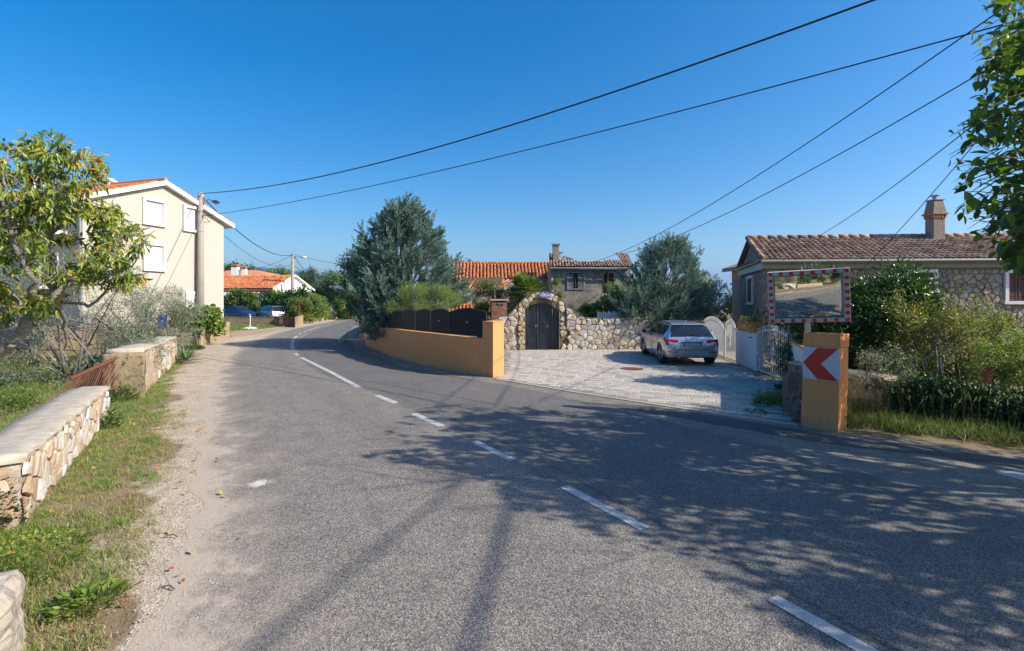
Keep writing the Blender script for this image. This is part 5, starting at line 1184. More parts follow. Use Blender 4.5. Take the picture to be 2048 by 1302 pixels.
def smooth_tab(st, n):
    """Catmull-Rom through the station table"""
    a = np.array(st, float); out = []
    for i in range(len(a) - 1):
        p0, p1, p2, p3 = a[max(i - 1, 0)], a[i], a[i + 1], a[min(i + 2, len(a) - 1)]
        m = max(1, int(math.ceil((p2[0] - p1[0]) / (5.0 / n))))
        for j in range(m):
            t = j / m; c = .5 * ((2 * p1) + (p2 - p0) * t + (2 * p0 - 5 * p1 + 4 * p2 - p3) * t * t + (3 * p1 - p0 - 3 * p2 + p3) * t ** 3); c[0] = p1[0] + (p2[0] - p1[0]) * t; out.append(c)
    out.append(a[-1]); return np.array(out)
def wheel(parent, x, y, r, wd, side):
    mb = MB(); mb.lathe((x, y, r), [(r * .66, -wd / 2), (r * .95, -wd / 2), (r, -wd * .36), (r, wd * .36), (r * .95, wd / 2), (r * .66, wd / 2)], 28, axis=(1, 0, 0), cap=False); w = mb.build('wheel', M['tyre'], parent, True)
    mb = MB(); mb.lathe((x, y, r), [(.0, -wd * .1), (r * .66, -wd * .1), (r * .68, wd * .48 * side), (r * .64, wd * .48 * side), (r * .6, -.0)], 24, axis=(1, 0, 0), cap=False); mb.build('rim', M['rim'], w)
    mb = MB(); fx = x + side * wd * .40
    for k in range(5):
        for dd in (-.13, .13):
            a = k * 2 * math.pi / 5 + .3; p = Vector((fx, y + .05 * math.cos(a + dd * 3), r + .05 * math.sin(a + dd * 3))); q = Vector((fx, y + r * .65 * math.cos(a + dd), r + r * .65 * math.sin(a + dd))); mb.beam(p, q, .024, .03)
    mb.lathe((fx, y, r), [(.06, -.02), (.06, .02)], 10, axis=(1, 0, 0)); mb.build('spokes', M['rimface'], w)
# stations: y, z_bottom, z_belt, z_top, halfwidth_body, halfwidth_roof
EST = [(0.00, .42, .60, .62, .60, .55), (0.015, .36, .66, .68, .72, .66), (0.05, .30, .74, .78, .81, .76), (.09, .27, .84, .90, .865, .78), (.16, .26, .93, 1.02, .885, .74), (.30, .25, .95, 1.17, .895, .66), (.50, .24, .955, 1.345, .902, .595), (.60, .24, .955, 1.375, .904, .59),
       (.90, .22, .95, 1.405, .905, .59), (1.6, .20, .94, 1.43, .906, .60), (2.3, .19, .925, 1.43, .906, .60), (2.75, .19, .915, 1.39, .905, .59), (3.05, .19, .91, 1.27, .90, .62), (3.35, .20, .90, 1.08, .895, .68), (3.6, .20, .89, .955, .89, .74),
       (3.9, .21, .85, .90, .88, .72), (4.25, .21, .78, .83, .84, .66), (4.48, .22, .68, .72, .76, .58), (4.60, .28, .56, .58, .62, .5), (4.63, .38, .50, .51, .5, .42)]
def car(name, label, loc, rz, col, kz=1.0, ky=1.0, kx=1.0, detail=True, wr=.335, plate=None, yw=(.80, 3.61)):
    t = thing(name, label, 'car', loc, rz); T = smooth_tab(EST, 130); nS = len(T); rows_ = []; NC = 0
    for s in T:
        y, zb, zl, zt, wb, wt = s; g_ = max(0.0, zt - zl); k = min(1, g_ / .2)
        c = [(0, zb - .0), (wb * .80, zb), (wb * .93, zb + .02), (wb * .975, zb + (zl - zb) * .18), (wb * .99, zb + (zl - zb) * .38), (wb * .995, zb + (zl - zb) * .55), (wb * 1.0, zb + (zl - zb) * .70), (wb * .992, zb + (zl - zb) * .80), (wb * .975, zb + (zl - zb) * .90), (wb * .945, zl),
             (lerp(wb * .94, wt, .12), zl + g_ * .10), (lerp(wb * .93, wt, .40), zl + g_ * .34), (lerp(wb * .92, wt, .72), zl + g_ * .62), (lerp(wb * .92, wt, .93), zl + g_ * .83), (wt * .985, zl + g_ * .90), (wt * .93, zl + g_ * .955), (wt * .80, zl + g_ * .985), (wt * .5, zt), (0, zt + .012)]
        full = [(-a, b) for a, b in c[:0:-1]][::-1] if False else None
        pts = [(a, b) for a, b in c] + [(-a, b) for a, b in c[-2:0:-1]]
        NC = len(pts); rows_.append([(a * kx, y * ky, b * kz) for a, b in pts])
    V = [p for r in rows_ for p in r]; body = MB(); glass = {k: MB() for k in ('rear_window', 'windscreen', 'side_window', 'side_window_b')}; trim = MB(); tails = {1: MB(), -1: MB()}
    half = 19
    def colidx(j): return j if j < half else NC - j  # mirrored column
    groups = {}
    for i in range(nS - 1):
        ym = (T[i][0] + T[i + 1][0]) / 2
        for j in range(NC):
            j2 = (j + 1) % NC; f = (i * NC + j2, i * NC + j, (i + 1) * NC + j, (i + 1) * NC + j2); q = [V[a] for a in f]; cx = sum(p[0] for p in q) / 4; cy = sum(p[1] for p in q) / 4 / ky; cz = sum(p[2] for p in q) / 4 / kz
            cj = j if j < 18 else NC - 1 - j; side = 1 if cx > 0 else -1; g_ = 'body'
            # wheel arches
            if 1 < cj < 9 and any(math.hypot(cy * ky - yw_, cz * kz - wr) < wr + .045 for yw_ in (yw[0] * ky, yw[1] * ky)): continue
            if 10 <= cj <= 12 and .42 < ym < 3.22:
                # side glass, narrowing at both ends; the pillars stay body
                lo = cj; fwd = 3.22 - (cz - .93) * .9; back = .42 + (0.10 if cj == 10 else .0) + (cz - .95) * .28
                if back < ym < fwd and cz > .965: g_ = 'gl%d' % side if not any(abs(ym - p_) < .028 for p_ in (1.12, 2.02)) else 'trim'
            if cj >= 14 and .135 < ym < .475 and abs(cx) < .66: g_ = 'rw'
            if cj >= 14 and 2.80 < ym < 3.42 and abs(cx) < .70: g_ = 'ws'
            if cj in (1, 0) and .3 < ym < 4.3: g_ = 'under'
            if .03 < ym < .34 and cj in (7, 8) and ym > .04: g_ = 'tl%d' % side
            if cz < .30 and cj >= 2 and .9 < ym < 3.4: g_ = 'trim' if False else g_
            groups.setdefault(g_, []).append(f)
    def sub(fs, name_, mat, parent, off=0.0):
        ids = sorted({a for f in fs for a in f}); mp = {a: k for k, a in enumerate(ids)}; mb = MB(); mb.add([V[a] for a in ids], [tuple(mp[a] for a in f) for f in fs]); return mb.build(name_, mat, parent, True)
    V.append((0, 0, .5 * kz)); cidx = len(V) - 1
    for j in range(NC): groups['body'].append((cidx, j, (j + 1) % NC)); groups['body'].append((cidx, (nS - 1) * NC + (j + 1) % NC, (nS - 1) * NC + j)) if False else None
    groups['body'] = [f for f in groups['body'] if f]
    bd = sub(groups['body'], 'body', col, t)
    for k, nm, mt in (('gl1', 'side_window', M['carglass']), ('gl-1', 'side_window', M['carglass']), ('rw', 'rear_window', M['carglass']), ('ws', 'windscreen', M['carglass']), ('trim', 'pillar_trim', M['black']), ('under', 'underbody', M['black']), ('tl1', 'tail_lamp', M['tail']), ('tl-1', 'tail_lamp', M['tail'])):
        if k in groups: sub(groups[k], nm, mt, t)
    # inner wheel wells and cabin block so that nothing shows through
    mb = MB(); mb.frame((-.70 * kx, .12 * ky, .26 * kz), (1.40 * kx, 0, 0), (0, 4.2 * ky, 0), (0, 0, .36 * kz)); mb.build('chassis', M['black'], t)
    r = wr
    for yw_ in yw:
        for s_ in (-1, 1): wheel(t, s_ * (.905 * kx - .115), yw_ * ky, r, .225, s_)
        for s_ in (-1, 1):
            mb = MB(); mb.tube([(s_ * .895 * kx, yw_ * ky + (r + .052) * math.cos(a), r + (r + .052) * math.sin(a)) for a in np.linspace(-.35, math.pi + .35, 18)], .014, 5); mb.build('arch_lip', col, t, True)
    # tail: plate recess, bumper trim, reflectors, exhaust, wiper, badge, shark fin, rails
    kk = lambda x, y, z: (x * kx, y * ky, z * kz)
    mb = MB(); mb.frame(kk(-.29, .012, .66), (.58 * kx, 0, 0), (0, .05, 0), (0, 0, .118 * kz)); mb.build('plate_recess', M['dark_metal'] if detail else col, t)
    mb = MB(); mb.frame(kk(-.26, .002, .665), (.52 * kx, 0, 0), (0, .01, 0), (0, 0, .105 * kz)); mb.build('number_plate', plate or M['plate'], t)
    mb = MB(); mb.frame(kk(-.36, -.004, .795), (.72 * kx, 0, 0), (0, .09, 0), (0, 0, .022 * kz)); mb.build('tailgate_grip', col, t, bevel=.006)
    for s_ in (-1, 1): mb = MB(); mb.beam(kk(s_ * .82, .045, .47), kk(s_ * .50, -.008, .465), .03, .034 * kz); mb.build('reflector', M['tail'], t)
    for s_ in (-1, 1):
        mb = MB(); mb.prism([kk(s_ * .46, .042, .79), kk(s_ * .47, .050, .872), kk(s_ * .78, .062, .875), kk(s_ * .84, .072, .865), kk(s_ * .82, .060, .765), kk(s_ * .54, .042, .762)], (0, .06, 0)); mb.build('tail_lamp', M['tail'], t)
    mb = MB(); mb.prism([kk(-.70, .06, .285), kk(-.60, .03, .335), kk(.60, .03, .335), kk(.70, .06, .285)], (0, .03, 0)); mb.build('diffuser', M['dark_metal'], t)
    mb = MB(); mb.tube([kk(x_, y_, z_) for x_, y_, z_ in ((-.80, .075, .80), (-.74, .028, .70), (-.62, -.006, .565), (0, -.012, .55), (.62, -.006, .565), (.74, .028, .70), (.80, .075, .80))], .005, 4); mb.build('tailgate_seam', M['black'], t)
    mb = MB(); mb.tube([kk(-.44, .02, .29), kk(-.44, .16, .29)], .038, 12); mb.build('exhaust', M['metal'], t)
    if detail:
        mb = MB(); mb.lathe(kk(.02, .088, .895), [(.0, -.012), (.042, -.012), (.042, .010), (0, .010)], 18, axis=(0, -1, .25)); bg_ = mb.build('badge', M['black'], t)
        c = Vector(kk(.02, .074, .899)); ax = Vector((0, -1, .25)).normalized(); ux_, uz_ = Vector((1, 0, 0)), Vector((1, 0, 0)).cross(ax) * -1
        for q in range(4):
            mb = MB(); a0 = q * math.pi / 2; mb.add([c] + [c + (ux_ * math.cos(a0 + e) + uz_ * math.sin(a0 + e)) * .027 for e in np.linspace(0, math.pi / 2, 5)], [(0, 1, 2, 3, 4, 5)]); mb.build('badge_quarter', M['white'] if q % 2 else M['badge_blue'], bg_)
        mb = MB(); mb.beam(kk(.05, .165, 1.035), kk(-.28, .185, 1.055), .025, .02); mb.lathe(kk(.05, .15, 1.03), [(.03, 0), (.02, .03)], 10, axis=(0, -1, .5)); mb.build('wiper', M['black'], t)
        mb = MB(); mb.prism([(0, .82, 1.40), (0, 1.02, 1.41), (0, .86, 1.475)], (.025, 0, 0)); mb.build('roof_fin', col, t)
        mb = MB(); mb.frame(kk(-.56, .44, 1.335), (1.12, 0, 0), (0, .12, .035), (0, 0, .018)); mb.build('roof_spoiler', col, t, bevel=.006)
    for s_ in (-1, 1):
        mb = MB(); mb.tube([kk(s_ * .585, .62, 1.345), kk(s_ * .60, .75, 1.40), kk(s_ * .60, 1.6, 1.43), kk(s_ * .60, 2.4, 1.42), kk(s_ * .595, 2.72, 1.36)], .018, 6); mb.build('roof_rail', M['black'], t, True)
        mb = MB(); mb.lathe(kk(s_ * .99, 2.93, 1.0), [(.0, -.07), (.07, -.05), (.085, 0), (.06, .06), (0, .07)], 10, axis=(0, 1, .05)); mb.beam(kk(s_ * .86, 2.9, .95), kk(s_ * .97, 2.92, .98), .05, .04); mb.build('door_mirror', M['black'], t, True)
        for yh in (1.22, 2.25): mb = MB(); mb.beam(kk(s_ * .905, yh, .835), kk(s_ * .905, yh + .2, .835), .03, .028); mb.build('door_handle', col, t, bevel=.006)
        mb = MB(); mb.lathe(kk(s_ * .62, 4.42, .66), [(.0, -.05), (.12, -.03), (.13, 0), (.08, .06), (0, .09)], 12, axis=(s_ * .35, 1, .1)); mb.build('headlamp', M['lamp'], t, True)
        for yd in (1.12, 2.02, 3.05):
            mb = MB(); mb.tube([kk(s_ * .893, yd, .33), kk(s_ * .909, yd, .6), kk(s_ * .898, yd + .0, .80), kk(s_ * .868, yd, .93)], .004, 4); mb.build('door_seam', M['black'], t)
    mb = MB(); mb.frame(kk(-.42, 4.58, .42), (.84 * kx, 0, 0), (0, .06, 0), (0, 0, .16 * kz)); mb.build('grille', M['black'], t)
    mb = MB(); mb.frame(kk(-.25, 4.635, .40), (.50 * kx, 0, 0), (0, .015, 0), (0, 0, .10 * kz)); mb.build('front_plate', M['plate'], t)
    return t
M['plate'] = simple('blank_plate', (.42, .38, .38), .5, var=.15, scale=10, bump=0); M['badge_blue'] = simple('badge_blue', (.02, .12, .40), .4, bump=0)
M['silver'] = paint('silver_paint', (.55, .565, .59), .75, .25); M['navy'] = paint('navy_paint', (.012, .035, .11), .3, .2); M['greyp'] = paint('grey_paint', (.26, .28, .32), .7, .3)
car('parked_car', 'silver estate car with black roof rails parked in the driveway, seen from behind', (5.97, 16.5, .012), -.055, M['silver'])
c = P(513, 635, 47.0); car('parked_car', 'dark blue car, nose to the right, behind the low dark wall', (c.x - 4.75, 48.6, 0), R(-105), M['navy'], 1.16, 1.03, 1.06, False, .37)
c = P(560, 637, 46.0); car('parked_car', 'grey crossover seen from its rear corner beside the rust brown gate', (c.x, 46.3, 0), R(48), M['greyp'], 1.17, 1.0, 1.03, False, .37)
# ------------------------------------------------------------------ haze
# ------------------------------------------------------------------ left foreground walls
M['cap_stone'] = simple('wall_capping', (.50, .44, .36), .95, var=.35, scale=7, bump=.6, bscale=30, bdist=.012)
def rubble_mat():
    t = NT('plastered_rubble'); co = t.coord(); n = t.noise(co, 2.2, 6, .7, .6); v = t.voro(co, 5.5, 'F1', 1); n2 = t.noise(co, 12, 6, .75)
    col = t.mix(t.ramp(n, [(.35, 0.), (.62, 1.)]), (.58, .47, .36), (.44, .33, .23)); col = t.mix(t.ramp(n2, [(.58, 0.), (.68, .8)]), col, (.33, .15, .07)); col = t.mix(t.ramp(t.noise(co, 3, 4, .6), [(.55, 0.), (.68, .7)]), col, (.60, .58, .56))
    return t.fin(col, .95, 0, t.bump(n2, 1.0, .05, t.bump(t.noise(co, 40, 5, .7), .6, .01)), .15)
M['rubble'] = rubble_mat()
M['fstone'] = piecemat('pale_wall_stone', [(.60, .52, .42), (.66, .62, .57), (.52, .42, .32), (.56, .55, .55), (.62, .50, .37), (.50, .36, .24)], .9, 5, .35, 1.0, 14, .03, dirt=((.36, .17, .08), 4, .60))
def rough_block(mb, w, a0, a1, zf, d0, d1, ns=40, nz=10, seed=1, amp=.03):
    """wall body with an uneven face; zf(a) gives the top"""
    r = np.random.default_rng(seed); vs = []
    ring = [(0, k / nz) for k in range(nz + 1)] + [(k / 4, 1.0) for k in range(1, 5)] + [(1, 1 - k / nz) for k in range(1, nz + 1)]
    for i in range(ns + 1):
        a = a0 + (a1 - a0) * i / ns
        for (dd, zz) in ring:
            e = amp * (snoise(np.array(a * 1.0), np.array(zz * zf(a) * 1.3 + dd * 3), 4.5, seed) - .5) * 2 + r.uniform(-amp, amp) * .25
            d = d0 + (d1 - d0) * dd + (e if dd < .5 else -e); vs.append(w(a + r.uniform(-.01, .01), -.06 + (zf(a) + .06) * zz, d))
    n = len(ring); fs = [(i * n + j, (i + 1) * n + j, (i + 1) * n + j + 1, i * n + j + 1) for i in range(ns) for j in range(n - 1)]
    fs += [tuple(range(n)), tuple(ns * n + j for j in range(n))[::-1]]
    mb.add(vs, fs)
n0 = G(40, 1055); n1 = G(212, 838); NW = WF((n0.x, n0.y), (n1.x, n1.y)); nw = wthing('rubble_wall', 'nearest whitish rubble wall with flat broad capping, at the left edge', 'wall', NW(NW.L / 2, 0))
NL = NW.L + .12
def ntop(a): return .69 - .10 * a / NW.L
mb = MB(); rough_block(mb, NW, 0, NL, lambda a: ntop(a) - .05, 0, -.50, 70, 12, 3, .02); wb = mb.build('wall_body', M['rubble'], nw, True)
mb = MB(); rough_block(mb, NW, -.03, NL + .03, lambda a: .0, 0, 0, 2, 2, 3, 0)
cp = MB(); r_ = random.Random(5); na = 44; vs = []
for i in range(na + 1):
    a = -.03 + (NL + .06) * i / na; z = ntop(a)
    for (d, zz) in ((.02, -.06), (.035, -.02), (.01, .005), (-.15, .02), (-.35, .02), (-.52, .0), (-.56, -.07)): vs.append(NW(a, z + zz + r_.uniform(-.010, .010), d + r_.uniform(-.028, .028)))
cp.add(vs, [(i * 7 + j, (i + 1) * 7 + j, (i + 1) * 7 + j + 1, i * 7 + j + 1) for i in range(na) for j in range(6)] + [tuple(range(7)), tuple(na * 7 + j for j in range(7))[::-1]]); cp.build('capping', M['cap_stone'], nw, True)
st = voro_stones(NW, .0, NL, 0, .6, .17, lambda a, z: .02 < a < NL - .03 and .0 < z < ntop(a) - .07, .032, 31, .010, asp=1.15, d0=.008, jit=1.0, drop=.10)
pieces('stone', st, M['fstone'], wb)
# end face turned to the camera
EW = WF(tuple(NW(0, 0, -.5))[:2], tuple(NW(0, 0, 0))[:2])
st = voro_stones(EW, 0, .5, 0, .55, .18, lambda a, z: .02 < a < .48 and .02 < z < .50, .04, 32, .018, d0=.03); pieces('stone', st, M['fstone'], wb)
rocky('boulder', 'weathered grey boulder cut by the bottom left corner, in the grass', 'rock', (-3.32, 3.02, 0), .27, .44, simple('grey_boulder', (.42, .37, .31), .95, var=.4, scale=6, bump=1, bscale=12, bdist=.05), 8, 20, 12, am=.12)
# middle wall: mossy concrete block end, then rubble with stone capping
m0 = G(284, 792); m1 = G(352, 724); MW = WF((m0.x, m0.y), (m1.x, m1.y)); mw = wthing('rubble_wall', 'middle brownish garden wall whose squared end faces the road beside the rusty railing', 'wall', MW(MW.L / 2, 0))
def mtop(a): return 1.08 - .18 * a / MW.L + .015 * math.sin(a * 5)
mb = MB(); rough_block(mb, MW, 0, MW.L, lambda a: mtop(a) - .03, 0, -.62, 70, 12, 13, .035); wb2 = mb.build('wall_body', M['rubble'], mw, True)
cp = MB(); vs = []; na = 40
for i in range(na + 1):
    a = -.03 + (MW.L + .05) * i / na; z = mtop(a)
    for (d, zz) in ((.03, -.07), (.04, -.02), (.01, .01), (-.2, .03), (-.45, .02), (-.63, .0), (-.66, -.07)): vs.append(MW(a, z + zz + r_.uniform(-.012, .012), d + r_.uniform(-.02, .02)))
cp.add(vs, [(i * 7 + j, (i + 1) * 7 + j, (i + 1) * 7 + j + 1, i * 7 + j + 1) for i in range(na) for j in range(6)] + [tuple(range(7)), tuple(na * 7 + j for j in range(7))[::-1]]); cp.build('capping', M['cap_stone'], mw, True)
MEW = WF(tuple(MW(0, 0, -.62))[:2], tuple(MW(0, 0, 0))[:2])
M['mossconc'] = (lambda t: t.fin(t.mix(t.ramp(t.noise(t.coord(), 9, 6, .75), [(.52, 0.), (.62, .9)]), t.mix(t.ramp(t.noise(t.coord(), 2, 4), [(.35, 0.), (.65, 1.)]), (.34, .27, .17), (.25, .20, .13)), (.06, .05, .04)), .95, 0, t.bump(t.noise(t.coord(), 20, 6, .8), .9, .03), .1))(NT('pitted_concrete'))
mb = MB(); rough_block(mb, MEW, -.06, .68, lambda a: 1.02 - .05 * abs(a - .3), .14, -.02, 16, 12, 23, .02); mb.build('end_block', M['mossconc'], mw, True)
st = voro_stones(MW, .0, MW.L, 0, 1.0, .24, lambda a, z: MW.L * .35 < a < MW.L - .05 and .05 < z < mtop(a) - .12, .04, 33, .02, d0=.01); pieces('stone', st, M['fstone'], wb2)
# low walls round the cream house garden
F0, F1, F2 = Vector((-14.9, 23.4, 0)), Vector((-17.55, 30.4, 0)), Vector((-21, 22.2, 0)); 
for (a_, b_, h0, h1, lb) in ((F1, F0, .80, .92, 'ochre stained low wall along the road below the cream house and pole'), (F0 + Vector((-.05, .05, 0)), F2, .95, .9, 'low stained garden wall facing the camera behind the yuccas')):
    w_ = WF((a_.x, a_.y), (b_.x, b_.y)); w_ = w_ if w_.n.y < 0 or w_.n.x > .5 else WF((b_.x, b_.y), (a_.x, a_.y)); t_ = wthing('garden_wall', lb, 'wall', w_(w_.L / 2, 0)); mb = MB(); rough_block(mb, w_, 0, w_.L, lambda a: h0, 0, -.35, 50, 8, 41, .02); mb.build('wall_body', M['ochre_conc'] if 'ochre_conc' in M else M.setdefault('ochre_conc', (lambda t: t.fin(t.mix(t.ramp(t.noise(t.coord('Object', (3, 3, .6)), 2.5, 5, .7), [(.35, 0.), (.6, 1.)]), (.48, .36, .22), (.28, .21, .14)), .95, 0, t.bump(t.noise(t.coord(), 15, 5, .7), .6, .02), .1))(NT('stained_concrete'))), t_, True)
    mb = MB(); w_.box(mb, 0, h0, w_.L, h0 + .05, -.37, .02); mb.build('capping', M['cap_stone'], t_, bevel=.01)
w_ = WF((-21, 44.6), (-20.3, 44.6)) if False else None
a, b = G(420, 651), G(547, 650.5); t_ = thing('garden_wall', 'low dark stained wall in front of the parked cars', 'wall'); w_ = WF((a.x - 2, 43.8), (b.x, 43.8)); mb = MB(); w_.box(mb, 0, -.1, w_.L, .68, -.25, 0); mb.build('wall_body', M['mossconc'], t_); mb = MB(); w_.box(mb, 0, .68, w_.L, .72, -.28, .03); mb.build('capping', M['mossconc'], t_)
# dark slab ramp of netting covered debris
mb = MB(); q = [P(205, 690, 15.5), P(232, 676, 18), P(352, 668, 19.5), P(322, 676, 16.2), P(250, 705, 14.2), P(212, 706, 14)]
r_ = random.Random(4); n = 12; grid = []; A0_, B0_, C0_, D0_ = P(200, 700, 14.3), P(290, 703, 13.6), P(350, 671, 18.5), P(232, 672, 18.5)
for j in range(n + 1):
    for i in range(n + 1):
        f, g3 = i / n, j / n; p = A0_.lerp(B0_, f).lerp(D0_.lerp(C0_, f), g3); grid.append((p.x, p.y, p.z + r_.uniform(-.02, .02) + .05 * math.sin(f * 6) * math.sin(g3 * 5) - (.35 if j == 0 else 0)))
mb.add(grid, [(j * (n + 1) + i, j * (n + 1) + i + 1, (j + 1) * (n + 1) + i + 1, (j + 1) * (n + 1) + i) for j in range(n) for i in range(n)]); mb.prism([Vector(grid[0]), Vector(grid[n]), Vector((grid[n][0], grid[n][1], 0)), Vector((grid[0][0], grid[0][1], 0))], Vector((0, .15, 0)))
tag(mb.build('tarpaulin_heap', simple('dark_netting', (.075, .065, .055), .95, var=.5, scale=12, bump=.9, bscale=30, bdist=.03), None, True), 'heap covered with dark grey netting between the garden wall and the yuccas', 'heap')
# rusty railing fallen against the wall
rl_ = wthing('rusty_railing', 'rusty iron railing panel leaning down from the middle wall into the garden', 'railing', (-8, 10.5, 0))
ra, rb = P(263, 702, 11.6), P(140, 757, 9.9); la, lb_ = P(243, 775, 11.3), P(110, 800, 9.6); mb = MB(); mb.beam(ra, rb, .05, .05); mb.build('top_rail', M['rust'], rl_)
mb = MB(); mb.beam(la, lb_, .04, .03); mb.build('bottom_rail', M['rust'], rl_)
for k in range(25): f = k / 24; mb = MB(); mb.tube([ra.lerp(rb, f), la.lerp(lb_, f)], .018 if k % 8 == 4 else .008, 5); mb.build('bar', M['rust'], rl_)
mb = MB(); mb.prism([P(228, 722, 11.4), P(262, 703, 11.6), P(256, 712, 11.6), P(222, 790, 11.2), P(215, 760, 11.2)], Vector((.0, .02, 0))); mb.build('side_plate', M['rust'], rl_)

# ------------------------------------------------------------------ trees and shrubs
juniper('juniper', 'tall blue green juniper behind the black panels, left of the orange roof', (-4.75, 22.6, 0), (2.65, 2.2, 6.6), M['juniper'], 640, 3, -.1, 400, group='blue junipers')
juniper('juniper', 'broad blue green juniper spilling over the stone wall beside the silver car', (6.8, 23.9, 0), (2.35, 2.1, 5.0), M['juniper'], 540, 8, .75, 400, group='blue junipers', plen=1.25)
bush('broadleaf_tree', 'dark leafy tree hanging over the pink post, left of the tall juniper', 'tree', (-7.2, 25.2, 0), (1.6, 1.8, 5.0), M['darkgreen'], 16000, (.13, .06), 34, LEAF4, seed=31, low=.25, droop=.5)
bush('tamarisk_bush', 'feathery light green bush fanning out above the black panels', 'bush', (-3.45, 19.9, 0), (1.75, .8, 2.75), M['fern'], 20000, (.11, .006), 30, SLIM, seed=32, up=.9, low=.45, stems=8)
bush('small_tree', 'dark crown of a tree peeping out behind the tall juniper', 'tree', (-3.6, 36, 0), (1.5, 1.5, 5.0), M['darkgreen'], 5000, (.16, .09), 18, seed=33, low=.6)
bush('vine_arbour', 'leafy green creeper over the garden end of the orange roofed house', 'creeper', (-2.75, 25.2, 0), (1.35, .8, 3.15), M['vine'], 9000, (.10, .07), 26, seed=34, low=.3)
bush('oleander', 'reddish green oleander right of the creeper, under the orange roof', 'bush', (-1.2, 25.6, 0), (1.3, .7, 3.15), M['oleander'], 9000, (.15, .025), 26, SLIM, seed=35, low=.15, up=.8, group='oleanders')
bush('oleander', 'oleander standing left of the palm, behind the brick pier', 'bush', (.35, 25.9, 0), (1.3, .7, 3.0), M['oleander'], 9000, (.15, .025), 26, SLIM, seed=36, low=.15, up=.8, group='oleanders')
def palm(name, label, base, h, r, n, seed, mat=M['palm'], fan=True):
    global rng; rng = np.random.default_rng(seed); random.seed(seed); base = Vector(base); t = wthing(name, label, 'palm', base); vs = []; fs = []; stalks = MB()
    for k in range(n):
        a = random.uniform(0, 6.28); el = random.uniform(-.35, 1.25); L = r * random.uniform(.35, .6); d = Vector((math.cos(a) * math.cos(el), math.sin(a) * math.cos(el), math.sin(el))); p = base + up * h; q = p + d * L; stalks.tube([p, q], .012, 4)
        sd = d.cross(up).normalized(); nn = sd.cross(d)
        for j in range(22):
            an = -1.9 + 3.8 * j / 21; dd = (d * math.cos(an) + sd * math.sin(an) + nn * .12).normalized(); R_ = r * .5 * random.uniform(.85, 1.05); w = .03; x = dd.cross(nn).normalized(); o = len(vs)
            e = q + dd * R_ * .7; tip = q + dd * R_ + up * (-.25 * R_ * random.random()); vs += [tuple(q), tuple(e - x * w), tuple(tip), tuple(e + x * w)]; fs.append((o, o + 1, o + 2, o + 3))
    npmesh('fronds', np.array(vs), np.array(fs), mat, t); stalks.build('stalks', M['hedge'], t); MB().tube([base, base + up * h * .5, base + up * (h + .05)], [.14, .12, .11], 8).build('trunk', M['bark'], t, True); return t
palm('fan_palm', 'fan palm with drooping yellowed fronds above the left side of the stone arch', (.72, 24.6, 0), 2.55, 1.25, 34, 5)
palm('fan_palm', 'bright low fan palm left of the brick pier', (-1.55, 24.0, 0), 1.35, .95, 22, 6)
palm('fan_palm', 'low fan palm in the shade right of the stone arch, before the ruined house', (4.0, 25.0, 0), 1.2, 1.1, 26, 7)
bush('shrub', 'sunlit yellow green shrubs between the arch and the ruined house', 'bush', (3.3, 24.2, 0), (1.6, .8, 1.95), M['yellowgreen'], 6000, (.10, .05), 24, seed=38, low=.4)
bush('shrub', 'yellow green shrub under the balcony of the ruined house', 'bush', (5.4, 26.5, 0), (1.1, .9, 3.1), M['vine'], 8000, (.12, .06), 26, seed=39, low=.2)
bush('creeper', 'thin creeper climbing the post left of the ruined house', 'creeper', (2.45, 27.4, 0), (.3, .3, 3.4), M['vine'], 1500, (.09, .06), 14, seed=40, low=.3, stems=3)
bush('broadleaf_tree', 'round olive green tree between the second juniper and the stone house', 'tree', (10.4, 28.5, 0), (2.2, 2.0, 3.75), M['yellowgreen'], 16000, (.10, .06), 42, seed=41, low=.1)
bush('broadleaf_tree', 'round dark tree behind the roof of the silver car', 'tree', (9.0, 26, 0), (1.2, 1.2, 2.6), M['hedge'], 8000, (.10, .06), 30, seed=42, low=.1)
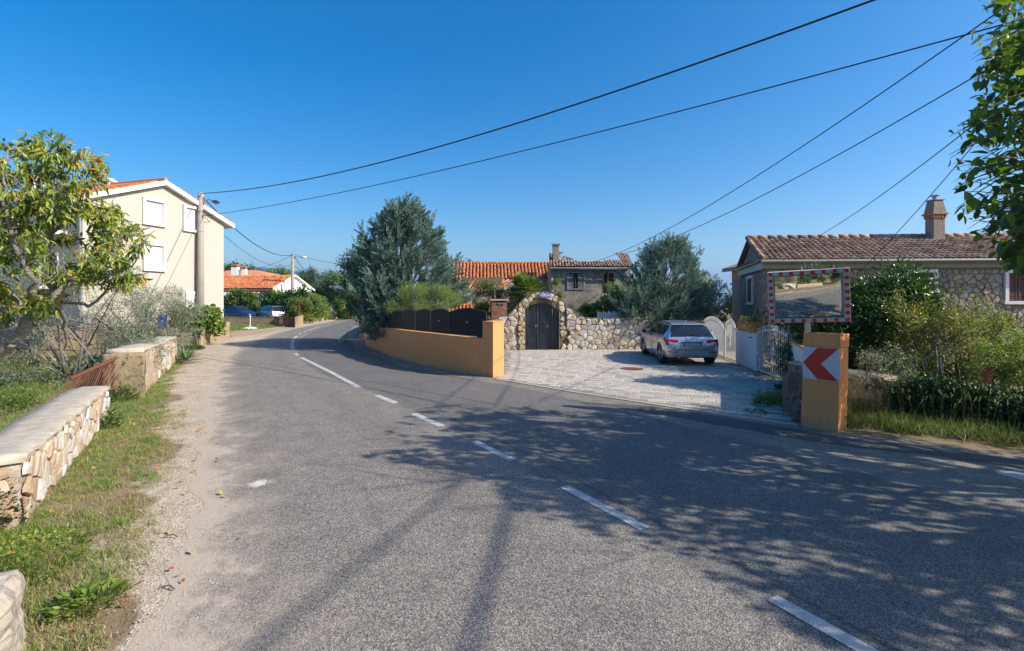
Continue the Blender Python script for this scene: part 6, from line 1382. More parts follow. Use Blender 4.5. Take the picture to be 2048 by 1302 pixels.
# right side
def not_sign(pos):
    return np.ones(len(pos), bool)
bush('laurel_bush', 'big glossy dark laurel directly right of the traffic mirror', 'bush', (8.6, 12.2, 0), (1.75, 1.5, 3.15), M['laurel'], 30000, (.13, .042), 60, LEAF8, seed=51, low=.02, stems=9, up=.6)
bush('laurel_bush', 'darker laurel behind the white gate and the mirror', 'bush', (9.0, 15.2, 0), (1.6, 1.6, 2.9), M['laurel'], 14000, (.13, .045), 40, LEAF4, seed=52, low=.02, stems=7, up=.5)
def thin_tree(name, label, base, size, mat, nb=40, nl=5200, leaf=(.06, .03), seed=1, bark='bark_grey', group=None):
    """open small tree: many forking bare stems carrying scattered leaves"""
    global rng; rng = np.random.default_rng(seed); random.seed(seed); base = Vector(base); t = wthing(name, label, 'tree', base, group); mb = MB(); tips = []; rx, ry, h = size
    def br(p, d, L, r, lv):
        pts = curve_pts(p, d, L, 5, .16, .03); mb.tube(pts, [r * (1 - .14 * k) for k in range(6)], 5 if r > .01 else 3, False)
        for q in pts[2:]: tips.append((q, lv))
        if lv < 4:
            for _ in range(random.choice([2, 3])): k = random.randint(2, 5); dd = Vector((d[0] + random.uniform(-.9, .9), d[1] + random.uniform(-.9, .9), d[2] * .7 + random.uniform(-.1, .6))); br(pts[k], dd, L * random.uniform(.6, .85), r * .62, lv + 1)
    for i in range(5): a = i * 1.256 + random.random(); br(base + Vector((math.cos(a), math.sin(a), 0)) * .06, Vector((math.cos(a) * rx * .35, math.sin(a) * ry * .35, h * .62)), h * .42, .028, 1)
    mb.build('trunk', M[bark], t, True); T_ = np.array([tuple(q) for q, lv in tips if lv >= 2]); T_ = T_[(T_[:, 2] < base.z + h)]
    ix = rng.integers(0, len(T_), nl); pos = T_[ix] + rng.normal(size=(nl, 3)) * .075; dr = rng.normal(size=(nl, 3)) + np.array([[0, 0, -.1]]); V, Fq = leaves(pos, dr, leaf[0] * rng.uniform(.6, 1.3, nl), leaf[1] * rng.uniform(.7, 1.3, nl), LEAF4, np.array([[.3, -.3, 1.0]])); npmesh('crown', V, Fq, mat, t); return t
thin_tree('small_tree', 'open yellow green small tree right of the laurel, its grey stems showing', (8.75, 10.6, 0), (1.3, 1.0, 2.55), M['yellowgreen'], nl=5200, seed=53)
thin_tree('small_tree', 'bare stemmed small tree with yellowing leaves at the right edge', (10.4, 10.9, 0), (1.5, 1.2, 2.45), M['yellowgreen'], nl=5200, seed=54)
thin_tree('small_tree', 'low leafy sapling behind the ivy wall at the far right', (9.6, 9.5, 0), (1.3, 1.0, 1.75), M['vine'], nl=5000, seed=55)
bush('grey_shrub', 'small grey green shrub at the foot of the yellowing tree', 'bush', (7.35, 9.9, 0), (.65, .5, 1.35), M['olive'], 5000, (.05, .018), 24, seed=56, low=.05)
bush('rust_hedge', 'brownish thin hedge in front of the stone house', 'hedge', (12.8, 14.5, 0), (3.2, .8, 1.9), M['oleander'], 14000, (.08, .04), 50, seed=57, low=.05)
bush('shrub', 'dark shrub filling the garden behind the right hand saplings', 'bush', (11.2, 12.6, 0), (2.2, 1.2, 1.7), M['hedge'], 14000, (.08, .045), 50, seed=58, low=.02)
# ivy clad low wall on the right
IW = WF((6.55, 10.9), (7.2, 9.3)); lw_ = [Vector((6.4, 11.6, 0)), Vector((7.15, 9.6, 0)), Vector((8.35, 8.55, 0)), Vector((11.5, 7.2, 0))]
t_ = wthing('low_rubble_wall', 'low dark rubble wall overgrown with ivy along the right verge', 'wall', lw_[1]); mb = MB(); strip(mb, lw_, [-.1] * 4, [.72, .66, .52, .5], .35); mb.build('wall_body', M['mossconc'], t_)
mb = MB(); strip(mb, [p + Vector((0, 0, 0)) for p in lw_[:2]], [.725, .665], [.775, .715], .38); mb.build('capping', M['cap_stone'], t_)
def on_wall(n, pts, h, seed, spread=.10, top=.12):
    r = np.random.default_rng(seed); seg = r.integers(0, len(pts) - 1, n); f = r.uniform(0, 1, n); P_ = np.array([tuple(p) for p in pts]); p = P_[seg] + (P_[seg + 1] - P_[seg]) * f[:, None]; d = P_[seg + 1] - P_[seg]; nr = np.stack([d[:, 1], -d[:, 0], d[:, 0] * 0], 1); nr = nr / np.linalg.norm(nr, axis=1, keepdims=True); nr *= np.sign(-nr[:, 1:2] + 1e-9)
    z = r.uniform(0, 1, n) ** .8 * (h + top) * (.62 + .75 * snoise(p[:, 0] * 1.7, p[:, 1] * 1.7, 1.8, 12)); p = p + nr * (r.uniform(0, 1, n) ** 2 * spread + .02 + .1 * (snoise(p[:, 0] * 3, z * 3, 2, 3) > .5))[:, None]; p[:, 2] = z; ov = z > h; p[ov] -= nr[ov] * r.uniform(0, .35, ov.sum())[:, None]; return p, nr
rng = np.random.default_rng(61)
p, nr = on_wall(16000, lw_[1:], .55, 62, .30, .15); V, Fq = leaves(p, nr * .6 + rng.normal(size=p.shape) * .6 + np.array([[0, 0, -.2]]), .055 * rng.uniform(.6, 1.2, len(p)), .05 * rng.uniform(.6, 1.2, len(p)), LEAF4); tag(npmesh('ivy', V, Fq, M['ivy']), 'dark ivy blanket hanging over the low wall at the right edge', 'ivy', kind='stuff')
# flower pot seen through the saplings
pc = P(1975, 795, 9.6); mb = MB(); mb.lathe((pc.x, pc.y, .62), [(.05, 0), (.08, .15), (.095, .15), (.095, .19), (.075, .19), (.07, .17)], 14); pt_ = tag(mb.build('flower_pot', M['terracotta']), 'terracotta pot with a pink bloom behind the right hand low wall', 'pot'); rng = np.random.default_rng(3); V, Fq = leaves(np.array([[pc.x, pc.y, .86]] * 40) + rng.normal(size=(40, 3)) * .04, rdir(40), .05, .04); npmesh('bloom', V, Fq, M['petal'], pt_)
# left side
bush('olive_tree', 'silvery olive tree behind the peach tree at the left edge', 'tree', (-11.6, 13.2, 0), (2.7, 1.6, 3.45), M['olive'], 34000, (.075, .014), 70, LEAF4, seed=71, low=.06, stems=10, bark='bark_grey', group='olive trees', stemr=.04)
bush('olive_tree', 'silvery olive tree in front of the cream house beside the trunked yucca', 'tree', (-13.4, 18.2, 0), (2.1, 1.5, 2.95), M['olive'], 26000, (.08, .016), 50, LEAF4, seed=72, low=.08, stems=8, bark='bark_grey', group='olive trees')
rosette('yucca', 'trunked yucca with a skirt of dead leaves beside the blue chair', (-16.0, 21.8, 0), .85, .8, M['yucca'], 60, 1.55, 50, 81, 'yuccas', .05)
rosette('yucca', 'shorter yucca with a dry skirt left of the trunked yucca', (-15.2, 18.9, 0), .7, .8, M['yucca'], 40, .9, 60, 82, 'yuccas', .045)
rosette('yucca', 'stemless bluish yucca clump above the dark netting heap', (-14.4, 19.3, 0), .85, .8, M['yucca'], 80, .55, 10, 83, 'yuccas', .045, tilt=(.1, 1.4))
rosette('yucca', 'small trunked yucca at the corner of the ochre garden wall by the road', (-14.1, 22.5, 0), .70, .8, M['yucca'], 55, .62, 16, 84, 'yuccas', .045)
rosette('yucca', 'low spreading yucca at the road edge beyond the middle wall', (-11.3, 17.3, 0), .72, .8, M['yucca'], 70, .1, 6, 85, 'yuccas', .042)
rosette('yucca', 'striped yucca clump in the garden behind the peach stems', (-12.9, 15.2, 0), .75, .8, M['yucca'], 60, .1, 14, 86, 'yuccas', .045)
bush('grape_vine', 'sprawling vine with big pale leaves in front of the concrete pole', 'vine', (-15.2, 24.2, 0), (1.45, .8, 1.75), M['vine'], 3600, (.17, .14), 26, LEAF8, seed=73, low=.45, stems=3)
# blue folding chair
bc_ = P(315, 640, 21.9); ch = wthing('garden_chair', 'bright blue plastic folding chair under the olive tree by the cream house', 'chair', (bc_.x, bc_.y, 0)); M['blue'] = simple('blue_plastic', (.01, .06, .45), .5, var=.15); cz = 1.0
mb = MB(); mb.box(bc_.x, bc_.y, cz, .50, .46, .05); mb.build('seat', M['blue'], ch, bevel=.02)
mb = MB(); mb.frame((bc_.x - .21, bc_.y + .22, cz + .03), (.42, 0, 0), (0, .03, .0), (0, .12, .52)); mb.build('backrest', M['blue'], ch, bevel=.015)
for sx in (-.2, .2):
    for sy in (-.18, .2): mb = MB(); mb.tube([(bc_.x + sx, bc_.y + sy, cz - .02), (bc_.x + sx * 1.15, bc_.y + sy * 1.2, .35)], .014, 6); mb.build('leg', M['metal'], ch)
mb = MB(); mb.box(bc_.x, bc_.y, .17, 2.0, 1.6, .36); tag(mb.build('terrace', M['mortar']), kind='structure')
mb = MB(); mb.tube([P(292 + 50, 648, 22), P(352, 625, 22), P(364, 620, 22)], .025, 5); mb.tube([P(330, 622, 22.4), P(360, 624, 22.4), P(408, 632, 23)], .02, 5); tag(mb.build('vine_prop', M['bark']), 'crooked dark pole propping the grape vine', 'prop')

# peach tree at the left edge: limbs given in space, twigs grown from them
def peach():
    # leaning trunk, forked limbs
    global rng; rng = np.random.default_rng(91); random.seed(91); base = Vector((-8.1, 7.1, 0)); t = wthing('peach_tree', 'leaning peach tree with turning leaves filling the left edge', 'tree', base); mb = MB()
    limbs = [([(-60, 760, 7.2), (20, 680, 7.2), (75, 625, 7.3), (110, 590, 7.4), (190, 520, 7.6), (250, 470, 7.8), (300, 455, 8.0)], .10),
             ([(-10, 555, 7.0), (30, 590, 7.1), (60, 628, 7.2)], .055), ([(110, 590, 7.4), (95, 500, 7.5), (90, 430, 7.5), (70, 350, 7.4), (60, 300, 7.4)], .05), ([(75, 625, 7.3), (60, 560, 6.8), (20, 480, 6.5), (5, 380, 6.4), (15, 300, 6.4)], .05),
             ([(100, 600, 7.5), (180, 610, 7.4), (240, 560, 7.2), (300, 545, 7.1)], .03), ([(95, 480, 7.5), (150, 430, 7.3), (190, 370, 7.2), (200, 335, 7.2)], .035), ([(5, 480, 6.6), (70, 455, 6.8), (130, 420, 7.0), (170, 400, 7)], .03),
             ([(190, 520, 7.6), (215, 450, 7.5), (225, 400, 7.4)], .025), ([(60, 350, 7.4), (110, 320, 7.3), (150, 310, 7.2)], .02), ([(0, 410, 6.5), (50, 400, 6.6), (90, 380, 6.7)], .025), ([(130, 560, 7.4), (200, 560, 7.0), (260, 530, 6.9), (310, 460, 6.9)], .025),
             ([(20, 690, 7.2), (60, 690, 7.6), (110, 676, 8)], .03), ([(100, 560, 7.4), (130, 640, 8.2), (128, 700, 8.6)], .05)]
    tips = []
    def inside_p(q):
        px = CX + q.x / q.y * F; py = HY - (q.z - H) / q.y * F
        return px < np.interp(py, [240, 262, 300, 340, 375, 400, 430, 455, 480, 520, 560, 600, 640], [60, 128, 205, 232, 235, 250, 262, 300, 335, 250, 325, 200, 140]) - 6 and py > np.interp(px, [0, 60, 128, 200, 232, 300, 340], [240, 256, 262, 290, 320, 430, 445]) + 5
    for pl, r in limbs:
        pts = [P(*p) for p in pl]; fine = []
        for i in range(len(pts) - 1):
            for k in range(4): fine.append(pts[i].lerp(pts[i + 1], k / 4) + Vector((random.gauss(0, .02), random.gauss(0, .03), random.gauss(0, .02))))
        fine.append(pts[-1]); n = len(fine); mb.tube(fine, [r * (1 - .9 * i / n) for i in range(n)], 7)
        if r == .03 and pl[0][0] == 20 or pl[-1][1] > 690: continue
        for i in range(n // 3, n):
            for _ in range(2):
                if not inside_p(fine[i]): continue
                d = Vector((random.uniform(-1, 1), random.uniform(-1, 1), random.uniform(-.3, .9))).normalized(); L = random.uniform(.22, .55); tw = curve_pts(fine[i], d, L, 4, .2)
                if not inside_p(tw[-1]): continue
                mb.tube(tw, [.008, .007, .006, .005, .004], 4, False); tips += tw[1:]
                for _ in range(2): d2 = (d + Vector((random.uniform(-.8, .8), random.uniform(-.8, .8), random.uniform(-.4, .6)))).normalized(); t2 = curve_pts(random.choice(tw[1:]), d2, L * .7, 3, .2); (mb.tube(t2, .004, 3, False), tips.extend(t2[1:])) if inside_p(t2[-1]) else None
    mb.build('trunk', M['bark_grey'], t, True)
    def prof_ok(pos):
        px = CX + pos[:, 0] / pos[:, 1] * F; py = HY - (pos[:, 2] - H) / pos[:, 1] * F
        lim = np.interp(py, [240, 262, 300, 340, 375, 400, 430, 455, 480, 520, 560, 600, 640], [60, 128, 205, 232, 235, 250, 262, 300, 335, 250, 325, 200, 140]); top = np.interp(px, [0, 60, 128, 200, 232, 300, 340], [240, 256, 262, 290, 320, 430, 445])
        return (px < lim) & (py > top)
    T_ = np.array([tuple(q) for q in tips]); T_ = T_[prof_ok(T_)]; n = 5200; ix = rng.integers(0, len(T_), n)
    gap = snoise(T_[ix][:, 0] * 2.2, T_[ix][:, 2] * 2.2, 2.4, 5) > .34; ix = ix[gap]; n = len(ix)
    pos = T_[ix] + rng.normal(size=(n, 3)) * .03; dr = rng.normal(size=(n, 3)) * .6; dr[:, 2] -= .75
    ok = prof_ok(pos); pos, dr = pos[ok], dr[ok]; n = len(pos)
    V, Fq = leaves(pos, dr, rng.uniform(.09, .155, n), rng.uniform(.028, .042, n), LEAF8, np.array([[.5, -.4, .5]])); npmesh('crown', V, Fq, M['peach'], t, True)
peach()
# big broadleaf tree: trunk right of the frame, boughs over the verge; it throws the shade on the road
def shade_tree():
    global rng; rng = np.random.default_rng(17); random.seed(17); base = Vector((10.6, 4.3, 0)); t = wthing('mulberry_tree', 'large broad leaved tree reaching into the top right corner', 'tree', base); mb = MB(); tips = []
    LIMY, LIMX = [-400, 0, 60, 130, 200, 260, 300, 340, 400, 470, 520, 560], [1960, 1948, 1940, 1932, 1938, 1900, 1872, 1905, 1895, 1935, 1985, 2100]
    def okv(q):
        if q.y < .3: return True
        return CX + q.x / q.y * F > np.interp(HY - (q.z - H) / q.y * F, LIMY, LIMX) + 4
    def br(p, d, L, r, lv):
        pts = curve_pts(p, d, L, 6, .13, .02)
        if min(q.z for q in pts) < 2.9 and lv > 1: return
        if not all(okv(q) for q in pts): return
        mb.tube(pts, [r * (1 - .12 * k) for k in range(7)], 8 if r > .03 else 4, False)
        if lv >= 3: tips.extend(pts[1:])
        if lv < 5:
            for _ in range(3 if lv < 4 else 2): k = random.randint(2, 6); dd = Vector((d[0] + random.uniform(-.8, .8), d[1] + random.uniform(-.8, .8), d[2] + random.uniform(-.45, .35))); br(pts[k], dd, L * random.uniform(.6, .82), r * .58, lv + 1)
    mb.tube([base, base + Vector((-.1, 0, 1.2)), base + Vector((-.2, .1, 2.4))], [.28, .22, .19], 10); top = base + Vector((-.2, .1, 2.3))
    for i in range(9): a = i * .698 + random.uniform(-.2, .2); br(top, Vector((math.cos(a) * .9, math.sin(a) * .8, random.uniform(.25, .9))), random.uniform(1.7, 2.3), .10, 1)
    for (dx, dy, dz) in ((-1, .15, .25), (-1, .5, .55), (-1, -.1, .7), (-.6, .9, .4), (-1, .8, .15), (-.8, -.5, .5)): br(top + Vector((0, 0, random.uniform(0, .8))), Vector((dx, dy, dz)), 2.3, .09, 1)
    def keep(pos, cut=False):
        y = np.maximum(pos[:, 1], .2); px = CX + pos[:, 0] / y * F; py = HY - (pos[:, 2] - H) / y * F
        lim = np.interp(py, [-400, 0, 60, 130, 200, 260, 300, 340, 400, 470, 520, 560], [1960, 1948, 1940, 1932, 1938, 1900, 1872, 1905, 1895, 1935, 1985, 2100])
        lim = lim + 70 * (snoise(py * .02, pos[:, 1] * 2, 2.2, 6) - .5) + 12
        vis = (pos[:, 1] > .3) & (px < 2060) & (py > -20)
        # leave the light that falls on the left lane: where would the shade of each leaf land
        sx = pos[:, 0] - sun_dir.x / sun_dir.z * pos[:, 2]; sy = pos[:, 1] - sun_dir.y / sun_dir.z * pos[:, 2]
        edge = np.interp(sy, [2.5, 3.5, 4.4, 5.2, 6.0, 6.6, 7.0, 7.4, 8.2, 9.0, 9.7, 10.2], [2.4, 1.6, .75, -.05, -.5, -1.6, -2.3, -1.4, -1.1, -1.4, -.4, 2.2])
        thin = vis & (rng.uniform(size=len(pos)) > np.interp(px, [1900, 1990, 2060], [.10, .13, .26])) if cut else np.zeros(len(pos), bool)
        return ~(vis & (px < lim)) & (((sx > edge) & (sy < 10.6)) | (vis & (py < 260))) & ~thin
    # twigs that hang into view at the upper right
    for k in range(190):
        py = random.uniform(-60, 545); Y = random.uniform(4.8, 7.6); lim_ = float(np.interp(py, [-400, 0, 60, 130, 200, 260, 300, 340, 400, 470, 520, 560], [1960, 1948, 1940, 1932, 1938, 1900, 1872, 1905, 1895, 1935, 1985, 2100]))
        e = P(random.uniform(lim_ + 8, 2090) if random.random() < .8 else lim_ + random.uniform(5, 40), py, Y); s0 = e + Vector((random.uniform(.5, .9), random.uniform(-.3, .3), random.uniform(.05, .45))); tw = [s0, s0.lerp(e, .35) + Vector((0, 0, .05)), s0.lerp(e, .7) + Vector((0, 0, .04)), e]
        if not all(okv(q) for q in tw): continue
        mb.tube(tw, [.012, .009, .006, .003], 4, False)
        for f in np.linspace(.15, 1, 9): a_ = tw[int(f * 2.99)].lerp(tw[min(3, int(f * 2.99) + 1)], f * 3 % 1 if f < 1 else 1); tips += [a_] * 3
    K = keep(np.array([tuple(q) for q in tips])); T_ = np.array([tuple(q) for q in tips])[K]; print('shade tips', len(T_))
    mb.build('trunk', M['bark'], t, True)
    n = 24000; ix = rng.integers(0, len(T_), n); pos = T_[ix] + rng.normal(size=(n, 3)) * np.where(T_[ix][:, 0:1] < T_[ix][:, 1:2] * 1.06, .06, .12); dr = rng.normal(size=(n, 3)) * .6; dr[:, 2] -= .6; ok = keep(pos, True); pos, dr = pos[ok], dr[ok]; n = len(pos)
    V, Fq = leaves(pos, dr, rng.uniform(.08, .17, n), rng.uniform(.055, .11, n), LEAF8, np.array([[.2, -.2, 1.0]])); npmesh('crown', V, Fq, M['mulberry'], t, True)
shade_tree()
# far vegetation
bush('pine_tree', 'dark pine rising between the second pole and the far overhang house', 'tree', (-32.0, 78, 0), (2.0, 2.0, 7.0), M['darkgreen'], 6000, (.35, .12), 24, seed=101, low=.25)
bush('far_tree', 'dark round tree behind the orange hipped roof, hidden by the cream house', 'tree', (-43, 80, 0), (5, 3, 8.0), M['darkgreen'], 9000, (.35, .2), 36, seed=102)
bush('far_tree', 'dark round tree behind the two white chimneys', 'tree', (-40, 86, 0), (4.0, 3, 8.0), M['hedge'], 7000, (.35, .2), 30, seed=103)
bush('cedar_tree', 'spreading cedar behind the third pole, over the far wall', 'tree', (-27.2, 78, 0), (3.3, 3.0, 6.6), M['hedge'], 14000, (.38, .11), 44, seed=104, low=.18, up=.2)
bush('far_tree', 'darker tree top to the right behind the spreading cedar', 'tree', (-30.5, 92, 0), (2.2, 2.4, 6.6), M['darkgreen'], 6000, (.4, .15), 26, seed=105)
bush('far_tree', 'bright green round tree at the end of the road, left of the pink post', 'tree', (-18.8, 57, 0), (1.5, 1.5, 2.9), M['hedge'], 6000, (.2, .12), 24, seed=106, low=.1)
bush('far_tree', 'grey green tree at the road end between the cedar and the round tree', 'tree', (-24, 75, 0), (1.8, 2, 5.4), M['olive'], 6000, (.3, .14), 24, seed=107)
bush('roadside_hedge', 'yellow green hedge above the pale wall along the left side of the far road', 'hedge', (-21.5, 52, 0), (2.2, 3.8, 2.75), M['vine'], 16000, (.18, .12), 54, seed=108, low=.1)
bush('roadside_hedge', 'rust tinged creeper hedge beside the rust brown gate', 'hedge', (-19.8, 46.6, 0), (1.4, 1.0, 2.3), M['yellowgreen'], 6000, (.15, .09), 26, seed=109, low=.05)
bush('fig_tree', 'dark fig tree in front of the white gable', 'tree', (-21.4, 49.6, 0), (1.9, 1.3, 3.2), M['darkgreen'], 8000, (.24, .2), 30, seed=110, low=.1, group='fig trees')
bush('fig_tree', 'fig tree over the roof of the grey crossover', 'tree', (-23.8, 51.0, 0), (1.9, 1.3, 2.95), M['hedge'], 7000, (.24, .2), 30, seed=111, low=.2, group='fig trees')
bush('fig_tree', 'leafy shrub above the dark blue car', 'tree', (-28.2, 52.2, 0), (2.2, 1.3, 3.3), M['hedge'], 9000, (.2, .16), 34, seed=112, low=.25, group='fig trees')
bush('round_shrub', 'small clipped round shrub at the end of the far pale wall', 'bush', (-20.6, 60.5, 0), (.85, .8, 1.2), M['darkgreen'], 2500, (.12, .08), 16, seed=113, low=.1)
for i, (x, y, rx, h, m_) in enumerate(((-60, 110, 9, 8, 'darkgreen'), (-8, 110, 10, 3.6, 'hedge'), (16, 70, 7, 4.5, 'hedge'), (28, 55, 7, 4.5, 'darkgreen'))):
    bush('far_tree', ['dark tree mass far behind the cream house', 'low green tree far behind the tall juniper', 'low tree behind the second juniper in the distance', 'dark tree behind the stone house'][i], 'tree', (x, y, 0), (rx, rx * .6, h), M[m_], 7000, (.5, .25), 30, seed=120 + i)
# the world behind the camera, seen in the mirror
bwall = WF((-3.2, -4.5), (3.4, -15.5)); bw2 = wthing('rubble_wall', 'pale rubble wall across the road, visible only in the traffic mirror', 'wall', bwall(5, 0)); mb = MB(); rough_block(mb, bwall, 0, bwall.L * .62, lambda a: .85, 0, -.5, 40, 8, 51, .05); mb.build('wall_body', M['rubble'], bw2, True)
rocky('rubble_heap', 'heap of pale stones beside the wall seen in the mirror', 'heap', (-4.6, -3.2, 0), 1.6, 1.15, M['fstone'] if False else M['cap_stone'], 9, 18, 8, am=.2)
bush('shrub', 'green shrub behind the mirrored wall', 'bush', (-3.0, -8.2, 0), (2.4, 1.6, 3.0), M['hedge'], 5000, (.16, .09), 26, seed=131)
bush('shrub', 'olive toned shrub behind the mirrored rubble heap', 'bush', (-6.5, -6.0, 0), (2.2, 1.6, 3.4), M['olive'], 5000, (.16, .07), 26, seed=132)
bush('far_tree', 'dark tree seen in the upper part of the mirror', 'tree', (-3, -14, 0), (6, 3, 7.5), M['darkgreen'], 8000, (.3, .15), 34, seed=133)
bush('far_tree', 'broad tree seen at the right of the mirror', 'tree', (4, -19, 0), (6, 4, 7.5), M['hedge'], 8000, (.3, .15), 34, seed=134)
bush('far_tree', 'olive tree seen at the left of the mirror', 'tree', (-11, -9, 0), (4, 4, 6.5), M['olive'], 8000, (.25, .1), 34, seed=135)

# grass and weeds
def verge(x, y):
    d = dist_road(x, y); yy = y
    return (d > np.interp(y, [0, 3, 5, 8, 12, 16, 20], [.3, .28, .45, .55, .8, 1.1, 1.5]) + .25 * (snoise(x, y, 3, 7) - .5)) & (x < 0) & (y < 21) & (snoise(x, y, 2.6, 8) + .35 * snoise(x, y, 9, 9) > .50 + .04 * (y < 6.0) - .20 * (y > 6.0))
grass_patch('verge_grass', 'short green grass on the left verge', verge, 125000, (-9, 2.0, -2, 12.5), M['grass'], (.03, .10), .0055, 5)
grass_patch('verge_grass', 'thin grass along the far part of the left verge', verge, 50000, (-15, 12.5, -5, 21), M['grass'], (.04, .12), .010, 6)
grass_patch('dry_litter', 'dry straw lying between the tufts on the left verge', lambda x, y: (dist_road(x, y) > .25) & (x < -1.5), 45000, (-8, 2.0, -2, 10), M['drygrass'], (.03, .08), .005, 7)
grass_patch('dry_litter', 'matted straw on the verge near the corner boulder', lambda x, y: dist_road(x, y) > .22, 16000, (-4.6, 2.2, -1.8, 5.2), M['drygrass'], (.03, .07), .006, 17)
grass_patch('garden_grass', 'rough grass in the garden behind the near wall', lambda x, y: (dist_road(x, y) > 3.0) & (snoise(x, y, 1.4, 3) > .34), 70000, (-22, 6, -6, 19), M['grass'], (.06, .18), .012, 8)
grass_patch('lawn_strip', 'thin grass strip in front of the low dark wall', lambda x, y: (dist_road(x, y) > 1.2), 20000, (-30, 36.5, -19, 43.6), M['grass'], (.05, .16), .022, 9)
def rv_ok(x, y):
    return (x > 5.45) & (x < 9.6) & (y > np.interp(x, [5.4, 6.1, 6.6, 7.2, 8.6, 9.6], [8.95, 8.55, 8.2, 7.75, 6.9, 6.4])) & (y < np.interp(x, [5.4, 6.4, 7.15, 8.35, 9.6], [11.4, 11.4, 9.6, 8.55, 8.0]))
grass_patch('verge_weeds', 'tall sunlit weeds and grass between the pillar and the ivy wall', rv_ok, 26000, (5.4, 6.3, 9.6, 11.4), M['weedgrass'], (.10, .32), .009, 10)
# seed heads
rng = np.random.default_rng(77); mb = MB(); random.seed(77)
for k in range(70):
    x = random.uniform(5.9, 8.0); y = float(np.interp(x, [5.4, 6.4, 7.15, 8.35], [10.5, 10.3, 9.3, 8.3])) - random.uniform(0, 1.0); h = random.uniform(.4, .75); lx = random.uniform(-.12, .12); p = Vector((x, y, 0)); q = p + Vector((lx, random.uniform(-.1, .1), h)); mb.tube([p, p.lerp(q, .5) + Vector((0, 0, .03)), q], .0022, 3); mb.tube([q, q + Vector((lx * .3, 0, .05)), q + Vector((lx * .5, 0, .09))], [.004, .010, .002], 5)
tag(mb.build('foxtail_grass', M['drygrass']), 'pale foxtail seed heads standing over the right verge', 'grass', kind='stuff')
def weed(name, label, c, r, n, mat, seed, h=.15, lf=(.06, .03), group=None):
    global rng; rng = np.random.default_rng(seed); a = rng.uniform(0, 6.28, n); q = r * rng.uniform(0, 1, n) ** .6; pos = np.stack([c[0] + np.cos(a) * q, c[1] + np.sin(a) * q, rng.uniform(0, h, n) * (1 - .5 * (q / r) ** 2)], 1); dr = np.stack([np.cos(a), np.sin(a), rng.uniform(.1, 1.2, n)], 1); V, Fq = leaves(pos, dr, lf[0] * rng.uniform(.6, 1.3, n), lf[1] * rng.uniform(.7, 1.2, n), LEAF8, np.array([[0, 0, 1.0]])); return tag(npmesh(name, V, Fq, mat), label, 'weed', group)
weed('ivy_clump', 'green ivy trailing over the near end of the pale wall', (-5.12, 4.75), .38, 2600, M['ivy'], 141, .66, (.042, .038))
weed('ground_cover', 'low green weeds at the foot of the ivy, left edge', (-4.35, 4.0), .75, 5200, M['vine'], 142, .07, (.028, .02))
for k, (x, y, r, n, h, lb) in enumerate(((-3.55, 3.05, .28, 400, .12, 'broad leaved weed beside the corner boulder'), (-2.95, 2.85, .14, 120, .06, 'little rosette weed at the bottom edge of the verge'), (-3.05, 3.6, .22, 220, .1, 'weed tuft on the straw near the bottom edge'), (-6.9, 8.6, .16, 260, .3, 'weed growing up the far end of the pale wall'), (-8.5, 10.9, .3, 500, .35, 'dark weeds in the gap between the two walls'), (-10.6, 9.6, 1.1, 2600, .5, 'leafy weeds in the garden behind the pale wall'), (-9.6, 7.4, .9, 2600, .75, 'tall leafy weeds in the garden at the left edge'),
                                        (4.75, 9.75, .16, 60, .07, 'small weed rosette growing from the paving'), (5.25, 10.4, .2, 260, .2, 'weeds at the foot of the stone stump'), (6.75, 12.35, .22, 160, .08, 'low weeds below the right white gate'), (5.62, 8.6, .18, 260, .3, 'weeds against the right side of the orange pillar'), (-14.2, 22.1, .5, 600, .2, 'dark weeds under the small roadside yucca'))):
    weed('weed', lb, (x, y), r, n, M['hedge'] if k not in (0, 1, 2) else M['vine'], 150 + k, h, (.06, .03) if y < 12 else (.1, .05))
rng = np.random.default_rng(160); n = 260
x = rng.uniform(-7, -2.2, n); y = rng.uniform(2.5, 11, n); ok = (dist_road(x, y) > -.3) & (dist_road(x, y) < 3.2); x, y = x[ok], y[ok]; n = len(x); dr = rng.normal(size=(n, 3)); dr[:, 2] *= .15; V, Fq = leaves(np.stack([x, y, np.full(n, .03)], 1), dr, rng.uniform(.04, .08, n), .035, LEAF8, np.array([[0, 0, 1.0]]))
tag(npmesh('fallen_leaves', V, Fq, leafmat('fallen_leaf', [(0, (.45, .18, .05)), (.5, (.40, .10, .03)), (1, (.60, .42, .10))], .8, .1)), 'orange and brown leaves scattered over the left verge', 'leaves', kind='stuff')
# ------------------------------------------------------------------ poles and cables
M['concrete_pole'] = simple('pole_concrete', (.36, .32, .27), .92, var=.25, scale=5, bump=.4, bscale=40, bdist=.005); M['cable'] = simple('cable_rubber', (.012, .012, .014), .7, bump=0)
def pole(name, label, x, y, h, r, lampdir, size=1.0):
    t = wthing(name, label, 'utility pole', (x, y, 0), 'concrete utility poles'); mb = MB(); mb.tube([(x, y, -.1), (x, y, h * .5), (x + .03, y, h)], [r, r * .88, r * .72], 14); mb.build('pole_shaft', M['concrete_pole'], t, True)
    mb = MB()
    for z in (h - .25, h - 1.05, h - 1.12, h - 2.2): mb.tube([(x + .02, y, z), (x + .02, y, z + .03)], r * .84, 12)
    mb.build('band', M['metal'], t); mb = MB(); mb.box(x + r * .9 + .06, y, h - .45, .16, .14, .3); mb.build('junction_box', M['metal'], t)
    ld = Vector((*lampdir, 0)).normalized(); p = Vector((x + r * .8, y, h - .5)); q = p + ld * .75 * size + up * .03; mb = MB(); mb.tube([p, p + ld * .3 + up * .1, q], .02, 6); arm = mb.build('lamp_arm', M['dark_metal'], t)
    return t, q, arm
t1, q, arm = pole('utility_pole', 'near concrete utility pole in front of the cream house', *tuple(P(401, 600, 28.2))[:2], 8.25, .20, (1, -.1))
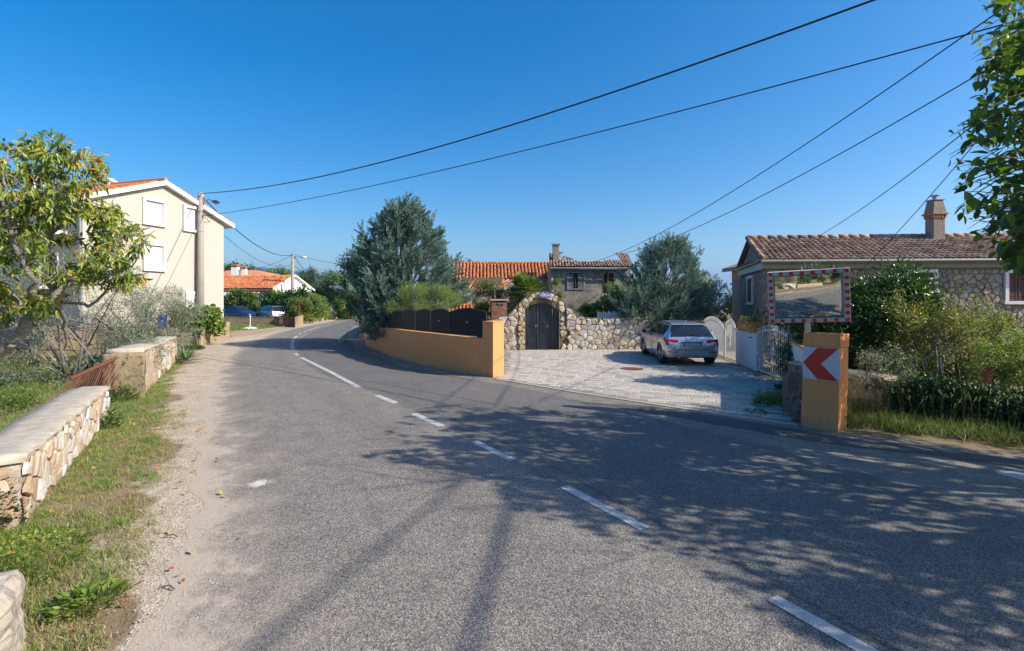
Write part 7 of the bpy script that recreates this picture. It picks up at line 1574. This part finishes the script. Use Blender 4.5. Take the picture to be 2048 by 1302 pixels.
mb = MB(); mb.lathe(q - up * .05, [(.03, .09), (.07, .06), (.23, -.03), (.24, -.05), (.21, -.04), (.06, .03)], 18); mb.build('lamp_shade', M['dark_metal'], t1, True); mb = MB(); mb.lathe(q - up * .12, [(.0, -.12), (.08, -.09), (.10, -.02), (.07, .05)], 12); mb.build('bulb', M['lamp'], t1, True)
px1 = P(401, 600, 28.2).x; mb = MB(); mb.tube([(px1 - .22, 28.15, .3), (px1 - .21, 28.15, 2.4)], .05, 8); mb.build('pole_shade_edge', M['metal'], t1)  # grey tube standing in for the shaded left edge of the pole
mb = MB()
for z in (7.05, 6.97): mb.lathe((px1 + .3, 28.1, z), [(.0, -.06), (.04, -.05), (.05, 0), (.03, .05), (0, .06)], 8)
mb.build('insulator', simple('brown_ceramic', (.30, .17, .09), .3), t1)
def far_lamp(t, q):
    mb = MB(); mb.lathe(q, [(.02, -.35), (.12, -.3), (.14, 0), (.1, .3), (.02, .34)], 10, axis=(1, -.1, .05)); mb.build('lamp_head', M['white_metal'], t, True)
pp2 = P(585, 600, 58.5); t2, q, arm = pole('utility_pole', 'second concrete pole down the road beside the white gable', pp2.x, pp2.y, 7.65, .20, (1, -.1), 1.6); far_lamp(t2, q)
pp3 = P(660.5, 600, 104); t3, q, arm = pole('utility_pole', 'third concrete pole, small and far, before the cedar', pp3.x, pp3.y, 7.6, .22, (1, -.1), 2.2); far_lamp(t3, q)
def cable(label, p, q, sag, r=.012, n=28, cat='cable', mat=None):
    p, q = Vector(p), Vector(q); pts = []
    for i in range(n + 1): f = i / n; pts.append(p.lerp(q, f) - up * (4 * sag * f * (1 - f)))
    mb = MB(); mb.tube(pts, r, 5); return tag(mb.build('overhead_cable', mat or M['cable'], None, True), label, cat, 'overhead cables')
top1 = Vector((px1 + .1, 28.1, 8.19))
cable('thick twisted black cable from the near pole top up and out of the top edge', top1, (11.7, 5.3, 8.4), 1.1, .022, 70)
cable('long thin cable from the near pole to the tree at the upper right', Vector((px1 + .35, 28.1, 6.95)), (11.6, 5.3, 6.9), .5, .014, 60)
top2 = Vector((pp2.x + .1, pp2.y - .1, 7.5)); top3 = Vector((pp3.x, pp3.y - .2, 7.4))
pole('utility_pole', 'concrete pole beside the mulberry trunk, beyond the right edge', 11.75, 5.3, 8.6, .18, (-1, 0))
cable('cable running back over the road from the right hand pole, casting the straight shadow', (11.7, 5.3, 8.4), (9.1, -17, 8.4), .1, .035, 20)
cable('second cable running back from the right hand pole over the road', (11.7, 5.3, 8.35), (3.4, -17, 8.2), .1, .022, 20)
cable('thick sagging cable from the near pole lamp to the second pole', Vector((px1 + .2, 28.15, 7.95)), top2, 1.15, .03)
cable('thin sagging telephone cable from the near pole to the second pole', Vector((px1 + .25, 28.15, 6.9)), Vector((pp2.x - .1, pp2.y, 6.4)), 1.2, .016)
cable('thick cable from the second pole to the third pole', top2, top3, 1.9, .035)
cable('thin telephone cable from the second pole to the third pole', Vector((pp2.x, pp2.y, 6.4)), Vector((pp3.x, pp3.y, 6.9)), 1.0, .022)
cable('cable from the second pole down to the orange hipped roof', top2, P(497, 538, 69), .35, .022)
cable('cable from the second pole across the road behind the juniper', top2 + up * .1, P(760, 530, 62), .5, .02)
cable('upper of the two cables running from the ruined house to the top right corner', P(1183, 525, 29.2), P(2075, -32, 7.2), .55, .012, 50)
cable('lower of the two cables running from the ruined house to the upper right', P(1238, 509, 29.0), P(2110, 58, 7.4), .50, .012, 50)
cable('cable rising from the ridge of the stone house to the tree', P(1634, 474, 23.8), P(2100, 128, 8.2), .18, .012)
cable('thin cable in front of the stone house chimney rising to the right', P(1700, 560, 18.6), P(1960, 275, 9.5), .12, .009)
for k, (xa, ya, xb, yb) in enumerate(((150, 381, 225, 378),)): cable('short dark cable over the roof of the cream house', P(60, 383, 27), P(235, 377, 30), .1, .015)
# ------------------------------------------------------------------ far roadside
fw_ = [Vector((*g2(590, 655), 0)), Vector((-20.0, 47.5, 0)), Vector((-20.35, 52, 0)), Vector((-21.0, 57.5, 0)), Vector((-21.3, 62, 0)), Vector((-21.8, 69, 0))]
lbl = ['pale low wall right of the rust brown gate', None]; t_ = wthing('roadside_wall', 'pale ochre low wall along the left of the far road', 'wall', fw_[2])
for i in range(0, 5):
    mb = MB(); strip(mb, [fw_[i], fw_[i].lerp(fw_[i + 1], .996)], [-.1] * 2, [.82 - .03 * (i % 2)] * 2, .25); mb.build('wall_section', M['ochre_conc'], t_)
a, b = G(565, 653), G(590, 651.5); rg = wthing('rust_gate', 'low rust brown slatted gate between the cars and the pale far wall', 'gate', a); n = 15; p, q = Vector((a.x - 1.0, a.y + .6, 0)), fw_[0].copy(); 
for k in range(n): c0 = p.lerp(q, (k + .1) / n); c1_ = p.lerp(q, (k + .85) / n); mb = MB(); mb.frame(c0 + up * .05, c1_ - c0, Vector((0, .03, 0)), up * .78); mb.build('slat', M['rust'], rg)
mb = MB(); mb.beam(p + up * .15 + Vector((0, .05, 0)), q + up * .15 + Vector((0, .05, 0)), .04, .06); mb.beam(p + up * .7 + Vector((0, .05, 0)), q + up * .7 + Vector((0, .05, 0)), .04, .06); mb.build('rail', M['rust'], rg)
q = G(590, 651.5); mb = MB(); mb.box(q.x + .15, q.y + .5, 1.0, .08, .08, 2.0); tag(mb.build('rust_post', M['rust']), 'tall thin rust coloured post behind the rust brown gate', 'post')
c = G(500, 657.5); sp_ = wthing('marker_post', 'thin white marker stick set in a white concrete blob on the grass', 'post', c); mb = MB(); mb.tube([(c.x, c.y, 0), (c.x + .02, c.y, .98)], .03, 6); mb.build('stick', M['white'], sp_); mb = MB(); mb.lathe((c.x, c.y, 0), [(.55, 0), (.5, .06), (.25, .13), (0, .15)], 14); mb.build('base', M['white'], sp_)
mb = MB(); mb.tube([(c.x, c.y, .9), (c.x, c.y, 1.0)], .06, 6); mb.build('cap', M['white'], sp_)
rocky('stone_block', 'rough ochre stone block at the end of the low dark wall', 'rock', (-20.3, 43.6, 0), .35, .75, M['cap_stone'], 12)
c = P(678, 620, 66); mb = MB(); mb.tube([(-21.7, 64, 0), (-21.7, 64, 1.75)], .32, 8); tag(mb.build('stone_pillar', M['stone_cream']), 'pale thick pillar before the cedar at the end of the far wall', 'pillar')
# posts and oddments round the ruin
mb = MB(); p = P(1103, 600, 27.6); mb.tube([(p.x, p.y, 0), (p.x, p.y, P(0, 556, 27.6).z)], .06, 8); tag(mb.build('wooden_post', simple('pale_post', (.50, .38, .25), .85)), 'pale round wooden post at the left corner of the ruined house', 'post')
mb = MB(); p = P(1195, 620, 27); mb.tube([(p.x, p.y, 0), (p.x, p.y, P(0, 600, 27).z)], .07, 8); tag(mb.build('wooden_prop', M['wood']), 'ochre wooden prop under the balcony of the ruined house', 'post')
mb = MB(); mb.beam(P(1182, 617, 26), P(1207, 620, 26), .3, .04); tag(mb.build('plank', M['wood']), 'pale plank lying across behind the stone wall below the balcony', 'plank')
pk_ = wthing('picket_fence', 'greyish white pickets just above the stone wall left of the second juniper', 'fence', P(1218, 640, 23))
for k in range(13): c = P(1196 + k * 3.6, 640, 23.1); mb = MB(); mb.box(c.x, c.y, 1.0, .055, .03, 1.35 - .06 * (k % 3)); mb.build('picket', M['white'], pk_)
mb = MB(); p, q = P(1194, 632, 23.15), P(1243, 632, 23.15); mb.beam(p, q, .03, .08); mb.build('rail', M['white'], pk_)
gc = wthing('stone_chimney', 'pale stone faced pillar of the outdoor kitchen among the creepers', 'pillar', (-2.6, 24.4, 0)); c = P(930, 600, 24.6); CWf = WF((c.x - .32, 24.5), (c.x + .32, 24.5)); mb = MB(); CWf.box(mb, 0, 0, .64, P(0, 578, 24.5).z, -.5, 0); cc2 = mb.build('pillar_core', M['mortar'], gc); pieces('stone', voro_stones(CWf, 0, .64, 1, 2.75, .2, lambda a, z: .02 < a < .62 and z < 2.7, .03, 61, .015), M['stone_cream'], cc2)
p0, p1 = P(893, 626, 21.5), P(946, 622, 21.5); lr = wthing('garden_lean_to', 'small orange tiled lean-to roof just above the black panels', 'roof', (p0 + p1) / 2); tile_roof(lr, p0 - up * .05, p1 - up * .05, p0 + Vector((0, .9, .28)), p1 + Vector((-.1, .9, .28)), .17, .3, M['tile_orange'], M['tile_deck'], seed=12, h=.08)
mb = MB(); c = (p0 + p1) / 2; mb.frame(Vector((p0.x + .1, 21.7, 0)), Vector((p1.x - p0.x - .2, 0, 0)), Vector((0, .6, 0)), up * (p0.z - .1)); mb.build('lean_to_wall', M['mortar'], lr)
mb = MB(); c = P(989, 570, 27); mb.tube([(c.x, c.y, 0), (c.x, c.y, 3.0)], .05, 8); tag(mb.build('white_post', M['white']), 'thin white post among the oleanders under the orange roof', 'post')
# white sand stain on the road, twigs
c = G(517, 970); z_ = road_z(c.x, c.y); rr = np.random.default_rng(2); mb = MB()
for k in range(1500):
    a, r = rr.uniform(0, 6.28), abs(rr.normal()) * .5; x, y = c.x + .14 * r * math.cos(a) * (1 + .3 * math.sin(2 * a)), c.y + .15 * r * math.sin(a); s_ = rr.uniform(.003, .009) * (1.4 - min(1, r * .6)); q = [(x + s_ * math.cos(t_ + k), y + s_ * math.sin(t_ + k), z_ + .004 + .0000025 * k) for t_ in (0, 1.3, 2.5, 3.9, 5.1)]; mb.add(q, [(0, 1, 2, 3, 4)])
tag(mb.build('plaster_spill', simple('white_spill', (.66, .61, .54), .9, var=.2, scale=20)), 'small spill of white plaster dust on the left lane of the road', 'spill', kind='stuff')
for k, (px_, py_) in enumerate(((330, 1076), (318, 1180))): c = G(px_, py_); mb = MB(); mb.tube([c + up * .02, c + Vector((.07, .01, .03)), c + Vector((.13, -.02, .02))], .006, 5); tag(mb.build('twig', M['bark']), ['dark dry twig on the gravel beside the left lane', 'forked dark twig on the gravel nearer the bottom edge'][k], 'twig')
r = np.random.default_rng(5); n = 900; k_ = r.integers(28, 28 + 14 * 7, n); pos = np.array([LEs[k] for k in k_]) + r.normal(size=(n, 2)) * [.28, .5]; mb = MB()
for (x, y) in pos:
    if y < 2.5: continue
    s_ = random.uniform(.003, .009); mb.lathe((x, y, .006), [(s_, 0), (s_ * .8, s_ * .6), (0, s_ * .8)], 5)
tag(mb.build('loose_gravel', M['cap_stone']), 'loose pale gravel along the left edge of the road', 'gravel', kind='stuff')
# ------------------------------------------------------------------ air between the viewer and the hills
t = NT('air'); t.t.nodes.remove(t.b); pv = t.n('ShaderNodeVolumePrincipled'); pv.inputs['Color'].default_value = (.30, .56, 1.0, 1); pv.inputs['Density'].default_value = 2.8e-4; pv.inputs['Anisotropy'].default_value = .25; t.l(pv.outputs[0], t.out.inputs['Volume'])
mb = MB(); mb.frame((-4600, -140, -40), (9200, 0, 0), (0, 4400, 0), (0, 0, 242)); hz = mb.build('haze', t.mat); tag(hz, kind='stuff')
